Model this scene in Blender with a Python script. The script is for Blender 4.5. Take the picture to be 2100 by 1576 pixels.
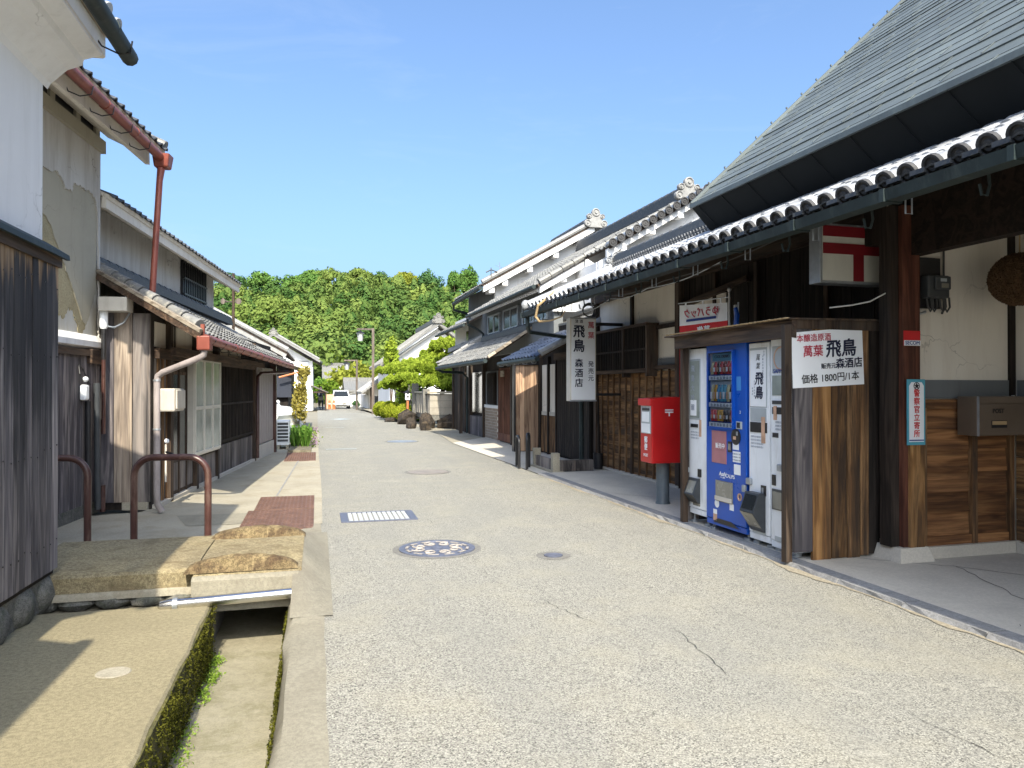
import bpy, math, random
import numpy as np
from mathutils import Vector, Matrix
random.seed(7); rng = np.random.default_rng(7)
rad = math.radians
S = bpy.context.scene
C = S.collection
for o in list(bpy.data.objects): bpy.data.objects.remove(o)

# ------------------------------------------------------------------ camera, sky, sun, exposure
cam_d = bpy.data.cameras.new('camera'); cam = bpy.data.objects.new('camera', cam_d); C.objects.link(cam)
cam_d.sensor_width = 36; cam_d.lens = 25.99; cam_d.clip_start = .05; cam_d.clip_end = 3000
cam.location = (0, 0, 1.42); cam.rotation_euler = (rad(90.34), 0, rad(-14.78))
S.camera = cam
SUN_DIR = Vector((.08, 1.05, -1)).normalized()
world = bpy.data.worlds.new('World'); S.world = world; world.use_nodes = True
wn = world.node_tree.nodes; wl = world.node_tree.links
sky = wn.new('ShaderNodeTexSky'); sky.sky_type = 'NISHITA'; sky.sun_disc = False
sky.sun_elevation = math.asin(-SUN_DIR.z); sky.sun_rotation = math.atan2(-SUN_DIR.x, -SUN_DIR.y)
sky.air_density = 1.0; sky.dust_density = 6.; sky.ozone_density = 4.5; sky.altitude = 150
tn = wn.new('ShaderNodeMix'); tn.data_type = 'RGBA'; tn.blend_type = 'MULTIPLY'; tn.inputs[0].default_value = 1; tn.inputs[7].default_value = (.69, .755, .79, 1)
wl.new(sky.outputs[0], tn.inputs[6]); # a breath of thin cirrus
tc = wn.new('ShaderNodeTexCoord'); mp = wn.new('ShaderNodeMapping'); mp.inputs['Scale'].default_value = (2.2, 2.2, 9); wl.new(tc.outputs['Generated'], mp.inputs[0])
cn = wn.new('ShaderNodeTexNoise'); cn.inputs['Scale'].default_value = 1.6; cn.inputs['Detail'].default_value = 8; cn.inputs['Roughness'].default_value = .62; cn.inputs['Distortion'].default_value = .6; wl.new(mp.outputs[0], cn.inputs['Vector'])
cr_ = wn.new('ShaderNodeValToRGB'); cr_.color_ramp.elements[0].position = .55; cr_.color_ramp.elements[1].position = .85; cr_.color_ramp.elements[1].color = (.12, .12, .12, 1); wl.new(cn.outputs[0], cr_.inputs[0])
cm_ = wn.new('ShaderNodeMix'); cm_.data_type = 'RGBA'; cm_.inputs[7].default_value = (2.6, 2.8, 3.0, 1); wl.new(cr_.outputs[0], cm_.inputs[0]); wl.new(tn.outputs[2], cm_.inputs[6])
wl.new(cm_.outputs[2], wn['Background'].inputs[0]); wn['Background'].inputs[1].default_value = .15
sun_d = bpy.data.lights.new('sun', 'SUN'); sun_d.energy = 2.75; sun_d.angle = rad(.5); sun_d.color = (1, .915, .75)
sun = bpy.data.objects.new('sun', sun_d); C.objects.link(sun); sun.location = (-5, -60, 60)
sun.rotation_euler = SUN_DIR.to_track_quat('-Z', 'Y').to_euler()
S.view_settings.view_transform = 'Standard'; S.view_settings.look = 'None'
S.view_settings.exposure = 1.5; S.view_settings.gamma = 1
S.view_settings.use_curve_mapping = False
S.cycles.max_bounces = 6; S.cycles.diffuse_bounces = 4; S.cycles.glossy_bounces = 2; S.cycles.transmission_bounces = 3

# ------------------------------------------------------------------ materials
class NT:
    def __init__(s, name):
        s.m = bpy.data.materials.new(name); s.m.use_nodes = True
        s.t = s.m.node_tree; s.b = s.t.nodes['Principled BSDF']
        s.out = s.t.nodes['Material Output']
    def n(s, kind, **kw):
        nd = s.t.nodes.new('ShaderNode' + kind)
        for k, v in kw.items():
            if k in nd.inputs.keys(): s.set(nd.inputs[k], v)
            else: setattr(nd, k, v)
        return nd
    def set(s, sock, v):
        if hasattr(v, 'links') or hasattr(v, 'is_linked'): s.t.links.new(v, sock)
        elif isinstance(v, tuple) and len(v) == 3 and sock.type == 'RGBA': sock.default_value = (*v, 1)
        else: sock.default_value = v
    def mix(s, f, a, b, mode='MIX'):
        nd = s.t.nodes.new('ShaderNodeMix'); nd.data_type = 'RGBA'; nd.blend_type = mode
        s.set(nd.inputs[0], f); s.set(nd.inputs[6], a); s.set(nd.inputs[7], b)
        return nd.outputs[2]
    def math(s, op, a, b=0.0, clamp=False):
        nd = s.t.nodes.new('ShaderNodeMath'); nd.operation = op; nd.use_clamp = clamp
        s.set(nd.inputs[0], a); s.set(nd.inputs[1], b); return nd.outputs[0]
    def ramp(s, f, stops, interp='LINEAR'):
        nd = s.t.nodes.new('ShaderNodeValToRGB'); nd.color_ramp.interpolation = interp
        el = nd.color_ramp.elements
        while len(el) < len(stops): el.new(.5)
        for e, (p, c) in zip(el, stops):
            e.position = p; e.color = (*c, 1) if isinstance(c, tuple) else (c, c, c, 1)
        s.set(nd.inputs[0], f); return nd.outputs[0]
    def co(s, scale=(1, 1, 1), rnd=True):
        tc = s.t.nodes.new('ShaderNodeTexCoord'); v = tc.outputs['Object']
        if rnd:
            oi = s.t.nodes.new('ShaderNodeObjectInfo')
            mu = s.t.nodes.new('ShaderNodeVectorMath'); mu.operation = 'SCALE'
            mu.inputs[0].default_value = (37.1, 53.7, 71.3); s.t.links.new(oi.outputs['Random'], mu.inputs['Scale'])
            ad = s.t.nodes.new('ShaderNodeVectorMath'); ad.operation = 'ADD'
            s.t.links.new(v, ad.inputs[0]); s.t.links.new(mu.outputs[0], ad.inputs[1]); v = ad.outputs[0]
        mp = s.t.nodes.new('ShaderNodeMapping'); mp.inputs['Scale'].default_value = scale
        s.t.links.new(v, mp.inputs[0]); return mp.outputs[0]
    def rnd(s):
        return s.t.nodes.new('ShaderNodeObjectInfo').outputs['Random']
    def noise(s, vec, scale, detail=4, rough=.55, dist=0.):
        return s.n('TexNoise', Vector=vec, Scale=scale, Detail=detail, Roughness=rough, Distortion=dist).outputs[0]
    def voro(s, vec, scale, feature='F1', out=0):
        nd = s.t.nodes.new('ShaderNodeTexVoronoi'); nd.feature = feature
        s.set(nd.inputs['Vector'], vec); nd.inputs['Scale'].default_value = scale
        return nd.outputs[out]
    def bump(s, h, strength=.3, dist=.01):
        b = s.n('Bump', Strength=strength, Distance=dist, Height=h); s.t.links.new(b.outputs[0], s.b.inputs['Normal'])
    def fin(s, col, rough=.7, metal=0., spec=.5):
        s.set(s.b.inputs['Base Color'], col); s.set(s.b.inputs['Roughness'], rough)
        s.b.inputs['Metallic'].default_value = metal; s.b.inputs['Specular IOR Level'].default_value = spec
        return s.m

def plain(name, col, rough=.6, metal=0., var=.12, scale=6., bump=.0, bscale=60., dirt=None, spec=.5, ovar=0.):
    """painted / metal / plastic surface with uneven tone and some dirt"""
    t = NT(name); v = t.co()
    f = t.noise(v, scale, 5, .6)
    c = t.mix(t.ramp(f, [(.3, 0.), (.7, 1.)]), tuple(x * (1 - var) for x in col), tuple(min(1, x * (1 + var)) for x in col))
    if dirt:
        d = t.noise(t.co((1, 1, .25)), scale * 1.7, 6, .7)
        c = t.mix(t.ramp(d, [(.52, 0.), (.75, .75)]), c, dirt)
    if ovar:
        k = t.math('ADD', t.math('MULTIPLY', t.rnd(), 2 * ovar), 1 - ovar)
        c = t.mix(1., c, t.n('CombineColor', Red=k, Green=k, Blue=k).outputs[0], 'MULTIPLY')
    r = t.math('ADD', t.math('MULTIPLY', f, .25), rough - .12, True)
    if bump: t.bump(t.noise(v, bscale, 3), bump, .004)
    return t.fin(c, r, metal, spec)

def wood(name, light, mid, dark, axis='z', weather=None, wamt=.5, rough=.75, grain=26., bump=.6, char=None):
    """sawn board: fine fibres, wavy growth figure, a few knots, weathering in patches; every board its own"""
    t = NT(name)
    A = {'z': lambda a, b: (a, a, b), 'y': lambda a, b: (a, b, a), 'x': lambda a, b: (b, a, a)}[axis]
    warp = t.noise(t.co(A(3., .8)), 1., 3, .5)
    g = t.noise(t.co(A(grain * 2.2, 1.6)), 1., 5, .7, .5)
    ph = t.math('ADD', t.math('MULTIPLY', t.noise(t.co(A(7., .55)), 1., 3, .55, .9), 8.), t.math('MULTIPLY', warp, 5.))
    fig = t.math('MULTIPLY', t.math('ADD', t.math('SINE', t.math('MULTIPLY', ph, 2.6)), 1.), .5)
    kn = t.voro(t.co(A(5.5, 1.7)), 1.)
    knot = t.ramp(kn, [(.05, 1.), (.13, 0.)])
    f = t.math('ADD', t.math('MULTIPLY', g, .70), t.math('MULTIPLY', fig, .30))
    c = t.ramp(f, [(.22, dark), (.48, mid), (.78, light)])
    c = t.mix(t.math('MULTIPLY', knot, .8), c, dark)
    if weather:
        w = t.noise(t.co(A(5., .5)), .7, 6, .75, .8)
        c = t.mix(t.ramp(w, [(.42, 0.), (.60, wamt)]), c, weather)
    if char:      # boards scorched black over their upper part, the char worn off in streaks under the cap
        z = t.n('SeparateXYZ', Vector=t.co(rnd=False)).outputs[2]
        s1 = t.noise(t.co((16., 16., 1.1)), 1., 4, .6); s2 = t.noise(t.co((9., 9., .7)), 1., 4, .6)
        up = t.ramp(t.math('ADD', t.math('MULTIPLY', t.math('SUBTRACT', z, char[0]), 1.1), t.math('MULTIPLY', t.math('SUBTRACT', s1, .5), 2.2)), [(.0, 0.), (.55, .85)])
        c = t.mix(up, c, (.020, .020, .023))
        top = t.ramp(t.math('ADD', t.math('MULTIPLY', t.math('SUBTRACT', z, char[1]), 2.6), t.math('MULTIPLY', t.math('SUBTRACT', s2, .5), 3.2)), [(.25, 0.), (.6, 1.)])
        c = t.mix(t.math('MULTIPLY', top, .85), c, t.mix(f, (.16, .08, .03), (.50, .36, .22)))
    k = t.math('ADD', t.math('MULTIPLY', t.rnd(), .6), .7)
    c = t.mix(1., c, t.n('CombineColor', Red=k, Green=k, Blue=k).outputs[0], 'MULTIPLY')
    t.bump(t.math('SUBTRACT', f, knot), bump, .006)
    return t.fin(c, rough, 0, .25)

def stone(name, a, b, scale=30., big=1.2, rough=.9, bump=.5, stain=None, samt=.6, grit=.5):
    t = NT(name); v = t.co(rnd=False)
    n1 = t.noise(v, big, 5, .6); n2 = t.noise(v, scale, 4, .7); n3 = t.noise(v, scale * 5, 2, .6)
    c = t.mix(t.ramp(n1, [(.3, 0.), (.7, 1.)]), a, b)
    g = t.ramp(t.math('ADD', t.math('MULTIPLY', n2, .5), t.math('MULTIPLY', n3, .5)), [(.41, 1 - grit), (.58, 1.)])
    c = t.mix(1., c, g, 'MULTIPLY')
    if stain:
        s1 = t.noise(v, big * 2.3, 7, .75, .4)
        c = t.mix(t.ramp(s1, [(.48, 0.), (.68, samt)]), c, stain)
    t.bump(t.math('ADD', n2, t.math('MULTIPLY', n3, .6)), bump, .006)
    return t.fin(c, rough, 0, .3)

def plaster(name, col, stain, amt=.5, rough=.9, streak=True, bump=.15):
    t = NT(name)
    s1 = t.noise(t.co((1.6, 1.6, .22) if streak else (1, 1, 1), False), 2.2, 7, .72, .3)
    s2 = t.noise(t.co(rnd=False), 1.1, 5, .6)
    c = t.mix(t.ramp(s1, [(.46, 0.), (.78, amt)]), col, stain)
    c = t.mix(t.ramp(s2, [(.35, .18), (.6, 0.)]), c, tuple(x * .72 for x in col))
    wv = t.co(rnd=False); wr = t.n('TexNoise', Vector=wv, Scale=3., Detail=4.).outputs['Color']
    ad = t.t.nodes.new('ShaderNodeVectorMath'); ad.operation = 'MULTIPLY_ADD'; t.set(ad.inputs[0], wr); ad.inputs[1].default_value = (.5, .5, .5); t.set(ad.inputs[2], wv)
    ck = t.voro(ad.outputs[0], 1.5, 'DISTANCE_TO_EDGE')
    ckm = t.math('MULTIPLY', t.ramp(ck, [(.002, 1.), (.007, 0.)]), t.ramp(t.noise(wv, .9, 3), [(.5, 0.), (.62, .7)]))
    c = t.mix(ckm, c, tuple(x * .3 for x in stain))
    g2 = t.noise(t.co((5., 5., .35), False), 1.2, 6, .7); c = t.mix(t.ramp(g2, [(.55, 0.), (.8, .35)]), c, tuple(x * .6 for x in stain))
    t.bump(t.noise(t.co(rnd=False), 60., 4), bump, .004)
    return t.fin(c, rough, 0, .2)

def tilem(name, col, rough=.45, lich=(.30, .29, .24), amt=.5, spec=.5):
    t = NT(name); v = t.co()
    f = t.noise(v, 9., 5, .65)
    k = t.math('ADD', t.math('MULTIPLY', t.rnd(), .5), .72)
    c = t.mix(t.ramp(f, [(.35, 0.), (.7, 1.)]), tuple(x * .8 for x in col), tuple(x * 1.2 for x in col))
    c = t.mix(1., c, t.n('CombineColor', Red=k, Green=k, Blue=k).outputs[0], 'MULTIPLY')
    l = t.noise(v, 22., 6, .75)
    c = t.mix(t.ramp(l, [(.5, 0.), (.66, amt)]), c, lich)
    t.bump(t.noise(v, 70., 3), .2, .003)
    return t.fin(c, t.math('ADD', t.math('MULTIPLY', f, .3), rough - .12), 0, spec)

def foliage(name, a, b, dark=None, transl=.35):
    t = NT(name)
    at = t.t.nodes.new('ShaderNodeAttribute'); at.attribute_name = 'tint'
    c = t.mix(at.outputs['Fac'], a, b)
    n = t.noise(t.co(rnd=False), .12, 3)
    c = t.mix(t.ramp(n, [(.4, 0.), (.65, .35)]), c, dark or tuple(x * .7 for x in a))
    d = t.n('BsdfDiffuse', Color=c); tr = t.n('BsdfTranslucent', Color=c)
    mx = t.t.nodes.new('ShaderNodeMixShader'); mx.inputs[0].default_value = transl
    t.t.links.new(d.outputs[0], mx.inputs[1]); t.t.links.new(tr.outputs[0], mx.inputs[2])
    t.t.links.new(mx.outputs[0], t.out.inputs[0]); return t.m

def roadmat():
    t = NT('road_aggregate'); v = t.co(rnd=False)
    cell = t.n('TexVoronoi', Vector=v, Scale=160.)
    cc = t.n('SeparateColor', Color=cell.outputs['Color']).outputs[0]
    c = t.ramp(cc, [(0., (.06, .058, .055)), (.14, (.13, .127, .115)), (.30, (.235, .228, .203)), (.62, (.325, .316, .272)), (1., (.45, .44, .38))])
    edge = t.ramp(cell.outputs['Distance'], [(.35, 0.), (.75, 1.)])
    c = t.mix(t.math('MULTIPLY', edge, .45), c, (.15, .14, .12))
    big = t.noise(v, .45, 6, .65); c = t.mix(t.ramp(big, [(.34, .38), (.56, 0.)]), c, (.21, .21, .19))
    warm = t.noise(v, 1.7, 4, .6); c = t.mix(t.ramp(warm, [(.48, 0.), (.75, .40)]), c, (.35, .325, .245))
    # wear along the wheel tracks, blots and scuffs
    trk = t.noise(t.co((1.5, .10, 1.), False), 1.1, 5, .6); c = t.mix(t.ramp(trk, [(.46, 0.), (.66, .38)]), c, (.205, .205, .19))
    blot = t.noise(v, 3.1, 6, .72, .5); c = t.mix(t.ramp(blot, [(.60, 0.), (.70, .45)]), c, (.15, .145, .13))
    pale = t.noise(v, 2.3, 5, .7, .8); c = t.mix(t.ramp(pale, [(.64, 0.), (.76, .5)]), c, (.50, .48, .41))
    t.bump(cell.outputs['Distance'], .5, .004)
    return t.fin(c, .85, 0, .25)

def metal_seam(name, col):
    t = NT(name); v = t.co(rnd=False)
    n1 = t.noise(v, .8, 5, .65); n2 = t.noise(t.co((.5, 6, .5), False), 1.5, 5, .6)
    c = t.mix(t.ramp(n1, [(.35, 0.), (.7, 1.)]), tuple(x * .78 for x in col), tuple(x * 1.22 for x in col))
    c = t.mix(t.ramp(n2, [(.52, 0.), (.72, .28)]), c, (.20, .235, .215))
    st = t.noise(t.co((.6, 3.5, .6), False), 1., 6, .7); c = t.mix(t.ramp(st, [(.5, 0.), (.75, .4)]), c, tuple(x * .55 for x in col))
    k = t.math('ADD', t.math('MULTIPLY', t.rnd(), .24), .88); c = t.mix(1., c, t.n('CombineColor', Red=k, Green=k, Blue=k).outputs[0], 'MULTIPLY')
    t.bump(t.noise(v, 3., 3), .25, .02)
    return t.fin(c, .5, .1, .4)

def glass(name, tint=(.55, .62, .6), rough=.03):
    t = NT(name)
    return t.fin(tint, rough, 0, .8)

M = {}
M['road'] = roadmat()
M['concrete'] = stone('concrete', (.33, .305, .235), (.25, .232, .185), 45, .9, .92, .25, (.17, .15, .115), .6, .3)
M['concrete_pale'] = stone('concrete_pale', (.44, .40, .31), (.35, .325, .26), 60, 1.1, .92, .3, (.24, .205, .14), .6, .3)
M['concrete_grey'] = stone('concrete_grey', (.66, .61, .52), (.56, .52, .45), 50, .6, .9, .2, (.40, .37, .32), .45, .18)
M['concrete_slab'] = stone('concrete_slab', (.345, .30, .19), (.275, .24, .15), 42, .5, .92, .5, (.21, .18, .115), .55, .42)
M['concrete_grey_dark'] = stone('collar_concrete', (.25, .245, .225), (.19, .185, .17), 40, 3., .9, .4, (.13, .12, .10), .6, .4)
M['kerb'] = stone('kerb_stone', (.36, .36, .355), (.27, .27, .275), 40, 2., .9, .4, (.18, .175, .165), .5, .35)
M['granite'] = stone('granite', (.42, .35, .20), (.32, .265, .165), 45, 2.2, .92, .9, (.13, .095, .05), .8, .6)
M['granite_stain'] = stone('granite_stained', (.33, .255, .135), (.12, .078, .042), 24, 9., .95, 1., (.05, .033, .022), .95, .6)
M['rock'] = stone('garden_rock', (.065, .052, .042), (.03, .028, .026), 10, 3., .95, 1., (.18, .13, .08), .5, .6)
M['basestone'] = stone('base_stone', (.22, .21, .18), (.13, .13, .12), 25, 4., .95, 1., (.07, .085, .045), .6, .5)
M['mud'] = stone('drain_bed', (.34, .31, .225), (.25, .225, .15), 25, 1.4, .8, .25, (.145, .135, .07), .7, .25)
M['mosswall'] = stone('mossy_concrete', (.13, .115, .05), (.07, .07, .03), 30, 4., .95, 1., (.20, .19, .045), .7, .6)
M['undergrowth'] = stone('undergrowth', (.03, .05, .018), (.02, .032, .014), 1., .1, .95, .3)
M['earth'] = stone('earth', (.25, .22, .16), (.19, .17, .12), 12, .5, .95, .5)
M['sand'] = stone('sand', (.40, .355, .27), (.32, .285, .215), 45, 3., .95, .5, None, 0, .45)
M['board_pale'] = wood('board_pale', (.50, .42, .34), (.34, .275, .215), (.13, .10, .08), 'z', (.14, .12, .11), .6)
M['block'] = stone('block_wall', (.44, .40, .33), (.36, .33, .28), 60, 1.5, .9, .3, (.22, .19, .14), .4, .25)
M['white_plaster'] = plaster('white_plaster', (.82, .82, .82), (.55, .54, .52), .35)
M['old_plaster'] = plaster('old_plaster', (.55, .535, .50), (.27, .22, .165), .75)
M['cream_plaster'] = plaster('cream_plaster', (.76, .71, .62), (.50, .42, .32), .5)
M['mud_plaster'] = plaster('mud_plaster', (.40, .37, .29), (.31, .285, .22), .5, streak=False)
M['rough_plaster'] = stone('rough_plaster', (.50, .44, .28), (.40, .35, .22), 55, 2., .95, 1., (.26, .21, .12), .5, .45)
M['yellow_plaster'] = plaster('stained_plaster', (.58, .56, .50), (.42, .33, .16), .8)
M['gray_plaster'] = plaster('gray_plaster', (.16, .17, .175), (.11, .115, .12), .5)
M['board_dark'] = wood('board_charred', (.18, .145, .12), (.065, .057, .056), (.014, .014, .016), 'z', (.30, .27, .25), .6)
M['board_gray'] = wood('board_weathered', (.33, .29, .275), (.165, .148, .15), (.034, .03, .033), 'z', (.075, .068, .08), .7)
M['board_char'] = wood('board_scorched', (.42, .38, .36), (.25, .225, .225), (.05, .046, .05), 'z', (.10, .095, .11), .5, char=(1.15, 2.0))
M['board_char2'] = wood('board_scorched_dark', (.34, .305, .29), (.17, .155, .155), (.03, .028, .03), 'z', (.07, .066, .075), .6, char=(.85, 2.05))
M['board_brown'] = wood('board_brown', (.38, .22, .10), (.20, .105, .045), (.055, .028, .015), 'z', (.035, .027, .021), .85)
M['board_honey'] = wood('board_honey', (.36, .20, .08), (.225, .115, .042), (.085, .04, .017), 'z', (.03, .024, .02), .85)
M['board_brown_h'] = wood('board_brown_flat', (.42, .21, .085), (.23, .105, .042), (.06, .026, .012), 'x', (.07, .036, .02), .65)
M['board_side'] = wood('board_siding', (.40, .23, .10), (.22, .115, .048), (.06, .03, .015), 'y', (.04, .03, .022), .85)
M['beam'] = wood('beam_dark', (.13, .085, .055), (.06, .037, .024), (.015, .010, .008), 'y', (.07, .06, .052), .5)
M['beam_z'] = wood('post_dark', (.13, .088, .058), (.06, .038, .025), (.015, .010, .008), 'z', (.085, .072, .062), .6)
M['post_red'] = wood('post_redbrown', (.26, .10, .06), (.15, .052, .032), (.065, .024, .016), 'z', (.05, .03, .022), .5)
M['black_wood'] = wood('black_wood', (.045, .033, .026), (.020, .015, .012), (.006, .005, .004), 'z', (.028, .023, .02), .4)
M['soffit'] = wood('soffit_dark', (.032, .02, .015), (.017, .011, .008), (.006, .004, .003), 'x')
M['redbrown_door'] = wood('door_redbrown', (.21, .10, .06), (.13, .055, .034), (.05, .022, .015), 'z')
M['board_tan'] = wood('board_tan', (.52, .36, .24), (.40, .26, .17), (.20, .12, .08), 'z')
M['rafter'] = wood('rafter_pale', (.44, .38, .30), (.30, .255, .20), (.15, .12, .09), 'x')
M['tile_silver'] = tilem('tile_silver', (.36, .37, .385), .36, (.24, .24, .23), .35, .7)
M['tile_gray'] = tilem('tile_gray', (.165, .165, .16), .5, (.40, .375, .30), .6)
M['tile_dark'] = tilem('tile_dark', (.055, .06, .068), .5, (.20, .19, .155), .45)
M['tile_blue'] = tilem('tile_blueblack', (.028, .038, .065), .28, (.07, .075, .085), .2, .8)
M['tile_pale'] = tilem('tile_pale', (.25, .25, .245), .5, (.30, .28, .24), .4)
M['roof_metal'] = metal_seam('roof_metal', (.12, .14, .14))
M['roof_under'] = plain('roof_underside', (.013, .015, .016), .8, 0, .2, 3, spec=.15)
M['gutter_dark'] = plain('gutter_dark', (.022, .033, .034), .6, 0, .3, 5, dirt=(.07, .085, .08), spec=.3)
M['gutter_red'] = plain('gutter_copper', (.22, .055, .035), .45, .1, .25, 6, dirt=(.30, .12, .08))
M['pipe_gray'] = plain('pipe_gray', (.33, .29, .28), .5, 0, .15, 6, dirt=(.16, .13, .11))
M['steel'] = plain('steel', (.62, .62, .63), .22, 1., .1, 10)
M['galv'] = plain('galvanised', (.42, .45, .48), .45, .7, .15, 14)
M['galv_brown'] = plain('worn_iron', (.24, .215, .19), .6, .1, .2, 10)
M['slat_pale'] = plain('grate_slat', (.50, .51, .50), .5, .2, .1, 12)
M['iron_blue'] = plain('cast_iron', (.15, .16, .205), .5, .4, .2, 20)
M['inlay'] = plain('manhole_inlay', (.30, .275, .25), .8, 0, .2, 20)
M['chequer'] = plain('chequer_plate', (.15, .085, .062), .65, .1, .35, 7, .2, 80, dirt=(.24, .15, .10))
M['black'] = plain('black_paint', (.018, .018, .02), .4, 0, .3, 8)
M['brown_paint'] = plain('brown_paint', (.065, .028, .023), .35, 0, .25, 8, dirt=(.20, .13, .10))
M['postred'] = plain('post_red', (.56, .016, .016), .33, 0, .10, 3, dirt=(.44, .03, .025))
M['postgray'] = plain('post_gray', (.10, .125, .14), .5, 0, .2, 5, dirt=(.18, .18, .17))
M['blue'] = plain('machine_blue', (.006, .085, .46), .30, 0, .10, 3)
M['blue_light'] = plain('sticker_blue', (.06, .25, .60), .4)
M['white'] = plain('white_paint', (.86, .89, .92), .35, 0, .05, 3, dirt=(.60, .60, .58))
M['paper'] = plain('white_sign', (.88, .90, .92), .4, 0, .03, 3)
M['sign_face'] = plain('sign_acrylic', (.62, .61, .54), .35, 0, .05, 3, dirt=(.52, .50, .45))
M['aged'] = plain('aged_plastic', (.62, .58, .50), .5, 0, .1, 5)
M['panel_gray'] = plain('panel_gray', (.42, .46, .48), .3, 0, .1, 4)
M['ink'] = plain('ink_navy', (.012, .016, .045), .6)
M['ink_black'] = plain('ink_black', (.015, .015, .018), .6)
M['ink_faint'] = plain('ink_faint', (.33, .36, .42), .6)
M['ink_red'] = plain('ink_red', (.45, .03, .06), .6)
M['red'] = plain('sign_red', (.60, .02, .022), .4)
M['dark_red'] = plain('sign_dark_red', (.20, .008, .015), .5)
M['teal'] = plain('sticker_teal', (.09, .36, .46), .45)
M['navy'] = plain('navy_print', (.02, .05, .25), .5)
M['tan'] = plain('tape_tan', (.58, .36, .24), .6, 0, .2, 10)
M['pink'] = plain('panel_faded_red', (.40, .17, .19), .4, 0, .15, 5)
M['hatch'] = plain('hatch_gray', (.26, .25, .21), .25, 0, .15, 6)
M['dark_plastic'] = plain('dark_plastic', (.05, .055, .06), .4, 0, .2, 6)
M['beige_box'] = plain('beige_box', (.52, .49, .43), .5, 0, .1, 4, dirt=(.34, .31, .26))
M['orange'] = plain('orange_paint', (.55, .17, .06), .5)
M['glass'] = glass('glass_dark', (.02, .023, .024), .12); M['tile_disc'] = tilem('tile_disc', (.05, .05, .053), .7, (.12, .115, .10), .3)
M['post_brown'] = wood('post_brown', (.20, .16, .13), (.14, .115, .095), (.07, .055, .045), 'z')
M['glass_frost'] = plain('glass_frosted', (.30, .34, .31), .18, 0, .25, 3, spec=.8)
M['alum'] = plain('aluminium', (.66, .64, .58), .35, .2, .08, 5)
M['mailbox'] = plain('mailbox_bronze', (.15, .115, .085), .38, .15, .12, 3)
M['ball'] = stone('cedar_ball', (.13, .085, .05), (.07, .045, .028), 40, 6., 1., 1., None, 0, .6)
M['cable'] = plain('cable', (.70, .69, .66), .5)
M['cable_dark'] = plain('cable_dark', (.05, .05, .05), .5)
M['rope'] = plain('rope', (.38, .27, .14), .8)
M['lichen_gray'] = stone('lichen_concrete', (.26, .25, .22), (.18, .175, .16), 30, 3., .95, .6)
M['bark'] = stone('bark', (.15, .105, .07), (.08, .06, .045), 14, 6., .95, 1.)
M['carwhite'] = plain('car_white', (.78, .79, .80), .2, 0, .03, 2, spec=.7)
M['tyre'] = plain('tyre', (.02, .02, .02), .8)
M['lamp_glass'] = plain('lamp_glass', (.6, .62, .6), .2)
M['skin'] = plain('skin', (.50, .32, .24), .6)
M['cloth_dark'] = plain('cloth_dark', (.03, .035, .05), .9)
M['cloth_pale'] = plain('cloth_pale', (.60, .62, .66), .9)
M['brick_tan'] = plain('brick_tan', (.33, .26, .20), .8, 0, .15, 8, .2, 60, ovar=.12)
M['leaf_forest'] = foliage('leaf_forest', (.055, .115, .03), (.205, .265, .065), (.06, .125, .045), .25)
M['leaf_cedar'] = foliage('leaf_cedar', (.11, .175, .04), (.215, .275, .07), (.11, .165, .04), .25)
M['leaf_bright'] = foliage('leaf_bright', (.075, .17, .04), (.17, .28, .07), None, .3)
M['leaf_yellow'] = foliage('leaf_yellow', (.20, .235, .03), (.30, .325, .06), (.20, .235, .03), .35)
M['leaf_deep'] = foliage('leaf_deep', (.045, .11, .045), (.10, .19, .065), None, .3)
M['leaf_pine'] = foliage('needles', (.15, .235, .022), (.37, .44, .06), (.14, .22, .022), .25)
M['leaf_hedge'] = foliage('leaf_hedge', (.09, .17, .02), (.22, .30, .04), None, .3)
M['leaf_azalea'] = foliage('leaf_azalea', (.20, .26, .02), (.40, .42, .05), None, .25)
M['leaf_iris'] = foliage('leaf_iris', (.09, .21, .03), (.24, .38, .08), None, .4)
M['leaf_vine'] = foliage('leaf_vine', (.24, .20, .045), (.46, .40, .11), None, .35)
M['petal'] = foliage('petal_purple', (.34, .16, .38), (.58, .36, .60), None, .3)
M['moss'] = foliage('moss', (.018, .02, .006), (.13, .128, .02), (.015, .016, .006), .1)
M['weed'] = foliage('weed', (.14, .24, .03), (.30, .42, .07), None, .3)

# ------------------------------------------------------------------ frames, things, mesh builder
FR = {'W': (0, 0, 0), 'R': (4.86, 12.3, -1.16), 'LL': (-2.43, 10., 6.5), 'L1': (-1.67, 5.4, 1.6)}
def fw(fr, p):
    ox, oy, a = FR[fr]; a = rad(a)
    return Vector((ox + p[0] * math.cos(a) + p[1] * math.sin(a), oy - p[0] * math.sin(a) + p[1] * math.cos(a), p[2]))
def tag(o, label=None, cat=None, group=None, kind=None):
    if label: o['label'] = label
    if cat: o['category'] = cat
    if group: o['group'] = group
    if kind: o['kind'] = kind
    return o
def link(name, data, parent=None):
    o = bpy.data.objects.new(name, data); C.objects.link(o)
    if parent is not None: o.parent = parent
    return o

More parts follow.
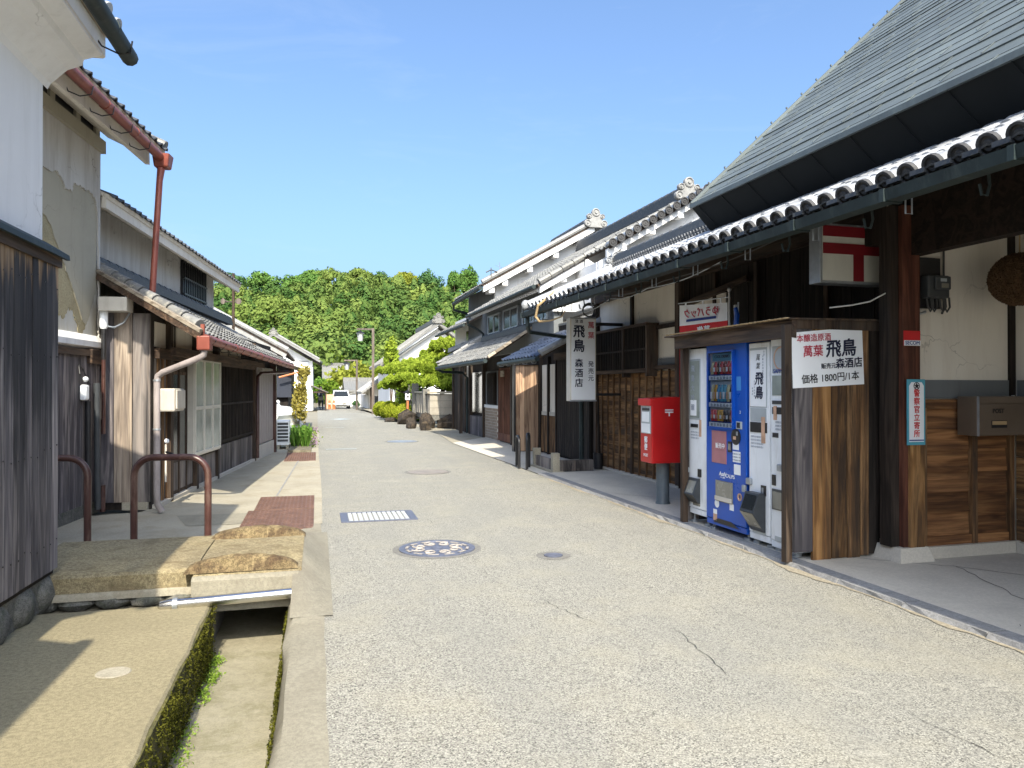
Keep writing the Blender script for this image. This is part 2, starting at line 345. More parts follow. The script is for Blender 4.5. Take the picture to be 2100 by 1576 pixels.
class MB:
    def __init__(s): s.v = []; s.f = []
    def add(s, vs, fs):
        k = len(s.v); s.v += [tuple(p) for p in vs]; s.f += [tuple(i + k for i in f) for f in fs]; return s
    def box(s, x0, x1, y0, y1, z0, z1):
        return s.add([(x, y, z) for z in (z0, z1) for y in (y0, y1) for x in (x0, x1)],
                     [(0, 2, 3, 1), (4, 5, 7, 6), (0, 1, 5, 4), (2, 6, 7, 3), (0, 4, 6, 2), (1, 3, 7, 5)])
    def jbox(s, x0, x1, y0, y1, z0, z1, j=.004):
        r = lambda: random.uniform(-j, j)
        return s.add([(x + r(), y + r(), z + r()) for z in (z0, z1) for y in (y0, y1) for x in (x0, x1)],
                     [(0, 2, 3, 1), (4, 5, 7, 6), (0, 1, 5, 4), (2, 6, 7, 3), (0, 4, 6, 2), (1, 3, 7, 5)])
    def beam(s, p, q, w, h, up=(0, 0, 1)):
        p, q, up = Vector(p), Vector(q), Vector(up); d = (q - p).normalized()
        a = d.cross(up).normalized() * (w / 2); b = a.cross(d).normalized() * (h / 2)
        vs = [c + i * a + j * b for c in (p, q) for j in (-1, 1) for i in (-1, 1)]
        return s.add(vs, [(0, 2, 3, 1), (4, 5, 7, 6), (0, 1, 5, 4), (2, 6, 7, 3), (0, 4, 6, 2), (1, 3, 7, 5)])
    def tube(s, pts, r, n=8, caps=True):
        pts = [Vector(p) for p in pts]; m = len(pts); rs = r if isinstance(r, (list, tuple)) else [r] * m
        vs = []; ref = None
        for i in range(m):
            d = (pts[min(i + 1, m - 1)] - pts[max(i - 1, 0)]).normalized()
            if ref is None: ref = Vector((0, 0, 1)) if abs(d.z) < .9 else Vector((1, 0, 0))
            a = d.cross(ref).normalized(); b = d.cross(a).normalized(); ref = a.cross(d) * -1 if False else ref - d * ref.dot(d)
            ref = ref.normalized() if ref.length > 1e-5 else a
            for k in range(n):
                t = 2 * math.pi * k / n; vs.append(pts[i] + (a * math.cos(t) + b * math.sin(t)) * rs[i])
        fs = [(i * n + k, i * n + (k + 1) % n, (i + 1) * n + (k + 1) % n, (i + 1) * n + k) for i in range(m - 1) for k in range(n)]
        if caps: fs += [tuple(range(n - 1, -1, -1)), tuple(range((m - 1) * n, m * n))]
        return s.add(vs, fs)
    def prism(s, poly, plane, a, b):
        n = len(poly)
        P = {'xz': lambda p, t: (p[0], t, p[1]), 'yz': lambda p, t: (t, p[0], p[1]), 'xy': lambda p, t: (p[0], p[1], t)}[plane]
        return s.add([P(p, t) for t in (a, b) for p in poly],
                     [tuple(range(n - 1, -1, -1)), tuple(range(n, 2 * n))] + [(i, (i + 1) % n, n + (i + 1) % n, n + i) for i in range(n)])
    def lathe(s, prof, c, n=16, axis='z', a0=0., a1=2 * math.pi):
        full = a1 - a0 > 6.28; m = n if full else n + 1
        A = {'z': lambda r, h, t: (c[0] + r * math.cos(t), c[1] + r * math.sin(t), c[2] + h),
             'y': lambda r, h, t: (c[0] + r * math.cos(t), c[1] + h, c[2] + r * math.sin(t)),
             'x': lambda r, h, t: (c[0] + h, c[1] + r * math.cos(t), c[2] + r * math.sin(t))}[axis]
        vs = [A(r, h, a0 + (a1 - a0) * k / n) for r, h in prof for k in range(m)]
        fs = [(i * m + k, i * m + (k + 1) % m, (i + 1) * m + (k + 1) % m, (i + 1) * m + k) for i in range(len(prof) - 1) for k in range(m if full else n)]
        return s.add(vs, fs)
    def ball(s, c, rx, ry, rz, n=16, m=10, jit=0., lo=-1.):
        prof = []
        vs = []
        for i in range(m + 1):
            t = math.pi * (i / m) - math.pi / 2
            zz = max(math.sin(t), lo)
            for k in range(n):
                a = 2 * math.pi * k / n; j = 1 + random.uniform(-jit, jit)
                vs.append((c[0] + rx * math.cos(t) * math.cos(a) * j, c[1] + ry * math.cos(t) * math.sin(a) * j, c[2] + rz * zz * j))
        return s.add(vs, [(i * n + k, i * n + (k + 1) % n, (i + 1) * n + (k + 1) % n, (i + 1) * n + k) for i in range(m) for k in range(n)])
    def quad(s, *p): return s.add(p, [tuple(range(len(p)))])
    def mesh(s, name, off=(0, 0, 0)):
        me = bpy.data.meshes.new(name)
        me.from_pydata([(x - off[0], y - off[1], z - off[2]) for x, y, z in s.v], [], s.f)
        return me

def finish(o, mat, smooth=False, bevel=0, seg=2):
    if mat: o.data.materials.append(M[mat] if isinstance(mat, str) else mat)
    if smooth:
        o.data.polygons.foreach_set('use_smooth', [True] * len(o.data.polygons))
        if smooth != 'all': o.data.set_sharp_from_angle(angle=rad(42))
    if bevel:
        b = o.modifiers.new('bevel', 'BEVEL'); b.width = bevel; b.segments = seg; b.limit_method = 'ANGLE'; b.angle_limit = rad(40)
    return o

class Thing:
    def __init__(s, name, label, cat, fr='W', base=(0, 0, 0), group=None, kind=None):
        s.fr, s.base = fr, base
        s.root = link(name, None); s.root.empty_display_size = .2
        s.root.location = fw(fr, base); s.root.rotation_euler.z = -rad(FR[fr][2])
        tag(s.root, label, cat, group, kind)
    def part(s, name, mb, mat, parent=None, smooth=False, bevel=0, kind=None, label=None, seg=2):
        o = link(name, mb.mesh(name, s.base), parent or s.root)
        if kind: o['kind'] = kind
        if label: o['label'] = label
        return finish(o, mat, smooth, bevel, seg)
    def box(s, name, mat, x0, x1, y0, y1, z0, z1, parent=None, bevel=0):
        return s.part(name, MB().box(x0, x1, y0, y1, z0, z1), mat, parent, bevel=bevel)

def single(name, label, cat, mb, mat, fr='W', base=(0, 0, 0), group=None, kind=None, smooth=False, bevel=0):
    o = link(name, mb.mesh(name, base)); o.location = fw(fr, base); o.rotation_euler.z = -rad(FR[fr][2])
    tag(o, label, cat, group, kind); return finish(o, mat, smooth, bevel)

def text(T, body, mat, pos, ux, uy, size, parent=None, bold=0., sx=1., align='CENTER', name='lettering', shear=0.):
    """flat print: pos is the baseline point, ux the reading direction, uy up"""
    cu = bpy.data.curves.new('t', 'FONT'); cu.body = body; cu.size = size; cu.align_x = align; cu.align_y = 'CENTER'
    cu.extrude = .0004; cu.resolution_u = 3; cu.shear = shear
    ob = bpy.data.objects.new('t', cu)
    me = bpy.data.meshes.new_from_object(ob)
    bpy.data.objects.remove(ob); bpy.data.curves.remove(cu)
    me.name = name
    if bold:      # a fuller stroke: the same glyphs laid a hair's breadth apart
        b0 = MB(); k = bold * size * .8; vv = [tuple(v.co) for v in me.vertices]; ff = [tuple(p.vertices) for p in me.polygons]
        for i, (dx, dy) in enumerate(((0, 0), (k, 0), (-k, 0), (0, k), (0, -k), (k * .7, k * .7), (-k * .7, -k * .7))): b0.add([(x + dx, y + dy, z + i * .00012) for x, y, z in vv], ff)
        bpy.data.meshes.remove(me); me = b0.mesh(name)
    ux, uy, pos = Vector(ux), Vector(uy), Vector(pos); n = ux.cross(uy)
    b = Vector(T.base)
    for v in me.vertices: v.co = pos - b + ux * (v.co.x * sx) + uy * v.co.y + n * v.co.z
    o = link(name, me, parent or T.root); return finish(o, mat)

# ------------------------------------------------------------------ roof tiles
def tile_pan(w, l, h=.03, th=.018):
    """S-profile pan tile; u along the eave, v up the slope, w out of the roof"""
    n = 8; m = MB(); prof = []
    for i in range(n + 1):
        u = i / n
        z = h * (.9 * math.exp(-((u - .86) / .14) ** 2) - .45 * math.sin(math.pi * min(u / .72, 1.)))
        prof.append((u * w, z + .02))
    vs = [(u, -.02, z - th) for u, z in prof] + [(u, -.02, z) for u, z in prof] + [(u, l, z - .022) for u, z in prof]
    k = n + 1
    fs = [(i, i + 1, k + i + 1, k + i) for i in range(n)] + [(k + i, k + i + 1, 2 * k + i + 1, 2 * k + i) for i in range(n)]
    fs += [(0, k, 2 * k), (n, 2 * k + n, k + n)]
    return m.add(vs, fs)
def tile_round(r, l, end=False, plain_end=False):
    m = MB(); n = 8
    vs = []
    for v, dz in ((0, .006), (l, -.004)):
        for k in range(n + 1):
            a = math.pi * k / n; vs.append((r * math.cos(a), v, r * .92 * math.sin(a) + dz))
    fs = [(k, k + 1, n + 2 + k, n + 1 + k) for k in range(n)]
    m.add(vs, fs)
    if end:
        R = r * 1.12; c = (0, -.012, r * .12)
        if plain_end: m.lathe([(R, .02), (R, 0), (0, 0)], c, 14, 'y')
        m.disc0 = len(m.f)
        if not plain_end: m.lathe([(R, .03), (R, 0), (R * .78, 0), (R * .72, .014), (R * .50, .014), (R * .42, .004), (R * .2, .004), (R * .12, .012), (0, .012)], c, 16, 'y')
    else:
        m.add([(r * math.cos(math.pi * k / n), 0, r * .92 * math.sin(math.pi * k / n) + .006) for k in range(n + 1)], [tuple(range(n + 1))])
    return m

CAM = Vector((0, 0, 1.42))
def tiled_roof(T, p0, along, up, L, Sl, w, l, style, mat, nmax=260, parent=None, name='roof', deckmat='beam', deck=.05, end_discs=True, jit=.006):
    """a sloping deck (part) with its tiles: the nearest nmax are children of the deck, the rest one mass"""
    p0, al, up = Vector(p0), Vector(along).normalized(), Vector(up).normalized()
    nrm = al.cross(up)
    if nrm.z < 0: nrm = -nrm
    d = MB(); t = nrm * -deck
    c = [p0, p0 + al * L, p0 + al * L + up * Sl, p0 + up * Sl]
    d.add([*c, *(x + t for x in c)], [(0, 1, 2, 3), (7, 6, 5, 4), (0, 4, 5, 1), (1, 5, 6, 2), (2, 6, 7, 3), (3, 7, 4, 0)])
    deck_o = T.part(name, d, deckmat, parent)
    nu = max(1, int(round(L / w))); nv = max(1, int(math.ceil(Sl / l)))
    Rm = Matrix((al, up, nrm)).transposed().to_4x4()
    flip = al.cross(up).dot(nrm) < 0
    if style == 'pan': protos = [tile_pan(w, l)]
    else:
        protos = [tile_round(style_r[style], l), tile_round(style_r[style], l, True, style == 'plain')]
    mats = M[mat] if isinstance(mat, str) else mat
    items = []
    for i in range(nu):
        for j in range(nv):
            kind = 1 if (style != 'pan' and j == 0 and end_discs) else 0
            pos = p0 + al * ((i if style == 'pan' else i + .5) * w) + up * (j * l)
            if j == nv - 1 and nv * l > Sl: pos = p0 + al * ((i if style == 'pan' else i + .5) * w) + up * (Sl - l)
            pos = pos + nrm * random.uniform(0, jit) + al * random.uniform(-jit, jit) * .6
            dd = (fw(T.fr, pos) - CAM).length
            items.append((dd * (1 if j < 2 else 1.25), kind, pos))
    items.sort(key=lambda q: q[0])
    meshes = []
    for k, pr in enumerate(protos):
        me = pr.mesh('tile'); me.materials.append(mats)
        if hasattr(pr, 'disc0'):
            me.materials.append(M['tile_disc'])
            for f in me.polygons[pr.disc0:]: f.material_index = 1
        me.polygons.foreach_set('use_smooth', [True] * len(me.polygons)); me.set_sharp_from_angle(angle=rad(45)); meshes.append(me)
    for dd, kind, pos in items[:nmax]:
        o = link('tile', meshes[kind], deck_o)
        rr = Matrix.Rotation(random.uniform(-.012, .012), 4, 'Z') @ Matrix.Rotation(random.uniform(-.012, .012), 4, 'X')
        o.matrix_local = Matrix.Translation(pos - Vector(T.base)) @ Rm @ rr
    rest = items[nmax:]
    if rest:
        b = MB()
        for dd, kind, pos in rest:
            pv = [Rm.to_3x3() @ Vector(v) + pos for v in protos[kind].v]
            b.add(pv, protos[kind].f)
        T.part('tile_courses', b, mats, deck_o, smooth=True, kind='stuff')
    if style != 'pan':
        # shallow pan tiles between the round ones, one stepped trough per bay
        for i in range(nu):
            b = MB()
            for j in range(nv):
                a = p0 + al * (i * w + w / 2) + up * (j * l); e = min(l, Sl - j * l)
                if e <= .02: continue
                q = [a + al * (k * w / 4) + nrm * (.010 + .016 * (abs(k - 2) / 2) ** 2 * 1.0) - up * .015 for k in range(5)]
                q2 = [x + up * (e + .015) - nrm * .008 for x in q]; qb = [x - nrm * .012 for x in q]
                b.add([*qb, *q, *q2], [(k, k + 1, 6 + k, 5 + k) for k in range(4)] + [(5 + k, 6 + k, 11 + k, 10 + k) for k in range(4)])
            if i < nu - 1: T.part('pan_tile', b, 'tile_dark' if style == 'round' else mats, deck_o, smooth=True)
    return deck_o
style_r = {'round': .064, 'plain': .065, 'small': .05}

def ridge(T, p, q, mat, h=.18, w=.2, layers=3, parent=None, cap=.075, name='ridge'):
    """stacked ridge courses under a round cap"""
    p, q = Vector(p), Vector(q); b = MB()
    for i in range(layers):
        zz = h * (i + .5) / layers
        b.beam(p + Vector((0, 0, zz)), q + Vector((0, 0, zz)), w * (1 - .13 * i) , h / layers * .72)
        b.beam(p + Vector((0, 0, zz + h / layers * .4)), q + Vector((0, 0, zz + h / layers * .4)), w * (.86 - .13 * i), h / layers * .5)
    o = T.part(name, b, mat, parent)
    n = max(1, int((q - p).length / .28)); d = (q - p) / n
    me = None
    for i in range(n):
        c = MB().tube([p + d * i + Vector((0, 0, h + .01)), p + d * (i + .97) + Vector((0, 0, h + .004))], [cap * 1.04, cap * .97], 10)
        T.part('ridge_tile', c, mat, o, smooth=True)
    return o
def onigawara(T, c, s, mat, parent=None, face='y'):
    """end ornament of a ridge: stepped foot, scrolls at both sides, round boss on top; faces -y"""
    m = MB(); x, y, z = c
    m.prism([(x - .5 * s, z), (x + .5 * s, z), (x + .42 * s, z + .3 * s), (x + .34 * s, z + .72 * s), (x, z + .95 * s), (x - .34 * s, z + .72 * s), (x - .42 * s, z + .3 * s)], 'xz', y - .07 * s, y + .12 * s)
    for sx, r, zz, xx in ((-1, .2, .22, .5), (1, .2, .22, .5), (-1, .15, .62, .4), (1, .15, .62, .4), (0, .24, .84, 0)):
        cc = (x + sx * xx * s, y - .1 * s, z + zz * s)
        m.lathe([(r * s, .2 * s), (r * s, 0), (r * .8 * s, -.03 * s), (r * .6 * s, .02 * s), (r * .35 * s, .02 * s), (r * .25 * s, -.04 * s), (0, -.04 * s)], cc, 14, 'y')
    return T.part('ridge_ornament', m, mat, parent, smooth=True)

# ------------------------------------------------------------------ leaves
def leaf_mesh(name, pos, size, up=.0, stretch=1.6, nor=None, quad=True, tint=None):
    """pos (N,3): one small bent face each; up biases faces to look upward"""
    N = len(pos)
    d = rng.normal(size=(N, 3)); d /= np.linalg.norm(d, axis=1)[:, None] + 1e-9
    if nor is not None: d = d * (1 - up) + nor * up * 1.5
    else: d[:, 2] += up * 2
    d /= np.linalg.norm(d, axis=1)[:, None] + 1e-9
    r = rng.normal(size=(N, 3)); a = np.cross(d, r); a /= np.linalg.norm(a, axis=1)[:, None] + 1e-9
    b = np.cross(d, a); sz = (size * rng.uniform(.6, 1.35, N))[:, None] if np.isscalar(size) else (size * rng.uniform(.7, 1.3, N))[:, None]
    a = a * sz * stretch * .5; b = b * sz * .5
    V = np.stack([pos - a, pos - b * .9 , pos + a, pos + b * .9], 1).reshape(-1, 3)
    me = bpy.data.meshes.new(name)
    me.vertices.add(4 * N); me.vertices.foreach_set('co', V.astype(np.float32).ravel())
    me.loops.add(4 * N); me.loops.foreach_set('vertex_index', np.arange(4 * N, dtype=np.int32))
    me.polygons.add(N); me.polygons.foreach_set('loop_start', np.arange(0, 4 * N, 4, dtype=np.int32))
    me.update()
    t = rng.uniform(0, 1, N) if tint is None else np.clip(tint + rng.normal(0, .11, N), 0, 1)
    at = me.attributes.new('tint', 'FLOAT', 'POINT'); at.data.foreach_set('value', np.repeat(t, 4).astype(np.float32))
    return me
def shell(c, r, n, inner=.55, lower=-.6):
    """points in the outer shell of an ellipsoid, and the outward directions"""
    d = rng.normal(size=(int(n * 2.2) + 30, 3)); d /= np.linalg.norm(d, axis=1)[:, None]
    d = d[d[:, 2] > lower][:n]
    k = rng.uniform(inner, 1., len(d)) ** .6
    return np.array(c) + d * np.array(r) * k[:, None], d
def crown(c, r, clumps, per, cr=.42, inner=.4, flat=1.):
    """a crown of clumps: light and dark lumps with gaps between"""
    P, D, Tn = [], [], []
    for _ in range(clumps):
        cc, dd = shell(c, np.array(r) * .8, 1, .35, -.55)
        rr = np.array(r) * cr * rng.uniform(.7, 1.25)
        p, d = shell(cc[0], (rr[0], rr[1], rr[2] * flat), per, inner, -.7)
        P.append(p); D.append(d); Tn.append(np.full(len(p), rng.uniform(.2, .8)))
    return np.concatenate(P), np.concatenate(D), np.concatenate(Tn)
def gz(y): return 0. if y < 35 else -.2 * min((y - 35) / 25., 1.6)

# ================================================================== THE SETTING: ground, road, drain, pavements
def strip(ys, xl, xr, z, nx=2):
    m = MB(); vs = []
    for y in ys:
        a, b = xl(y), xr(y)
        for k in range(nx + 1): vs.append((a + (b - a) * k / nx, y, z(y)))
    n = nx + 1
    return m.add(vs, [(i * n + k, i * n + k + 1, (i + 1) * n + k + 1, (i + 1) * n + k) for i in range(len(ys) - 1) for k in range(nx)])
def struct(name, mb, mat, smooth=False, bevel=0):
    o = link(name, mb.mesh(name)); o['kind'] = 'structure'; return finish(o, mat, smooth, bevel)
RX = [(-40, -1.33), (4, -1.33), (7, -1.15), (10.5, -.97), (31, -1.0), (70, -1.0)]
def road_r(Y):
    y = Y - 12.3
    for (a, xa), (b, xb) in zip(RX, RX[1:]):
        if y <= b: x = xa + (xb - xa) * (y - a) / (b - a); break
    return fw('R', (x, y, 0)).x
Ys = [-8, -3, 0, 2, 4, 6, 8, 10, 12, 14, 16, 18, 20, 22, 25, 28, 31, 35, 40, 45, 50, 55, 60, 67, 75]
g = MB()
far = [-60, 5.3, 7.2, 20, 35, 60, 75, 95, 900]
gzz = lambda y: gz(y) - .045
g.add([(-900, -60, -.045), (-.74, -60, -.045), (-.74, 7.2, -.045), (-900, 7.2, -.045)], [(0, 1, 2, 3)])
g.add([(-.05, -60, -.045), (900, -60, -.045), (900, 7.2, -.045), (-.05, 7.2, -.045)], [(0, 1, 2, 3)])
for a, b in zip(far[2:], far[3:]):
    g.quad((-900, a, gzz(a)), (900, a, gzz(a)), (900, b, gzz(b)), (-900, b, gzz(b)))
struct('ground', g, 'earth')
road = struct('road', strip(Ys, lambda y: .03, road_r, lambda y: gz(y), 4), 'road')
# cracks and joints in the road: thin sunken-looking dark seams
def crack(pts, w=.012, name='crack'):
    m = MB(); L = []
    for (x0, y0), (x1, y1) in zip(pts, pts[1:]):
        n = max(2, int(math.hypot(x1 - x0, y1 - y0) / .05))
        for i in range(n): L.append((x0 + (x1 - x0) * i / n + random.gauss(0, .008), y0 + (y1 - y0) * i / n + random.gauss(0, .008)))
    vs = []
    for i, (x, y) in enumerate(L):
        k = w * random.uniform(.25, .75) * min(1, i / 3, (len(L) - 1 - i) / 3 + .05)
        vs += [(x - k, y + k * .3, .004), (x + k, y - k * .3, .004)]
    m.add(vs, [(2 * i, 2 * i + 1, 2 * i + 3, 2 * i + 2) for i in range(len(L) - 1)])
    o = link(name, m.mesh(name), road); finish(o, 'tyre')
for pts in ([(2.05, 4.05), (2.0, 3.5), (1.95, 3.15)], [(1.65, 4.1), (1.42, 4.9)], [(2.65, 3.75), (2.5, 4.3)], [(2.55, 2.2), (2.48, 2.75)],
            [(.1, 4.58), (.5, 4.62), (1.0, 4.64)], [(1.0, 4.64), (2.0, 4.66), (2.8, 4.7)], [(1.3, 5.35), (1.22, 5.75)], [(1.2, 7.6), (1.15, 8.1)], [(2.7, 7.), (2.3, 8.6)],
            [(1.93, 5.75), (1.82, 5.97)]):
    crack(pts, .003)
# painted marks on the road
def paint(pts, y, name='road_marking'):
    m = MB().quad(*[(x, yy, gz(yy) + .005) for x, yy in pts]); o = link(name, m.mesh(name), road); finish(o, 'panel_gray')
for x0, x1, y in ((.2, .9, 17.7), (.3, .95, 27.5), (.35, 1.4, 44.6), (1.6, 2.7, 45.0)):
    paint([(x0, y - .06), (x1, y - .07), (x1, y + .07), (x0, y + .08)], y)
paint([(.55, 35.0), (1.05, 34.2), (1.6, 35.0), (1.05, 35.9)], 35)

# --- pavement slab beside the drain, left foreground
m = MB()
n = 40
for i in range(n):
    y0, y1 = -4 + 9.25 * i / n, -4 + 9.25 * (i + 1) / n
    e0, e1 = (.006 * math.sin(i * 2.3) + .004 * math.sin(i * 5.1), .006 * math.sin((i + 1) * 2.3) + .004 * math.sin((i + 1) * 5.1))
    X = -.675
    m.add([(-2.4, y0, 0), (X - .012 + e0, y0, 0), (X - .012 + e1, y1, 0), (-2.4, y1, 0), (X + e0, y0, -.012), (X + e1, y1, -.012), (X, y0, -.36), (X, y1, -.36)],
          [(0, 1, 2, 3), (1, 4, 5, 2), (4, 6, 7, 5)])
m.add([(-2.4, 5.25, 0), (-.7, 5.25, 0), (-.675, 5.25, -.36), (-2.4, 5.25, -.36)], [(0, 1, 2, 3)])
slab = struct('pavement', m, 'concrete_slab')
single('mossy_drain_wall', 'dark wall of the roadside drain, hung with moss under the pavement slab', 'moss', MB().box(-.68, -.662, -4, 5.25, -.345, -.014), 'mosswall', kind='structure')
o = link('patch', MB().lathe([(0, .004), (.07, .004), (.075, 0)], (0, 0, 0), 20).mesh('patch'), slab); o.location = (-.98, 4.08, .002); o.scale = (1.1, 1., 1); finish(o, 'concrete_pale')
# --- drain bed and the kerb wall between drain and road
struct('drain_bed', strip([-4 + .4 * i for i in range(32)], lambda y: -.70, lambda y: -.14, lambda y: -.335 + .012 * math.sin(y * 2.1) + .008 * math.sin(y * 5), 3), 'mud', True)
m = MB()
prof = [(-.10, -.36), (-.165, -.30), (-.185, -.12), (-.17, -.03), (-.14, .004), (-.02, .008), (.045, .0035)]
vs = []; n = 46
for i in range(n + 1):
    y = -4 + 12. * i / n
    for k, (x, z) in enumerate(prof):
        w = (.012 * math.sin(y * 3.1 + k) + .008 * math.sin(y * 8.3 + 2 * k)) if k < 4 else .004 * math.sin(y * 7 + k)
        vs.append((x + w, y, z + (.006 * math.sin(y * 4.4 + k) if 0 < k < 6 else 0)))
q = len(prof)
m.add(vs, [(i * q + k, i * q + k + 1, (i + 1) * q + k + 1, (i + 1) * q + k) for i in range(n) for k in range(q - 1)])
struct('kerb', m, 'concrete', True)
# far part of that kerb: a flat concrete edging along the road
struct('road_edging', strip([8, 10, 12, 14, 16, 18, 21, 24, 27], lambda y: -.14 - .02 * math.sin(y), lambda y: .05 + .015 * math.sin(y * 2.7), lambda y: .006), 'concrete_pale')
# moss on the drain walls
N = 34000
y = rng.uniform(-3.2, 5.2, N); z = -.345 + .343 * rng.uniform(0, 1, N)
keep = (np.sin(y * 7.3 + z * 9) + np.sin(y * 19.1 + 2 - z * 21) + np.sin(y * 41 + z * 33) + rng.normal(0, .6, N)) > -.5
P = np.stack([-.655 + rng.uniform(-.008, .02, N), y, z], 1)[keep]
N2 = 20000; y = rng.uniform(-3.2, 5.2, N2); P2 = np.stack([-.178 - .012 * rng.uniform(0, 1.6, N2), y, -.34 + .29 * rng.uniform(0, 1, N2)], 1)
N3 = 1500; y = rng.uniform(-3.2, 5.2, N3); P3 = np.stack([-.70 + np.abs(rng.normal(0, .012, N3)), y, rng.uniform(-.012, .004, N3)], 1)[np.sin(y * 11) > .2]
me = leaf_mesh('moss', np.concatenate([P, P2]), .0075, .1, 2.2); o = link('moss', me); finish(o, 'moss'); tag(o, 'olive moss hanging on both walls of the roadside drain', 'moss', kind='stuff')
P = []
for _ in range(70):
    yy = rng.uniform(1.5, 5.1); c = np.array([-.62 + rng.uniform(-.02, .03), yy, -.325]); P.append(c + rng.normal(0, 1, (60, 3)) * (.018, .03, .018))
me = leaf_mesh('weeds', np.concatenate(P), .010, .3, 1.5); o = link('drain_weeds', me); finish(o, 'weed'); tag(o, 'small bright green weeds along the foot of the mossy drain wall', 'weeds', kind='stuff')

# --- path on the left beyond the bridge
def wall_l(Y):
    if Y < 9.3: return -2.9
    return fw('LL', (.62, (Y - 10.), 0)).x - .05 if Y < 19 else -1.6
struct('path', strip([6.45, 7, 8, 9, 9.3, 10, 12, 14, 16, 18, 19, 19.05, 24, 28], wall_l, lambda y: -.10 - .01 * math.sin(y * 3), lambda y: .0015), 'concrete_pale')
struct('path_apron', strip([19, 22, 26, 30, 36, 42, 50], lambda y: -3.5, lambda y: .06, lambda y: gz(y) - .012), 'concrete')
pth = bpy.data.objects['path']
# a joint line and a repair of darker concrete in the path
m = MB().quad((-1.30, 8.2, .006), (-.15, 8.2, .006), (-.15, 8.9, .006), (-1.5, 8.9, .006)); o = link('repair', m.mesh('repair'), pth); finish(o, 'concrete')
m = MB().quad((-.52, 10.2, .0065), (-.50, 10.2, .0065), (-.32, 15.5, .0065), (-.345, 15.5, .0065)); o = link('joint', m.mesh('joint'), pth); finish(o, 'kerb')
# culvert walls under the bridge so that the opening is dark
struct('culvert', MB().box(-1.9, -.69, 5.27, 8.2, -.4, -.05).box(-.75, .02, 8.0, 8.2, -.4, -.02), 'kerb')

# --- stone footbridge over the drain
br = Thing('stone_bridge', 'yellowish stone slab footbridge crossing the drain before the brown hoops', 'bridge', 'W', (-.9, 5.3, 0))
def slabstone(x0, x1, y0, y1, z0, z1, n=14, j=.006):
    m = MB(); vs = []
    for i in range(n + 1):
        x = x0 + (x1 - x0) * i / n; r = lambda: random.uniform(-j, j)
        vs += [(x, y0 + r(), z0), (x, y0 - .002 + r(), z1 - .02), (x, y0 + .02 + r(), z1), (x, (y0 + y1) / 2, z1 + .006 + r() * .5), (x, y1, z1 + r() * .4), (x, y1, z0)]
    q = 6; m.add(vs, [(i * q + k, i * q + k + 1, (i + 1) * q + k + 1, (i + 1) * q + k) for i in range(n) for k in range(q - 1)] + [tuple(range(q)), tuple(n * q + k for k in range(q - 1, -1, -1))])
    return m
br.part('slab', slabstone(-1.95, -.80, 5.42, 6.6, .07, .195), 'granite', smooth=True)
br.part('deck', slabstone(-.795, -.10, 5.30, 6.6, .07, .190), 'granite', smooth=True)
br.part('front_block', slabstone(-.80, -.12, 5.255, 5.41, -.06, .165), 'concrete', smooth=True)
br.part('bed_joint', MB().jbox(-1.9, -.80, 5.40, 6.5, .03, .068, .008), 'concrete_pale')
for i in range(5):
    x = -1.75 + i * .215; br.part('base_stone', MB().ball((x, 5.47, -.0), .12, .08, .055, 10, 6, .12), 'basestone', smooth=True)
rm = MB(); rv = [(x, y, .008 + z * max(0, min(1, (y - 4.75) / .6, (7.5 - y) / .9))) for y in (4.75, 5.35, 5.9, 6.6, 7.5) for x, z in ((-.16, .172), (-.095, .172), (.02, .06), (.10, .0))]
rm.add(rv, [(i * 4 + k, i * 4 + k + 1, i * 4 + k + 5, i * 4 + k + 4) for i in range(4) for k in range(3)]); br.part('ramp', rm, 'concrete', smooth=True)
def hump(x0, x1, y0, y1, z, h, label):
    m = MB(); vs = []; nx, ny = 22, 6
    for i in range(nx + 1):
        t = i / nx
        for j in range(ny + 1):
            s_ = j / ny; hh = h * min(1, math.sin(math.pi * min(max(t, .0), 1)) ** .45) * math.sin(math.pi * (.08 + .84 * s_)) ** .5
            vs.append((x0 + (x1 - x0) * t, y0 + (y1 - y0) * s_ + random.uniform(-.004, .004), z + hh * (1 + random.uniform(-.05, .05))))
    for i in range(nx + 1): vs[i * (ny + 1)] = (vs[i * (ny + 1)][0], y0, z); vs[i * (ny + 1) + ny] = (vs[i * (ny + 1) + ny][0], y1, z)
    m.add(vs, [(i * (ny + 1) + k, i * (ny + 1) + k + 1, (i + 1) * (ny + 1) + k + 1, (i + 1) * (ny + 1) + k) for i in range(nx) for k in range(ny)])
    single('edge_stone', label, 'stone', m, 'granite_stain', 'W', ((x0 + x1) / 2, y0, z), smooth=True)
hump(-.86, -.12, 5.30, 5.44, .185, .105, 'rounded brown-stained edge stone on the near side of the bridge')
hump(-.84, -.09, 6.42, 6.58, .185, .095, 'rounded yellow edge stone on the far side of the bridge')
single('stepping_stone', 'small flat stone on the path behind the bridge', 'stone', MB().ball((-1.15, 6.95, .03), .26, .09, .05, 14, 6, .05), 'granite', 'W', (-1.15, 6.95, 0), smooth=True)
sp = Thing('steel_pipe', 'shiny stainless steel pipe laid across the drain opening', 'pipe', 'W', (-.55, 5.2, 0))
sp.part('pipe', MB().tube([(-.90, 5.20, .02), (-.08, 5.20, .045)], .036, 16), 'steel', smooth=True)
sp.part('end_cap', MB().tube([(-.99, 5.20, .0155), (-.975, 5.20, .016), (-.93, 5.20, .0175), (-.89, 5.20, .019)], [.012, .033, .041, .041], 16), 'steel', smooth=True)
for x, l in ((-.955, 'white'),): sp.part('band', MB().tube([(-.90, 5.20, .0195), (-.87, 5.20, .0205)], .0425, 16), 'galv', smooth=True)

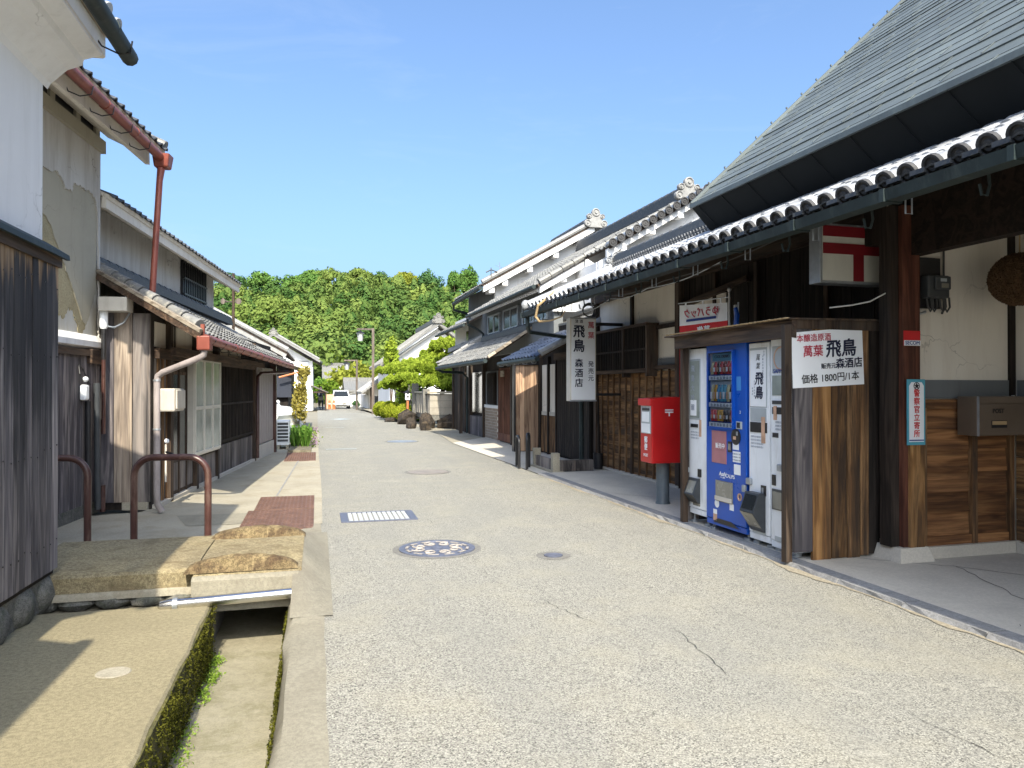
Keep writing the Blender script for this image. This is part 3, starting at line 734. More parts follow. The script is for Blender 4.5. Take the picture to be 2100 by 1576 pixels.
# --- brown tubular hoops
def hoop(name, label, p, q, h, r, mat, fr='W', group=None, rad_=.16):
    p, q = Vector((*p, 0)), Vector((*q, 0)); d = (q - p); L = d.length; d.normalize()
    pts = [p, p + Vector((0, 0, h - rad_))]
    for i in range(1, 7): a = math.pi / 2 * i / 6; pts.append(p + d * rad_ * (1 - math.cos(a)) + Vector((0, 0, h - rad_ + rad_ * math.sin(a))))
    for i in range(6, -1, -1): a = math.pi / 2 * i / 6; pts.append(q - d * rad_ * (1 - math.cos(a)) + Vector((0, 0, h - rad_ + rad_ * math.sin(a))))
    pts.append(q)
    b = (*((p + q) / 2)[:2], 0)
    return single(name, label, 'hoop barrier', MB().tube(pts, r, 12), mat, fr, b, group, smooth=True)
hoop('hoop_barrier', 'brown tubular hoop barrier standing clear behind the bridge', (-1.53, 7.03), (-.92, 6.94), .82, .03, 'brown_paint', group='brown hoops by the footbridge')
hoop('hoop_barrier', 'dark tubular hoop barrier half hidden by the grey wooden wall', (-2.52, 7.2), (-1.91, 7.1), .82, .03, 'brown_paint', group='brown hoops by the footbridge')

# --- covers and grates
def cover(label, x0, x1, y0, y1, z=.012):
    t = Thing('drain_cover', label, 'drain cover', 'W', ((x0 + x1) / 2, y0, 0))
    pl = t.part('plate', MB().box(x0, x1, y0, y1, 0, z), 'chequer')
    b = MB(); nx, ny = int((x1 - x0) / .045), int((y1 - y0) / .07)
    for i in range(nx):
        for j in range(ny):
            cx, cy = x0 + (i + .5) * (x1 - x0) / nx, y0 + (j + .5) * (y1 - y0) / ny; s_ = 1 if (i + j) % 2 else -1
            b.beam((cx - .013, cy - .013 * s_, z + .0015), (cx + .013, cy + .013 * s_, z + .0015), .007, .004)
    t.part('tread_pattern', b, 'chequer', pl, kind='stuff')
cover('rusty brown chequer plate nearest the bridge', -.76, -.03, 7.75, 9.0)
cover('rusty brown chequer plate behind the first one on the path', -.70, -.03, 9.03, 10.1)
cover('small rusty chequer plate by the flower bed', -.62, -.02, 15.0, 16.9)
for cx, cy, r in ((1.03, 6.5, .335), (1.94, 5.98, .095), (1.82, 12.5, .34), (2.2, 19.85, .40)):
    o = link('collar', MB().lathe([(r + random.uniform(.05, .07), .0025), (r - .01, .0035)], (cx, cy, 0), 28).mesh('collar'), road); finish(o, 'concrete_grey_dark')
t = Thing('manhole_cover', 'round blue-black manhole cover with swirling pale ornament', 'manhole', 'W', (1.03, 6.5, 0))
t.part('rim', MB().lathe([(.335, .003), (.335, .011), (.29, .011), (.285, .006), (0, .006)], (1.03, 6.5, 0), 40), 'iron_blue', smooth=True)
for k in range(8):
    a = k * math.pi / 4 + .2; cx, cy = 1.03 + .17 * math.cos(a), 6.5 + .17 * math.sin(a)
    b = MB(); pts = []
    for i in range(15):
        tt = i / 14 * 2.2 * math.pi; rr = .065 * (1 - i / 20); pts.append((cx + rr * math.cos(tt + a), cy + rr * math.sin(tt + a), .010))
    b.tube(pts, .008, 4); t.part('scroll', b, 'inlay')
for k in range(12):
    a = k * math.pi / 6; b = MB(); b.lathe([(.255, .008), (.255, .0125), (.28, .0125), (.28, .008)], (1.03, 6.5, 0), 4, 'z', a + .08, a + .42); t.part('border_bar', b, 'inlay')
t.part('hub', MB().lathe([(.05, .006), (.05, .012), (.035, .012), (.03, .008), (0, .008)], (1.03, 6.5, 0), 16), 'iron_blue')
single('valve_cover', 'small dark oval cover in the road beside the manhole', 'cover', MB().lathe([(.08, .003), (.08, .009), (.07, .009), (.065, .006), (.035, .006), (.03, .009), (0, .009)], (1.94, 5.98, 0), 20), 'iron_blue', 'W', (1.94, 5.98, 0))
single('manhole_cover', 'plain brownish round cover in the road beyond the bright grate', 'manhole', MB().lathe([(.34, .003), (.34, .008), (.30, .008), (.295, .004), (.12, .004), (.11, .007), (0, .007)], (1.82, 12.5, 0), 28), 'galv_brown', 'W', (1.82, 12.5, 0))
single('manhole_cover', 'faint grey round cover far along the road', 'manhole', MB().lathe([(.40, .003), (.40, .008), (.36, .008), (.355, .004), (0, .005)], (2.2, 19.85, 0), 28), 'galv', 'W', (2.2, 19.85, 0))
t = Thing('road_grate', 'pale galvanised grate let into the road across the drain line', 'grate', 'W', (.66, 8.3, 0))
t.part('frame', MB().box(.25, 1.06, 7.99, 8.03, .002, .012).box(.25, 1.06, 8.56, 8.60, .002, .012).box(.25, .33, 8.03, 8.56, .002, .011).box(.98, 1.06, 8.03, 8.56, .002, .011), 'iron_blue')
for i in range(12): t.part('slat', MB().box(.335 + i * .0545, .375 + i * .0545, 8.03, 8.56, .002, .010), 'slat_pale')

# --- right pavement with its kerb stones (frame R)
def rs(name, pts, mat, z=.03):
    m = MB(); w = [fw('R', (x, y, z)) for x, y in pts]; m.quad(*[tuple(p) for p in w]); return struct(name, m, mat)
sw = rs('sidewalk', [(-1.22, -16), (2.6, -16), (2.6, -.62), (-1.22, -.62)], 'concrete_grey', .03)
rs('pavement_far', [(-1.34, -.62), (.3, -.62), (.3, 9), (-1.34, 6.6)], 'concrete_grey', .014)
rs('pavement_far', [(-1.34, 6.6), (.3, 9), (.3, 44), (-1.05, 44), (-1.0, 10.5)], 'concrete_pale', .012)
y = -15.4
while y < -.7:
    L = random.uniform(.55, .62); m = MB(); j = lambda: random.uniform(-.012, .012)
    a, b = y + .004, min(y + L, -.62) - .004
    n = 5; vs = []
    for i in range(n + 1):
        yy = a + (b - a) * i / n; vs += [fw('R', (-1.37 + j(), yy, 0)), fw('R', (-1.355 + j() * .6, yy, .034)), fw('R', (-1.215, yy, .036)), fw('R', (-1.21, yy, 0))]
    m.add(vs, [(i * 4 + k, i * 4 + k + 1, i * 4 + k + 5, i * 4 + k + 4) for i in range(n) for k in range(3)] + [(0, 1, 2, 3), (n * 4 + 3, n * 4 + 2, n * 4 + 1, n * 4)])
    o = link('kerb_stone', m.mesh('kerb_stone'), sw); finish(o, 'kerb'); y += L
# sandy grit gathered along the kerb
m = MB(); vs = []; n = 150
for i in range(n + 1):
    y = -15 + 14.3 * i / n; w = .035 + .06 * math.sin(i * .37) * math.sin(i * .13 + 1) + random.uniform(-.02, .02)
    vs += [fw('R', (-1.355, y, .006)), fw('R', (-1.37 - max(.01, w), y, .0045))]
m.add(vs, [(2 * i, 2 * i + 1, 2 * i + 3, 2 * i + 2) for i in range(n)]); o = link('grit', m.mesh('grit'), road); o['kind'] = 'stuff'; finish(o, 'sand')
for pts in ([(-1.0, -6.9), (-.2, -7.6), (.3, -8.3)], [(-.2, -7.6), (-.6, -8.6), (-1.15, -8.9)], [(-.6, -8.6), (.6, -9.2)], [(-1.1, -3.2), (-.1, -4.5)]):
    m = MB(); vs = []; L = []
    for (x0, y0), (x1, y1) in zip(pts, pts[1:]):
        for i in range(12): L.append((x0 + (x1 - x0) * i / 12 + random.gauss(0, .012), y0 + (y1 - y0) * i / 12 + random.gauss(0, .012)))
    for i, (x, yy) in enumerate(L): vs += [fw('R', (x - .004, yy, .033)), fw('R', (x + .004, yy + .003, .033))]
    m.add(vs, [(2 * i, 2 * i + 1, 2 * i + 3, 2 * i + 2) for i in range(len(L) - 1)]); o = link('crack', m.mesh('crack'), sw); finish(o, 'tyre')

# ================================================================== RIGHT SIDE: the sake brewery house
R1 = Thing('brewery_house', 'old sake brewery house with steep dark metal roof above a silver-tiled eave', 'house', 'R', (0, -6, 0))
# street wall, battened boards under plaster and a projecting lattice window
wall = R1.box('wall', 'cream_plaster', .02, .14, -2.9, .12, .0, 3.5)
sb = R1.box('siding_board', 'board_side', -.012, .02, -2.86, .08, .06, .10, wall)
zz = .10
while zz < 1.66:
    h = random.uniform(.17, .21); h = min(h, 1.68 - zz)
    for a, b in ((-2.86, -1.36), (-1.36, .08)):
        R1.part('siding_board', MB().add([(-.018, a, zz), (-.018, b, zz), (-.006, b, zz + h - .004), (-.006, a, zz + h - .004), (.02, a, zz), (.02, b, zz), (.02, b, zz + h), (.02, a, zz + h)], [(0, 1, 2, 3), (0, 4, 5, 1), (3, 2, 6, 7), (0, 3, 7, 4), (1, 5, 6, 2)]), 'board_side', wall)
    zz += h
for i in range(13):
    y = -2.86 + i * .245; w = .028 if i in (6, 12, 0) else .016
    R1.box('batten', 'board_brown', -.05 if w > .02 else -.038, -.008, y - w, y + w, .05, 1.70, wall)
R1.box('sill_rail', 'beam', -.06, .02, -2.9, .12, 1.70, 1.76, wall)
R1.box('plaster_skirting', 'gray_plaster', -.004, .02, -2.86, -2.2, 1.765, 1.86, wall)
for y in (-2.9, .10): R1.box('post', 'beam_z', -.06, .10, y - .055, y + .055, .0, 2.95)
R1.box('post', 'black_wood', -.03, .03, -1.37, -1.31, 2.36, 3.0)
R1.box('tie_beam', 'black_wood', -.03, .03, -2.9, -2.2, 2.30, 2.36)
R1.box('stone_sill', 'concrete_grey', -.07, .02, -2.95, .15, .03, .06)
win = R1.box('lattice_window', 'black_wood', -.13, .0, -2.17, .28, 1.66, 2.36)
R1.box('window_cap', 'beam', -.20, .02, -2.22, .50, 2.36, 2.40, win)
R1.box('window_rail', 'beam', -.18, -.13, -2.19, .30, 1.66, 1.72, win)
for i in range(34):
    y = -2.14 + i * .0715; R1.box('lattice_bar', 'black_wood', -.165, -.14, y - .013, y + .013, 1.72, 2.36, win)
R1.box('lattice_rail', 'black_wood', -.17, -.135, -2.17, .28, 2.0, 2.03, win)
for y in (-2.19, -1.36): R1.box('lattice_post', 'beam_z', -.18, -.0, y - .03, y + .03, 1.60, 2.36, win)
# dark boarded wall behind the machines
R1.box('wall', 'black_wood', .06, .14, -7.0, -2.95, .0, 3.3)
y = -6.98
while y < -2.98:
    w = random.uniform(.13, .18); R1.box('plank', 'black_wood', .03 - random.uniform(0, .012), .06, y, min(y + w, -2.97) - .006, .04, 3.0); y += w
for y in (-5.9, -4.7, -3.8): R1.box('batten', 'beam_z', -.02, .05, y - .03, y + .03, .04, 2.9)
R1.box('wall_plate', 'beam', -.10, .10, -7.1, .15, 2.92, 3.06)
R1.box('small_plaster_panel', 'cream_plaster', -.0, .028, -4.05, -3.1, 2.38, 2.62)
R1.part('brace', MB().beam((-.04, -2.95, 2.55), (-.04, -4.6, 2.72), .06, .07), 'beam')
# porch: reddish post on a stone foot, boarded side wall, deep back wall
R1.part('post_foot', MB().add([(-.55, -7.42, 0), (-.19, -7.42, 0), (-.19, -7.0, 0), (-.55, -7.0, 0), (-.50, -7.37, .14), (-.23, -7.37, .14), (-.23, -7.05, .14), (-.50, -7.05, .14)], [(0, 1, 5, 4), (1, 2, 6, 5), (2, 3, 7, 6), (3, 0, 4, 7), (4, 5, 6, 7)]), 'concrete_grey')
R1.box('post', 'post_red', -.445, -.275, -7.34, -7.16, .14, 2.9)
R1.box('door_jamb', 'black_wood', -.53, -.45, -7.30, -7.18, .14, 2.9)
R1.box('trim_strip', 'board_honey', -.40, -.255, -7.365, -7.342, .14, 1.0)
R1.box('trim_strip', 'board_brown', -.255, -.222, -7.33, -7.2, .14, 1.30)
pw = R1.box('porch_wall', 'cream_plaster', -.27, .80, -7.25, -7.15, .12, 3.2)
R1.box('stone_sill', 'concrete_grey', -.22, .80, -7.34, -7.18, .0, .125)
R1.box('plaster_skirting', 'gray_plaster', -.22, .745, -7.262, -7.25, 1.335, 1.49, pw)
R1.box('rail', 'board_brown_h', -.22, .745, -7.295, -7.25, 1.25, 1.33, pw)
for x0, x1 in ((-.19, .285), (.355, .70)):
    z = .20
    while z < 1.24:
        h = min(random.uniform(.15, .2), 1.25 - z)
        R1.part('panel_board', MB().add([(x0, -7.285, z), (x1, -7.285, z), (x1, -7.268, z + h - .003), (x0, -7.268, z + h - .003), (x0, -7.25, z), (x1, -7.25, z), (x1, -7.25, z + h), (x0, -7.25, z + h)], [(0, 1, 2, 3), (0, 4, 5, 1), (3, 2, 6, 7), (0, 3, 7, 4), (1, 5, 6, 2)]), 'board_brown_h', pw); z += h
for x in (-.205, .32, .72): R1.box('stile', 'board_brown', x - .028, x + .028, -7.31, -7.25, .125, 1.26, pw)
R1.box('rail', 'board_brown_h', -.22, .745, -7.30, -7.25, .125, .2, pw)
R1.box('corner_post', 'black_wood', .745, .80, -7.28, -7.2, 1.30, 3.1)
R1.box('conduit', 'cable', .745, .762, -7.30, -7.285, .1, 1.36)
bw = R1.box('porch_wall', 'cream_plaster', .80, .9, -16, -7.15, .0, 3.3)
R1.box('rail', 'board_brown', .76, .80, -16, -7.3, 1.25, 1.33, bw); R1.box('plaster_skirting', 'gray_plaster', .788, .80, -16, -7.3, 1.335, 1.49, bw)
z = .12
while z < 1.25:
    R1.box('panel_board', 'board_side', .775, .80, -16, -7.3, z, min(z + .18, 1.25) - .004, bw); z += .18
for y in (-7.9, -8.6, -9.3, -10): R1.box('stile', 'board_brown', .755, .80, y - .03, y + .03, .12, 1.26, bw)
R1.box('stone_sill', 'concrete_grey', .72, .80, -16, -7.345, .0, .12)
# soffit, fascia beam, rafters
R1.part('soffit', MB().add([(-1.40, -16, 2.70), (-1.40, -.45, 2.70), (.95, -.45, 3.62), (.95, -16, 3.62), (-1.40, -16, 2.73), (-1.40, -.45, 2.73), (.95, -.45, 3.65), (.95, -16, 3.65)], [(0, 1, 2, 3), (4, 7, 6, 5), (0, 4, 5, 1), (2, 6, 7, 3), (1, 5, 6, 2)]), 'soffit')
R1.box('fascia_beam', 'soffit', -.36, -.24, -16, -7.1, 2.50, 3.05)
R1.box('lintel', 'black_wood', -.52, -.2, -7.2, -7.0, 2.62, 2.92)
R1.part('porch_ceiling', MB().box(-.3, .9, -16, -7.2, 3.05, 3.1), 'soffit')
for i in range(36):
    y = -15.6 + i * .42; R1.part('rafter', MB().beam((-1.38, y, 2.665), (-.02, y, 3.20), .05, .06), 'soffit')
# silver round-tiled eave roof
UPR = (1.55, 0, .70)
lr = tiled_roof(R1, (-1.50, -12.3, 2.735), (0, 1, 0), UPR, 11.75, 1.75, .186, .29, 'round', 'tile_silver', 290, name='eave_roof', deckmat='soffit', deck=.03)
for i in range(63): R1.part('drip_tile', MB().box(-1.53, -1.49, -12.3 + i * .186 + .135, -12.3 + i * .186 + .24, 2.715, 2.745), 'tile_dark', lr)
gt = R1.part('gutter', MB().prism([(-1.59, 2.595), (-1.48, 2.595), (-1.465, 2.665), (-1.473, 2.665), (-1.488, 2.605), (-1.582, 2.605), (-1.595, 2.665), (-1.604, 2.665)], 'xz', -16, -.45), 'gutter_dark')
for i in range(14):
    y = -11.9 + i * .88
    R1.box('gutter_joint', 'gutter_dark', -1.609, -1.46, y - .02, y + .02, 2.589, 2.67, gt)
    R1.part('gutter_hook', MB().tube([(-1.42, y + .3, 2.70), (-1.40, y + .3, 2.56), (-1.42, y + .3, 2.50), (-1.46, y + .3, 2.50), (-1.475, y + .3, 2.56)], .009, 5), 'gutter_dark', gt)
    R1.part('gutter_hook', MB().tube([(-1.42, y, 2.68), (-1.42, y, 2.53), (-1.37, y, 2.53), (-1.37, y, 2.66)], .007, 4), 'galv', gt)
R1.part('downpipe', MB().tube([(-1.53, -.6, 2.6), (-1.53, -.6, 2.45), (-1.45, -.45, 2.36), (-.6, .05, 2.32), (-.14, .2, 2.28)], .035, 8), 'gutter_dark', smooth=True)
# lattice ridge of the eave roof beside the high wall
rg = ridge(R1, (.10, -4.2, 3.42), (.10, -.5, 3.42), 'tile_dark', .24, .2, 2, cap=.06)
b = MB()
for i in range(46):
    for j in range(2): b.lathe([(.04, -.012), (.04, .0), (.028, .0), (.028, -.012)], (-.005, -4.1 + i * .08 + j * .04, 3.475 + j * .05), 8, 'x', 0, math.pi)
R1.part('lattice_tiles', b, 'tile_silver', rg, kind='stuff')
onigawara(R1, (.08, -.5, 3.40), .34, 'tile_silver', rg)
R1.part('verge_tile', MB().tube([(-1.5, -.52, 2.80), (-.7, -.52, 3.16), (.05, -.52, 3.5)], .065, 8), 'tile_silver', smooth=True)
R1.part('verge_end', MB().ball((-1.53, -.5, 2.80), .075, .05, .085, 12, 8), 'tile_silver', smooth=True)
# steep metal-clad roof: one sheet course per seam
PIT = .93; ue = Vector((1, 0, PIT)).normalized(); E0 = Vector((-.60, 0, 3.60)); NR = Vector((-PIT, 0, 1)).normalized()
YB = -4.28
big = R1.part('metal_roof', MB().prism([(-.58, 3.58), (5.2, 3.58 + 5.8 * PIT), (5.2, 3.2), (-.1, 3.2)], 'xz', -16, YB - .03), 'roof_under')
nC = 50; cl = .168
for i in range(nC):
    a = E0 + ue * (i * cl); c = E0 + ue * ((i + 1) * cl)
    def P(q, y, o): return (q.x + NR.x * o, y + 0, q.z + NR.z * o)
    y1 = YB + random.uniform(-.012, .025); a = a + ue * random.uniform(-.012, .012); hh = random.uniform(.011, .021)
    R1.part('metal_sheet', MB().add([P(a, -16, hh), P(a, y1, hh), P(c, y1, .008), P(c, -16, .008), P(a, -16, 0.001), P(a, y1, .001)], [(0, 1, 2, 3), (0, 4, 5, 1)]), 'roof_metal', big)
    b = MB()
    for k in range(16):
        yy = YB - .35 - k * .72 - (i % 3) * .24
        b.beam(P(a + ue * .01, yy, .026), P(c, yy, .012), .010, .005, NR)
    R1.part('standing_seam', b, 'roof_metal', big, kind='stuff')
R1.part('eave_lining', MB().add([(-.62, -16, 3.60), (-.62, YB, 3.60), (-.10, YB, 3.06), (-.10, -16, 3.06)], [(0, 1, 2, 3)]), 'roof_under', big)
for i in range(22):
    yy = YB - .15 - i * .5
    R1.part('lining_seam', MB().beam((-.618, yy, 3.585), (-.11, yy - .1, 3.055), .006, .006, (-1, 0, -1)), 'roof_under', big)
R1.part('eave_trim', MB().beam(E0 + Vector((-.02, -16, 0)), E0 + Vector((-.02, YB, 0)), .03, .05), 'roof_metal', big)
vt = R1.part('verge_trim', MB().beam(E0 + Vector((0, YB + .02, .04)), E0 + ue * 8.1 + Vector((0, YB + .02, .04)), .028, .035, NR), 'roof_metal', big)
for i in range(26):
    q = E0 + ue * (.4 + i * .3) + NR * .09; R1.part('clip', MB().box(q.x - .008, q.x + .008, YB - .0, YB + .02, q.z - .045, q.z - .022), 'roof_metal', vt)

# ------------------------------------------------------------------ white-gabled town house behind (R2)
R2 = Thing('town_house', 'tile-roofed two-storey town house with white plaster gable beyond the brewery', 'house', 'R', (0, 3.8, 0))
PT = .585; up2 = (1, 0, PT)
SL = math.hypot(1, PT)
gw = R2.part('gable_wall', MB().prism([(.35, 3.0), (6.2, 3.0), (6.2, 3.3), (2.75, 5.24), (.35, 3.84)], 'xz', .88, .98), 'white_plaster')
R2.part('gable_wall', MB().prism([(-.15, 3.0), (.36, 3.0), (.36, 3.86), (-.15, 3.56)], 'xz', 2.1, 2.2), 'white_plaster')
R2.part('wall', MB().box(.34, .40, .98, 2.15, 3.0, 3.84), 'white_plaster')
rA = tiled_roof(R2, (-.58, 1.8, 3.49), (0, 1, 0), up2, 6.3, 3.33 * SL, .21, .24, 'pan', 'tile_gray', 260, name='roof')
rB = tiled_roof(R2, (.42, .56, 4.075), (0, 1, 0), up2, 1.26, 2.33 * SL, .21, .24, 'pan', 'tile_gray', 60, name='roof_front')
R2.part('roof_back', MB().prism([(2.75, 5.46), (6.2, 3.45), (6.2, 3.38), (2.75, 5.38)], 'xz', .6, 8.1), 'tile_dark')
# verge of round tiles with end discs facing the street corner
me = tile_round(.07, .22, True).mesh('verge_tile'); me.materials.append(M['tile_silver']); me.materials.append(M['tile_disc'])
for f in me.polygons[8:]: f.material_index = 1
for i in range(15):
    o = link('verge_tile', me, rB); x = .47 + i * .165
    o.matrix_local = Matrix.Translation(Vector((x, .48, 4.10 + (x - .42) * PT)) - Vector(R2.base)) @ Matrix.Rotation(-math.atan(PT), 4, 'Y')
R2.part('bargeboard', MB().prism([(.40, 3.88), (2.75, 5.255), (2.75, 5.40), (.40, 4.03)], 'xz', .60, .68), 'white_plaster')
R2.part('bargeboard', MB().prism([(-.52, 3.33), (.45, 3.895), (.45, 4.05), (-.52, 3.485)], 'xz', 1.82, 1.92), 'white_plaster')
for x in (.0, .75, 1.35, 1.95, 2.5): R2.box('purlin_end', 'white_plaster', x - .06, x + .06, (.62 if x > .4 else 1.86), (.9 if x > .4 else 2.12), 3.58 + x * PT, 3.76 + x * PT)
rg = ridge(R2, (2.75, 1.75, 5.42), (2.75, 8.1, 5.42), 'tile_dark', .24, .26, 4, cap=.08)
onigawara(R2, (2.72, 1.7, 5.36), .46, 'tile_pale', rg)
for i in range(14): R2.part('verge_cap', MB().tube([(-.55 + i * .24, 1.80, 3.54 + i * .24 * PT), (-.55 + (i + .97) * .24, 1.80, 3.535 + (i + .97) * .24 * PT)], [.07, .06], 8), 'tile_gray', rA, smooth=True)
# street front, upper floor
R2.box('wall', 'gray_plaster', -.1, .1, 2.2, 8.1, 2.3, 3.62)
for y0, y1 in ((2.6, 4.3), (4.75, 6.0), (6.45, 7.6)):
    w = R2.box('window', 'glass', -.125, -.10, y0, y1, 2.93, 3.37)
    for a, b_, c_, d_ in ((y0 - .05, y1 + .05, 3.37, 3.41), (y0 - .05, y1 + .05, 2.89, 2.93), (y0 - .05, y0, 2.93, 3.37), (y1, y1 + .05, 2.93, 3.37), ((y0 + y1) / 2 - .02, (y0 + y1) / 2 + .02, 2.93, 3.37)):
        R2.box('frame', 'galv', -.145, -.10, a, b_, c_, d_, w)
for i in range(40): R2.part('rafter', MB().beam((-.54, 2.0 + i * .152, 3.385), (-.10, 2.0 + i * .152, 3.635), .05, .06), 'white_plaster')
g2 = R2.part('gutter', MB().tube([(-.64, 1.85, 3.45), (-.64, 8.1, 3.43)], .045, 8), 'gutter_dark', smooth=True)
R2.part('downpipe', MB().tube([(-.63, 8.05, 3.38), (-.60, 8.05, 3.2), (-.35, 8.0, 3.08), (-.18, 8.0, 2.95), (-.18, 8.0, 2.5)], .035, 8), 'gutter_dark', smooth=True)
ridge(R2, (-.16, 3.7, 2.72), (-.16, 8.1, 2.72), 'tile_dark', .12, .16, 2, cap=.05)
# lower roof over the street front
rC = tiled_roof(R2, (-1.12, 3.75, 2.10), (0, 1, 0), (1, 0, .66), 6.1, .98 * 1.2, .21, .24, 'pan', 'tile_gray', 200, name='eave_roof')
R2.part('eave_gutter', MB().tube([(-1.17, 3.75, 2.03), (-1.17, 9.85, 2.02)], .05, 8), 'gutter_dark', smooth=True)
for i in range(6): R2.part('verge_board', MB().beam((-1.12 + i * .18, 3.72, 2.12 + i * .119), (-1.12 + (i + .97) * .18, 3.72, 2.115 + (i + .97) * .119), .07, .06), 'rafter', rC)
for i in range(5): R2.part('gutter_hook', MB().tube([(-1.05, 4.2 + i * 1.2, 2.10), (-1.10, 4.2 + i * 1.2, 1.96), (-1.17, 4.2 + i * 1.2, 1.95)], .01, 5), 'gutter_dark')
R2.part('downpipe', MB().tube([(-1.17, 9.8, 2.0), (-1.0, 9.9, 1.92), (-.35, 10.0, 1.9), (-.2, 10.0, 1.75), (-.2, 10.0, .05)], .04, 8), 'gutter_dark', smooth=True)
# ground-floor front
R2.box('wall', 'black_wood', .02, .15, 3.6, 10.3, 0, 2.7)
bk = R2.box('brick_dado', 'cream_plaster', -.02, .02, 6.95, 8.4, 0, .88)
R2.box('dado_cap', 'white_plaster', -.05, .02, 6.9, 8.45, .88, .96)
bm = {}
for j in range(11):
    for i in range(6):
        a = 6.95 + i * .242 + (j % 2) * .121; b_ = min(a + .232, 8.4); a = max(a, 6.95)
        if b_ - a > .05: R2.box('brick', 'brick_tan', -.034, -.02, a, b_, .03 + j * .077, .03 + j * .077 + .068, bk)
bk2 = R2.box('brick_dado', 'cream_plaster', -.02, .02, 4.85, 5.35, 0, .88); R2.box('dado_cap', 'white_plaster', -.05, .02, 4.8, 5.4, .88, .96)
for j in range(11): R2.box('brick', 'brick_tan', -.034, -.02, 4.86, 5.34, .03 + j * .077, .03 + j * .077 + .068, bk2)
R2.box('plaster_panel', 'gray_plaster', -.01, .02, 6.95, 8.4, .96, 1.9); R2.box('plaster_panel', 'gray_plaster', -.01, .02, 4.85, 5.35, .96, 1.9)
dr = R2.box('sliding_door', 'redbrown_door', -.03, .02, 5.65, 6.85, .05, 1.95)
for i in range(13): R2.box('door_bar', 'redbrown_door', -.055, -.03, 5.68 + i * .094, 5.72 + i * .094, .25, 1.9, dr)
R2.box('door_rail', 'redbrown_door', -.065, -.03, 5.65, 6.85, .05, .25, dr); R2.box('nameplate', 'rafter', -.09, -.06, 6.2, 6.5, 1.72, 1.88, dr)
w = R2.box('lattice_window', 'black_wood', -.08, .02, 7.15, 7.9, .98, 1.85)
for i in range(9): R2.box('lattice_bar', 'black_wood', -.11, -.08, 7.18 + i * .08, 7.21 + i * .08, 1.0, 1.83, w)
for i in range(3): R2.box('window', 'glass', -.04, .0, 8.65 + i * .5, 9.1 + i * .5, .7, 1.9)
R2.box('plank_dado', 'board_dark', -.06, .02, 8.5, 10.2, .0, .6)
for i in range(11): R2.box('plank', 'board_gray', -.075, -.06, 8.5 + i * .155, 8.645 + i * .155, .02, .58)
for y in (5.5, 8.47, 10.25, 4.75): R2.box('post', 'beam_z', -.09, .05, y - .06, y + .06, 0, 2.2)
# sunlit return wall of boards that faces up the street
rw = R2.box('side_wall', 'black_wood', -.52, .02, 3.62, 3.70, .0, 2.2)
for i in range(5): R2.box('plank', 'board_tan', -.52 + i * .108, -.52 + i * .108 + .102, 3.595, 3.62, .03, 1.95, rw)
R2.box('door_frame', 'black', -.56, -.52, 3.56, 3.72, .0, 1.98); R2.box('door_frame', 'black', -.56, .02, 3.55, 3.60, 1.94, 2.0)

# ------------------------------------------------------------------ low annex with the blue-black roof, next to the brewery
R3 = Thing('annex', 'low dark timber annex under a glossy blue-black tiled roof beside the tall sign', 'house', 'R', (0, 1.5, 0))
R3.box('wall', 'black_wood', .02, .14, .15, 3.55, 0, 2.75)
rD = tiled_roof(R3, (-1.12, .05, 1.99), (0, 1, 0), (1, 0, .52), 2.5, 1.28, .2, .22, 'pan', 'tile_blue', 110, name='roof')
R3.part('verge_roll', MB().tube([(-1.1, .06, 2.04), (.05, .06, 2.64)], .07, 8), 'tile_silver', smooth=True)
R3.part('gutter', MB().tube([(-1.17, .0, 1.93), (-1.17, 2.6, 1.92)], .045, 8), 'gutter_dark', smooth=True)
for i in range(5): R3.part('gutter_hook', MB().tube([(-1.07, .3 + i * .55, 1.98), (-1.10, .3 + i * .55, 1.87), (-1.17, .3 + i * .55, 1.87), (-1.20, .3 + i * .55, 1.93)], .009, 5), 'galv')
R3.part('roof_upper', MB().add([(.0, .15, 2.75), (.0, 3.7, 2.75), (1.6, 3.7, 3.3), (1.6, .15, 3.3), (0, .15, 2.7), (0, 3.7, 2.7), (1.6, 3.7, 3.25), (1.6, .15, 3.25)], [(0, 1, 2, 3), (7, 6, 5, 4), (0, 4, 5, 1), (3, 7, 4, 0)]), 'tile_gray')
for y0, y1 in ((2.28, 2.72), (2.80, 3.25)): R3.box('plaster_panel', 'cream_plaster', -.005, .02, y0, y1, .92, 1.93)
for y in (2.24, 2.76, 3.29): R3.box('post', 'black_wood', -.05, .04, y - .035, y + .035, 0, 2.1)
R3.box('panel_sill', 'concrete_grey', -.02, .02, 2.28, 3.25, .84, .92)
for i in range(7): R3.box('dado_plank', 'board_brown', -.02, .02, 2.28 + i * .14, 2.28 + i * .14 + .132, .05, .83)
dr = R3.box('door', 'black_wood', -.04, .02, .35, 2.15, .05, 2.0)
for i in range(16): R3.box('door_board', 'black_wood', -.055, -.04, .37 + i * .11, .37 + i * .11 + .1, .08, 1.95, dr)
R3.box('lintel', 'beam', -.09, .03, .3, 2.25, 2.0, 2.14)

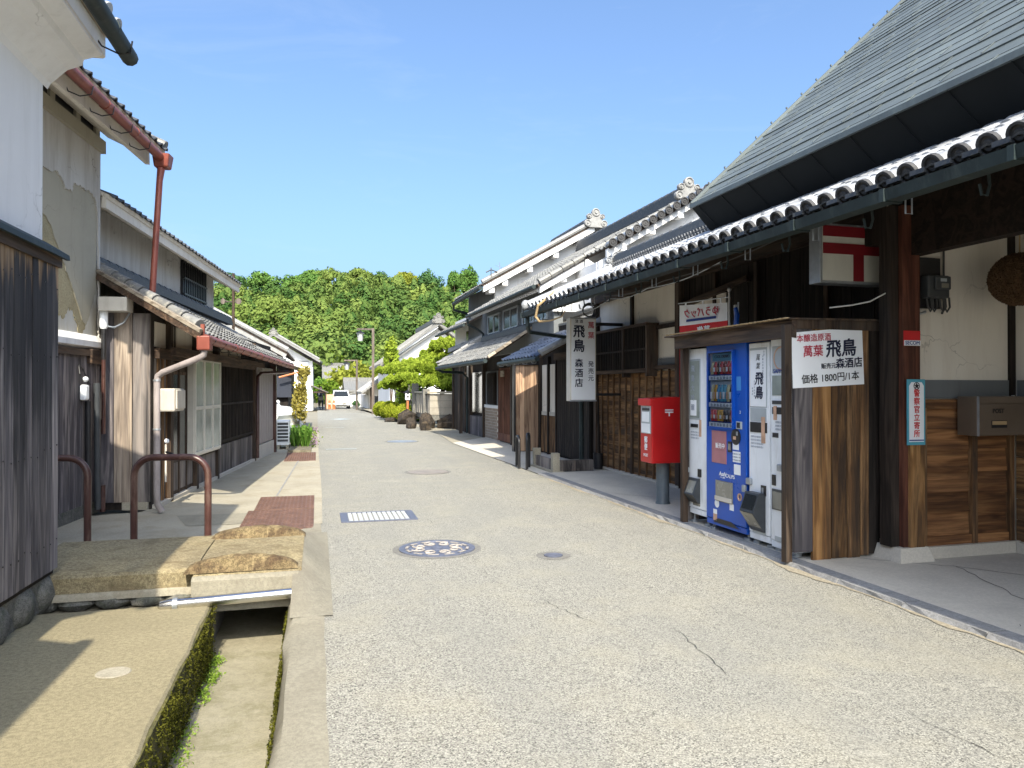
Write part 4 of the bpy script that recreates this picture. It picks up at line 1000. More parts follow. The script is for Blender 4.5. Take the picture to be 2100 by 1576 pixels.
# ------------------------------------------------------------------ tall white gabled house further on (R4) and the next (R5)
R4 = Thing('tall_house', 'tall house with bright white gable and bracketed bargeboard, ridge ornament against the sky', 'house', 'R', (0, 9, 0))
pt4 = .568; s4 = math.hypot(1, pt4)
R4.part('gable_wall', MB().prism([(.35, 0), (6.8, 0), (6.8, 4.2), (3.3, 6.15), (.35, 4.48)], 'xz', 8.7, 8.85), 'white_plaster')
r4 = tiled_roof(R4, (-.15, 8.25, 4.38), (0, 1, 0), (1, 0, pt4), 3.9, 3.45 * s4, .24, .26, 'pan', 'tile_gray', 150, name='roof')
R4.part('roof_back', MB().prism([(3.3, 6.34), (7.2, 4.2), (7.2, 4.1), (3.3, 6.25)], 'xz', 8.25, 12.1), 'tile_dark')
R4.part('bargeboard', MB().prism([(-.10, 4.17), (3.3, 6.10), (3.3, 6.30), (-.10, 4.36)], 'xz', 8.27, 8.40), 'white_plaster')
for x in (.15, .55, 1.3, 2.1, 2.9): R4.box('bracket', 'white_plaster', x - .08, x + .08, 8.32, 8.75, 4.08 + x * pt4, 4.36 + x * pt4)
R4.box('wall', 'gray_plaster', .33, .40, 8.86, 12.2, 0, 4.5)
R4.part('soffit', MB().add([(-.13, 8.3, 4.28), (-.13, 12.1, 4.28), (.4, 12.1, 4.58), (.4, 8.3, 4.58)], [(0, 1, 2, 3)]), 'soffit')
R4.part('gutter', MB().tube([(-.2, 8.25, 4.28), (-.2, 12.15, 4.24)], .06, 8), 'gutter_dark', smooth=True)
R4.part('downpipe', MB().tube([(-.2, 12.1, 4.24), (-.18, 12.15, 4.05), (.25, 12.2, 3.95), (.3, 12.2, 3.9)], .045, 8), 'gutter_dark', smooth=True)
rg = ridge(R4, (3.3, 8.25, 6.30), (3.3, 12.1, 6.30), 'tile_dark', .22, .26, 3, cap=.08); onigawara(R4, (3.3, 8.2, 6.2), .52, 'tile_pale', rg)
R4.part('finial', MB().tube([(.1, 8.2, 4.6), (.1, 8.2, 4.86)], .015, 5).tube([(-.05, 8.2, 4.72), (.1, 8.2, 4.80), (.28, 8.2, 4.74)], .018, 5), 'tile_dark')
R4.part('aerial', MB().tube([(.62, 9.2, 4.7), (.62, 9.2, 5.2)], .008, 4).tube([(.5, 9.2, 5.1), (.78, 9.2, 5.02)], .006, 4), 'galv')
R4.part('verge_cap', MB().tube([(-.15, 8.27, 4.45), (1.6, 8.27, 5.44), (3.25, 8.27, 6.38)], .075, 8), 'tile_pale', smooth=True)

R5 = Thing('corner_house', 'grey-tiled house at the end of the row, before the garden wall', 'house', 'R', (0, 12.5, 0))
tiled_roof(R5, (-.2, 10.2, 3.45), (0, 1, 0), (1, 0, .5), 4.9, 3.3, .26, .28, 'pan', 'tile_gray', 120, name='roof')
R5.part('gutter', MB().tube([(-.26, 10.2, 3.38), (-.26, 15.1, 3.36)], .05, 8), 'gutter_dark', smooth=True)
R5.box('wall', 'white_plaster', .45, .6, 10.6, 15., 0, 3.9); R5.box('wall', 'white_plaster', .45, 4, 10.55, 10.6, 2.0, 3.9)
tiled_roof(R5, (-.55, 10.4, 2.3), (0, 1, 0), (1, 0, .62), 3.0, 1.15, .24, .26, 'pan', 'tile_pale', 110, name='eave_roof')
ridge(R5, (-.55, 10.35, 2.36), (.45, 10.35, 3.0), 'tile_pale', .1, .16, 2, cap=.07); ridge(R5, (-.1, 13.3, 2.66), (.45, 10.5, 2.98), 'tile_pale', .1, .14, 2, cap=.06)
R5.box('window', 'glass', .43, .45, 11.2, 13.0, 3.0, 3.4)
R5.box('wall', 'cream_plaster', -.1, .3, 10.4, 10.5, 0, 2.2); R5.box('post', 'beam_z', -.35, -.25, 10.42, 10.52, 0, 2.2)
for y in (11, 12, 13): R5.box('post', 'beam_z', -.05, .05, y, y + .1, 0, 2.4)
R5.box('wall', 'black_wood', .0, .1, 10.5, 13.3, 0, 2.4)

# ================================================================== THINGS ALONG THE RIGHT PAVEMENT
FX, FZ = (0, -1, 0), (0, 0, 1)      # lettering on faces that look across the street
CX = (1, 0, 0)                      # lettering on faces that look down the street to the camera
# shelter round the machines
sh = Thing('machine_shelter', 'weathered timber shelter boxed round the row of vending machines', 'shelter', 'R', (-.9, -6.2, .03))
for x, y in ((-1.40, -7.13), (-1.31, -5.32), (-.5, -5.32)):
    sh.part('post', MB().jbox(x + .008, x + .068, y, y + .06, .03, 1.93), 'beam_z')
sh.part('top_beam', MB().jbox(-1.33, -1.29, -7.14, -5.2, 1.83, 1.97, .006), 'beam')
sh.part('roof_board', MB().add([(-1.37, -7.15, 1.972), (-1.40, -5.1, 1.955), (-.2, -5.1, 1.97), (-.2, -7.15, 1.98), (-1.37, -7.15, 1.985), (-1.40, -5.1, 1.968), (-.2, -5.1, 1.985), (-.2, -7.15, 1.995)], [(0, 3, 2, 1), (4, 5, 6, 7), (0, 1, 5, 4), (3, 7, 6, 2), (0, 4, 7, 3), (1, 2, 6, 5)]), 'beam')
b = MB()
for i in range(30): b.ball((-1.385, -7.12 + i * .068, 1.982), .016, .045, .007, 6, 4, .3)
sh.part('frayed_edge', b, 'rope')
xs = [-1.305, -1.13, -.95, -.80, -.67, -.585, -.47]
for i, (a, b_) in enumerate(zip(xs, xs[1:])):
    z0 = (.10, .03, .035, .03, .045, .05)[i]
    sh.part('plank', MB().jbox(a + .003, b_ - .003, -7.115 - random.uniform(0, .008), -7.09, z0, 1.94, .003), ('board_gray', 'board_honey', 'board_honey', 'board_brown', 'board_brown', 'black_wood')[i])
sh.part('top_rail', MB().jbox(-1.33, -.45, -7.13, -7.10, 1.90, 1.975), 'beam_z')
sh.part('side_panel', MB().box(-1.24, -.48, -5.29, -5.26, .05, 1.93), 'board_dark')
# hanging sheet sign on the planks
ps = Thing('price_sign', 'white price sign with red and navy brush lettering nailed to the brown planks', 'sign', 'R', (-.98, -7.13, 1.4))
ps.part('board', MB().add([(-1.335, -7.128, 1.865), (-.655, -7.128, 1.93), (-.635, -7.128, 1.455), (-1.32, -7.128, 1.42), (-1.335, -7.122, 1.865), (-.655, -7.122, 1.93), (-.635, -7.122, 1.455), (-1.32, -7.122, 1.42)], [(0, 3, 2, 1), (4, 5, 6, 7), (0, 1, 5, 4), (1, 2, 6, 5), (2, 3, 7, 6), (3, 0, 4, 7)]), 'paper')
tx = Vector((1, 0, .07)).normalized(); ty = Vector((-.05, 0, 1)).normalized()
for s_, mt, x, z, sz, bo in (('本醸造原酒', 'ink_red', -1.125, 1.825, .066, .012), ('萬葉', 'ink_red', -1.135, 1.715, .098, .014), ('飛鳥', 'ink', -.865, 1.74, .150, .030), ('販売元', 'ink', -.985, 1.60, .048, .015), ('森酒店', 'ink', -.785, 1.625, .088, .028), ('価格 1800円/1本', 'ink_black', -.965, 1.505, .079, .012)):
    text(ps, s_, mt, (x, -7.1315, z), tx, ty, sz, bold=bo, shear=.06 if sz > .09 else 0)

# vending machines -------------------------------------------------------------
def machine(label, y0, y1, z0, z1, mat, xf=-1.21, depth=.62):
    t = Thing('vending_machine', label, 'vending machine', 'R', (xf + depth / 2, (y0 + y1) / 2, .03), 'vending machines in the timber shelter')
    t.part('cabinet', MB().box(xf + .03, xf + depth, y0, y1, z0, z1), mat, bevel=.008)
    t.part('door', MB().box(xf, xf + .027, y0 + .004, y1 - .004, z0 + .06, z1 - .004), mat, bevel=.008)
    t.part('kick_plate', MB().box(xf + .006, xf + .03, y0 + .004, y1 - .004, z0, z0 + .055), mat, bevel=.004)
    for y in (y0 + .05, y1 - .05):
        for x in (xf + .06, xf + depth - .06): t.part('foot', MB().lathe([(.012, z0), (.012, .06), (.04, .055), (.04, .03), (0, .03)], (x, y, 0), 10), 'galv')
    t.xf, t.y1 = xf, y1
    return t
def fb(t, name, mat, a0, a1, z0, z1, d=.006, parent=None, bevel=0, inset=-.001):
    """a piece on the machine's front; a runs from the left edge as seen from the street"""
    return t.part(name, MB().box(t.xf - d, t.xf - inset * 0 + .0, t.y1 - a1, t.y1 - a0, z0, z1), mat, parent, bevel=bevel)
def ft(t, s_, mat, a, z, size, d=.0075, **k): return text(t, s_, mat, (t.xf - d, t.y1 - a, z), FX, FZ, size, **k)

v1 = machine('narrow white vending machine with a grey display, farthest from the price sign', -5.62, -5.245, .13, 1.83, 'white')
fb(v1, 'display_frame', 'panel_gray', .055, .27, 1.10, 1.72, .004, bevel=.002); fb(v1, 'display', 'glass_frost', .07, .255, 1.12, 1.70, .007)
for i, c in enumerate('飛鳥大吟醸'): ft(v1, c, 'ink_faint', .13, 1.62 - i * .1, .07, .0085, bold=.02)
fb(v1, 'price_card', 'paper', .08, .2, 1.14, 1.30, .0085)
for a in (.085, .135, .185): fb(v1, 'button', 'black', a, a + .035, 1.02, 1.055, .01)
fb(v1, 'tape', 'tan', .245, .285, .93, 1.10, .004)
for i in range(3): ft(v1, '販売時間のお知らせ', 'ink_faint', .16, .97 - i * .03, .018, .003)
fb(v1, 'lock', 'galv', -.03, .05, .545, .60, .03, bevel=.008); fb(v1, 'coin_slot', 'black', .225, .285, .52, .60, .01)
h = v1.part('delivery_hatch', MB().prism([(v1.xf, .25), (v1.xf - .02, .25), (v1.xf - .085, .34), (v1.xf - .02, .50), (v1.xf, .50)], 'xz', v1.y1 - .26, v1.y1 - .075), 'dark_plastic')
v1.part('flap', MB().add([(v1.xf - .0805, v1.y1 - .24, .355), (v1.xf - .0805, v1.y1 - .10, .355), (v1.xf - .033, v1.y1 - .10, .475), (v1.xf - .033, v1.y1 - .24, .475)], [(0, 1, 2, 3)]), 'hatch', h)
fb(v1, 'vent', 'hatch', .12, .26, .22, .265, .004)
v2 = machine('bright blue vending machine with three shelves of drinks behind glass', -6.335, -5.645, .09, 1.87, 'blue', -1.225)
for nm, a0, a1, z0, z1 in (('window_back', .09, .50, 1.06, 1.765),): fb(v2, nm, 'panel_gray', a0, a1, z0, z1, .003)
cols = [(.50, .06, .06), (.55, .30, .05), (.06, .28, .10), (.04, .22, .42), (.55, .50, .30), (.25, .06, .05), (.60, .60, .58), (.10, .35, .5), (.06, .05, .05)]
cm = [plain('can_%d' % i, c, .25, 0, .1, 30) for i, c in enumerate(cols)]
rowc = [[4, 0, 8, 0, 5, 0, 0], [4, 1, 3, 7, 7, 4, 8], [0, 0, 1, 1, 8, 8, 5]]
for r, (zb, hh) in enumerate(((1.55, .12), (1.29, .16), (1.10, .11))):
    sh_ = fb(v2, 'shelf', 'paper', .085, .505, zb - .05, zb - .008, .02)
    for k in range(7):
        a = .145 + k * .055
        fb(v2, 'price_tag', 'navy', a - .02, a + .02, zb - .008, zb + .006, .019, sh_); v2.part('button', MB().lathe([(.014, 0), (.014, -.006), (0, -.006)], (v2.xf - .02, v2.y1 - a, zb - .03), 10, 'x'), 'panel_gray', sh_)
        c = MB().lathe([(0, 0), (.023, 0), (.024, hh * .7), (.014, hh * .9), (.014, hh), (0, hh)] if r != 2 else [(0, 0), (.023, 0), (.024, hh * .95), (.02, hh), (0, hh)], (v2.xf - .004, v2.y1 - a, zb + .006), 10)
        o = v2.part('drink_sample', c, None, smooth=True); o.data.materials.append(cm[rowc[r][k]])
        v2.part('drink_label', MB().box(v2.xf - .0315, v2.xf - .027, v2.y1 - a - .013, v2.y1 - a + .013, zb + .03, zb + hh * .6), 'paper' if (k + r) % 2 else 'tan', o)
fb(v2, 'display_card', 'teal', .13, .50, 1.685, 1.76, .0045); ft(v2, 'COOL DRINKS', 'ink', .3, 1.725, .04, .006, bold=.02)
for a0, a1, z0, z1 in ((.075, .09, 1.04, 1.78), (.50, .515, 1.04, 1.78), (.09, .50, 1.765, 1.78), (.09, .50, 1.035, 1.05)): fb(v2, 'window_frame', 'blue', a0, a1, z0, z1, .03)
t = NT('display_pane'); t.b.inputs['Roughness'].default_value = .02; t.b.inputs['Transmission Weight'].default_value = 1; t.b.inputs['IOR'].default_value = 1.1; M['pane'] = t.m
v2.part('window_pane', MB().box(v2.xf - .0365, v2.xf - .0345, v2.y1 - .50, v2.y1 - .09, 1.05, 1.765), 'pane')
fb(v2, 'sticker', 'blue_light', .54, .61, 1.40, 1.53, .003); fb(v2, 'card_reader', 'panel_gray', .535, .63, 1.045, 1.115, .006, bevel=.004); fb(v2, 'card_reader_pad', 'black', .55, .60, 1.055, 1.105, .008)
fb(v2, 'poster_frame', 'pink', .115, .37, .70, 1.01, .006); fb(v2, 'poster_label', 'pink', .20, .34, .82, .91, .008); ft(v2, '販売中', 'paper', .27, .865, .055, .0095, bold=.01)
v2.part('coin_panel', MB().lathe([(.075, 0), (.075, -.008), (.06, -.012), (0, -.012)], (v2.xf, v2.y1 - .53, .97), 18, 'x'), 'black'); fb(v2, 'coin_slot', 'tan', .50, .545, .945, .975, .015); fb(v2, 'coin_lever', 'galv', .55, .575, .985, 1.02, .016); text(v2, '2', 'paper', (v2.xf - .004, v2.y1 - .60, 1.20), FX, FZ, .04)
fb(v2, 'bill_slot', 'black', .40, .46, .82, .92, .008); fb(v2, 'bill_slot_lip', 'hatch', .41, .45, .84, .90, .011)
for a0, a1, z0, z1 in ((.475, .575, .85, .915), (.475, .60, .735, .835), (.495, .60, .62, .715)): fb(v2, 'sticker', 'paper', a0, a1, z0, z1, .002)
for i in range(3): ft(v2, '販売機設置者・連絡先', 'ink_faint', .545, .81 - i * .028, .014, .003)
ft(v2, 'Asahi', 'paper', .30, .60, .055, .002, bold=.03, shear=.2); ft(v2, 'CALPIS', 'paper', .43, .59, .05, .002, bold=.01, shear=.1); ft(v2, 'アサヒ飲料', 'paper', .30, .565, .018, .002)
fb(v2, 'hatch_frame', 'hatch', .19, .475, .335, .535, .012); fb(v2, 'flap', 'hatch', .20, .465, .37, .525, .018, bevel=.004); fb(v2, 'flap_lip', 'aged', .195, .47, .345, .385, .024)
v2.part('change_pocket', MB().lathe([(.035, 0), (.035, -.008), (.026, -.008), (.02, .0), (0, .0)], (v2.xf, v2.y1 - .59, .42), 16, 'x'), 'tan'); v2.part('round_sticker', MB().lathe([(.04, 0), (.04, -.002), (0, -.002)], (v2.xf, v2.y1 - .20, .305), 18, 'x'), 'paper')
fb(v2, 'sticker', 'paper', .42, .49, .275, .335, .002); fb(v2, 'sticker', 'paper', .135, .20, .20, .245, .002); fb(v2, 'sticker', 'tan', .135, .20, .135, .20, .002)
v2.part('toe_recess', MB().add([(v2.xf - .002, v2.y1 - .13, .12), (v2.xf - .002, v2.y1 - .22, .165), (v2.xf - .002, v2.y1 - .45, .165), (v2.xf - .002, v2.y1 - .58, .12)], [(0, 1, 2, 3)]), 'black')
fb(v2, 'lock', 'galv', .655, .70, .48, .545, .03, bevel=.008)
v3 = machine('white vending machine with a calligraphy panel and a jutting black hatch', -6.66, -6.352, .075, 1.83, 'white')
fb(v3, 'panel_frame', 'panel_gray', .02, .275, 1.25, 1.78, .003); fb(v3, 'sign_panel', 'paper', .03, .265, 1.26, 1.76, .006)
for i, c in enumerate('萬葉'): ft(v3, c, 'ink_black', .15, 1.69 - i * .075, .062, .0075, bold=.0, shear=.2)
for i, c in enumerate('飛鳥'): ft(v3, c, 'ink', .165, 1.50 - i * .125, .12, .0075, bold=.035, shear=.1)
for a, s_, z in ((.225, '本醸造原酒奈良明日香', 1.70), (.24, '清酒', 1.74), (.10, '奈良県高市郡', 1.48), (.07, '森酒店', 1.42)):
    for i, c in enumerate(s_): ft(v3, c, 'ink_faint', a, z - i * .026, .02, .0075)
fb(v3, 'sample_case', 'panel_gray', .03, .265, 1.13, 1.245, .004); fb(v3, 'dark_slot', 'black', .03, .275, 1.03, 1.12, .006); fb(v3, 'tape', 'tan', .20, .25, .94, 1.17, .008)
for i in range(4): ft(v3, '未成年者の飲酒は禁止', 'ink_faint', .13, .99 - i * .03, .019, .003)
fb(v3, 'lock', 'galv', -.01, .06, .555, .615, .03, bevel=.008); fb(v3, 'coin_slot', 'black', .195, .26, .48, .57, .01); fb(v3, 'coin_slot_lip', 'galv', .21, .235, .50, .55, .013)
h = v3.part('delivery_hatch', MB().prism([(v3.xf, .16), (v3.xf - .015, .16), (v3.xf - .13, .335), (v3.xf - .07, .50), (v3.xf, .50)], 'xz', v3.y1 - .25, v3.y1 - .05), 'dark_plastic')
v3.part('flap', MB().add([(v3.xf - .1265, v3.y1 - .235, .36), (v3.xf - .1265, v3.y1 - .07, .36), (v3.xf - .080, v3.y1 - .07, .485), (v3.xf - .080, v3.y1 - .235, .485)], [(0, 1, 2, 3)]), 'glass', h)
v3.part('hatch_foot', MB().add([(v3.xf - .019, v3.y1 - .245, .168), (v3.xf - .019, v3.y1 - .055, .168), (v3.xf - .132, v3.y1 - .055, .33), (v3.xf - .132, v3.y1 - .245, .33)], [(0, 1, 2, 3)]), 'hatch', h)
fb(v3, 'vent', 'panel_gray', .06, .26, .135, .20, .003)
v4 = machine('white vending machine with a red ring and beer name, nearest the price sign', -6.99, -6.668, .06, 1.86, 'white', -1.205)
fb(v4, 'panel_frame', 'panel_gray', .03, .29, 1.55, 1.78, .003); v4.part('ring', MB().lathe([(.10, -.001), (.10, -.004), (.088, -.004), (.088, -.001)], (v4.xf - .002, v4.y1 - .15, 1.675), 28, 'x'), 'tan')
ft(v4, 'SAPPORO', 'navy', .16, 1.565, .052, .005, bold=.02); fb(v4, 'display', 'glass_frost', .03, .29, 1.36, 1.53, .005); fb(v4, 'button_row', 'dark_plastic', .03, .28, 1.285, 1.315, .006); fb(v4, 'dark_slot', 'black', .03, .29, 1.20, 1.26, .005); fb(v4, 'tape', 'tan', .05, .09, 1.15, 1.27, .007)
for i in range(3): ft(v4, '酒類販売免許', 'ink_faint', .13, 1.13 - i * .03, .02, .003)
fb(v4, 'label', 'black', .03, .11, 1.0, 1.04, .003); fb(v4, 'coin_slot', 'black', .03, .075, .59, .68, .01); fb(v4, 'hatch_frame', 'dark_plastic', .03, .29, .385, .56, .01); fb(v4, 'flap', 'hatch', .045, .28, .395, .54, .014); fb(v4, 'lock', 'galv', .12, .18, .72, .78, .03, bevel=.008); fb(v4, 'vent', 'panel_gray', .06, .25, .12, .16, .003)

# postbox --------------------------------------------------------------------------
pb = Thing('postbox', 'red square postbox on a grey round post', 'postbox', 'R', (-.90, -4.12, .03))
pb.part('post', MB().lathe([(.088, .03), (.085, .05), (.078, .06), (.078, .56), (0, .56)], (-.90, -4.10, 0), 20), 'postgray', smooth=True)
pts = [(-1.125, .53), (-.66, .53), (-.645, .56), (-.645, 1.27), (-.68, 1.31), (-.8, 1.32), (-1.06, 1.305), (-1.125, 1.295)]
pb.part('body', MB().prism(pts, 'xz', -4.265, -3.955), 'postred', bevel=.015, seg=3)
pb.part('slot_hood', MB().box(-1.155, -1.12, -4.275, -3.945, 1.215, 1.30), 'postred', bevel=.008)
pb.part('slot_panel', MB().box(-1.130, -1.122, -4.24, -3.985, .88, 1.21), 'panel_gray')
for y0, y1, z0, z1 in ((-4.22, -4.0, .89, 1.0), (-4.2, -4.02, 1.02, 1.14)): pb.part('notice', MB().box(-1.135, -1.129, y0, y1, z0, z1), 'paper')
pb.part('slot', MB().box(-1.134, -1.129, -4.21, -4.02, 1.155, 1.185), 'black')
for i, c in enumerate('郵便'): text(pb, c, 'paper', (-1.1285, -4.11, .80 - i * .085), FX, FZ, .085, bold=.03)
text(pb, 'POST', 'paper', (-1.1285, -4.11, .62), FX, FZ, .05, bold=.02)
mk = MB().box(-.955, -.845, -4.268, -4.265, 1.158, 1.17).box(-.955, -.845, -4.268, -4.265, 1.13, 1.144).box(-.908, -.892, -4.268, -4.265, 1.09, 1.13)
pb.part('postal_mark', mk, 'paper')

# lit box signs -----------------------------------------------------------------
ts = Thing('postal_sign', 'box sign with dark red postal mark hanging under the eave', 'sign', 'R', (-.65, -7.0, 2.3))
ts.part('case', MB().box(-0.960, -0.195, -7.0, -6.86, 2.30, 2.80), 'galv', bevel=.005); ts.part('face', MB().box(-0.937, -0.217, -7.006, -7.0, 2.322, 2.778), 'sign_face')
ts.part('mark_bar', MB().box(-0.937, -0.217, -7.010, -7.006, 2.69, 2.778), 'dark_red'); ts.part('mark_bar', MB().box(-0.937, -0.217, -7.010, -7.006, 2.545, 2.635), 'dark_red'); ts.part('mark_stem', MB().box(-0.635, -0.530, -7.010, -7.006, 2.322, 2.545), 'dark_red')
for x in (-.82, -.33): ts.part('hanger', MB().box(x, x + .03, -6.94, -6.92, 2.80, 2.98), 'galv')
vs_ = Thing('shop_sign', 'tall narrow lit sign box with navy brush characters at the brewery corner', 'sign', 'R', (-.7, -1.0, 1.2))
vs_.part('case', MB().box(-.935, -.485, -1.0, -.82, 1.215, 2.565), 'aged', bevel=.006); vs_.part('face', MB().box(-.915, -.505, -1.006, -1.0, 1.235, 2.545), 'paper'); vs_.part('edge', MB().box(-.94, -.48, -1.004, -.995, 1.21, 1.232), 'galv'); vs_.part('edge', MB().box(-.94, -.48, -1.004, -.995, 2.548, 2.57), 'galv')
for i, c in enumerate('飛鳥'): text(vs_, c, 'ink', (-.785, -1.0085, 2.33 - i * .235), CX, FZ, .215, bold=.03, sx=.95)
for i, c in enumerate('森酒店'): text(vs_, c, 'ink', (-.785, -1.0085, 1.82 - i * .16), CX, FZ, .145, bold=.025)
for i, c in enumerate('萬葉'): text(vs_, c, 'ink_red', (-.575, -1.0085, 2.44 - i * .165), CX, FZ, .115, bold=.012)
for i, c in enumerate('発売元'): text(vs_, c, 'ink', (-.578, -1.0085, 1.81 - i * .115), CX, FZ, .10, bold=.01)
text(vs_, '清 酒', 'ink', (-.785, -1.0085, 2.50), CX, FZ, .06, bold=.01)
vs_.part('bracket', MB().box(-.5, .02, -.93, -.89, 2.45, 2.5).box(-.5, .02, -.93, -.89, 1.3, 1.34), 'black')
# cables and rope at the sign
b = MB()
for k in range(4):
    pts = [(-.62 + .10 * (1 + .15 * k) * math.cos(a), -1.02 - .03 * k, 2.68 + .09 * (1 + .1 * k) * math.sin(a)) for a in [i * 2 * math.pi / 14 for i in range(15)]]; b.tube(pts, .009, 5)
single('cable_coil', 'coil of dark cable above the tall sign box', 'cable', b, 'cable_dark', 'R', (-.62, -1.02, 2.6))
single('rope', 'pale frayed rope looped over the end of the gutter', 'rope', MB().tube([(-1.40, -1.55, 2.90), (-1.50, -1.55, 2.80), (-1.64, -1.5, 2.68), (-1.65, -1.42, 2.52), (-1.6, -1.45, 2.44), (-1.50, -1.7, 2.44), (-1.44, -2.0, 2.47), (-1.42, -2.1, 2.55)], [.012, .018, .022, .02, .018, .014, .01, .008], 7), 'rope', 'R', (-1.6, -1.5, 2.44), smooth=True)

def cable(label, pts, r, mat):
    out = []
    for (a, b) in zip(pts, pts[1:]):
        for i in range(8):
            t = i / 8; q = Vector(a).lerp(Vector(b), t); q.z -= .05 * math.sin(math.pi * t); out.append(q)
    single('cable', label, 'cable', MB().tube(out + [Vector(pts[-1])], r, 5), mat, 'R', pts[0])
cable('thin pale cable sagging under the brewery eave above the lattice window', [(-.75, -.9, 2.66), (-.8, -2.3, 2.72), (-.85, -3.6, 2.70), (-.9, -5.4, 2.74)], .006, 'galv')
cable('thin dark cable under the eave running to the postal sign', [(-1.2, -3.0, 2.66), (-1.15, -4.6, 2.64), (-1.0, -6.9, 2.80)], .006, 'cable_dark')
# banners behind the shelter roof ---------------------------------------------------
fl = Thing('banner', 'white and red parcel service banner seen from behind on a white pole', 'banner', 'R', (-.55, -4.4, .03))
fl.part('pole', MB().tube([(-.52, -4.95, .03), (-.52, -4.95, 2.50)], .011, 8), 'cable', smooth=True); fl.part('finial', MB().ball((-.52, -4.95, 2.52), .022, .022, .026, 10, 8), 'cable', smooth=True)
fl.part('arm', MB().tube([(-.52, -4.95, 2.44), (-.72, -4.16, 2.445)], .007, 6), 'galv')
u_ = Vector((-.2, .79, 0)).normalized(); A = Vector((-.525, -4.92, 0))
def fp(a, z): q = A + u_ * a + Vector((.006, .002, 0)) * math.sin(a * 14); return (q.x, q.y, z)
def cloth(z0, z1, z0b, z1b):
    m = MB(); n = 10; m.add([fp(.76 * i / n, z) for i in range(n + 1) for z in (z0 + (z0b - z0) * i / n, z1 + (z1b - z1) * i / n)], [(2 * i, 2 * i + 2, 2 * i + 3, 2 * i + 1) for i in range(n)]); return m
fl.part('cloth', cloth(2.18, 2.38, 2.17, 2.42), 'paper'); fl.part('cloth', cloth(1.3, 2.18, 1.3, 2.17), 'red')
nn = Vector((u_.y, -u_.x, 0)) * -.012
def fpt(s_, mt, a, z, size, **k): q = A + u_ * a + nn; text(fl, s_, mt, (q.x, q.y, z), u_, FZ, size, **k)
fpt('ゆうパック', 'ink_red', .40, 2.30, .115, bold=.03); q0 = fp(.18, 2.175); 
fl.part('stripe', MB().add([(*(A + u_ * a + nn)[:2], z) for a, z in ((.16, 2.215), (.64, 2.21), (.64, 2.24), (.16, 2.245))], [(0, 1, 2, 3)]), 'navy')
fpt('募集', 'paper', .36, 2.085, .11, bold=.03)
for k in range(3): fl.part('cloth_tab', MB().beam((*(A + u_ * (.1 + k * .28))[:2], 2.385), (*(A + u_ * (.1 + k * .28))[:2], 2.45), .03, .006, (1, 0, 0)), 'paper')
bf = Thing('furled_banner', 'rolled blue banner on a thin pole above the blue machine', 'banner', 'R', (-.6, -5.2, .03))
bf.part('pole', MB().tube([(-.60, -5.25, .03), (-.60, -5.25, 2.345)], .008, 6), 'galv'); bf.part('cloth', MB().tube([(-.615, -5.24, 1.9), (-.62, -5.235, 2.05), (-.61, -5.24, 2.2), (-.62, -5.235, 2.27), (-.62, -5.23, 2.31)], [.03, .026, .03, .024, .012], 7), 'blue'); bf.part('cap', MB().tube([(-.62, -5.23, 2.285), (-.62, -5.23, 2.315)], .02, 8), 'cable')

# porch fittings ------------------------------------------------------------------
st = Thing('security_sticker', 'small red and white security company plate on the reddish post', 'sign', 'R', (-.36, -7.345, 1.77))
st.part('plate', MB().box(-.442, -.28, -7.348, -7.341, 1.765, 1.885), 'red'); st.part('strip', MB().box(-.442, -.28, -7.350, -7.348, 1.765, 1.808), 'paper'); text(st, 'SECOM', 'navy', (-.361, -7.3515, 1.786), CX, FZ, .042, bold=.025, sx=1.05)
pl_ = Thing('police_plate', 'tall white plate with red characters and teal border on the post', 'sign', 'R', (-.35, -7.37, 1.0))
pl_.part('plate', MB().box(-.437, -.263, -7.377, -7.367, .965, 1.493), 'teal'); pl_.part('field', MB().prism([(-.422, .99), (-.278, .99), (-.278, 1.44), (-.30, 1.47), (-.40, 1.47), (-.422, 1.44)], 'xz', -7.3795, -7.377), 'paper')
for i, c in enumerate('警察官立寄所'): text(pl_, c, 'red', (-.35, -7.3815, 1.378 - i * .065), CX, FZ, .062, bold=.02)
st5 = [(-.35 + (.026 if k % 2 == 0 else .012) * math.sin(k * math.pi / 5), 1.44 + (.026 if k % 2 == 0 else .012) * math.cos(k * math.pi / 5)) for k in range(10)]
pl_.part('emblem', MB().lathe([(.03, 0), (.03, -.002), (.024, -.002), (.024, 0)], (-.35, -7.3795, 1.44), 18, 'y').prism(st5, 'xz', -7.3825, -7.3795), 'ink_black')
pl_.part('foot_line', MB().box(-.422, -.278, -7.3815, -7.3795, .998, 1.008), 'navy')
mb_ = Thing('wall_mailbox', 'flat bronze metal mailbox on the boarded porch wall', 'mailbox', 'R', (.30, -7.4, 1.0))
mb_.part('body', MB().box(.13, .74, -7.50, -7.312, 1.035, 1.355), 'mailbox', bevel=.006); mb_.part('flap', MB().box(.145, .735, -7.512, -7.50, 1.30, 1.35), 'mailbox', bevel=.003); mb_.part('door', MB().box(.145, .735, -7.512, -7.50, 1.04, 1.292), 'mailbox', bevel=.003)
mb_.part('name_card', MB().box(.27, .42, -7.517, -7.512, 1.125, 1.155), 'rope'); mb_.part('name_card_holder', MB().box(.265, .425, -7.515, -7.512, 1.10, 1.16), 'black'); text(mb_, 'POST', 'black', (.335, -7.514, 1.235), CX, FZ, .05, bold=.03)
mb_.part('edge_strip', MB().box(.132, .140, -7.514, -7.498, 1.035, 1.355), 'galv')
em = Thing('electric_meter', 'black electricity meter with looped wires on the porch wall', 'meter', 'R', (-.12, -7.3, 2.0))
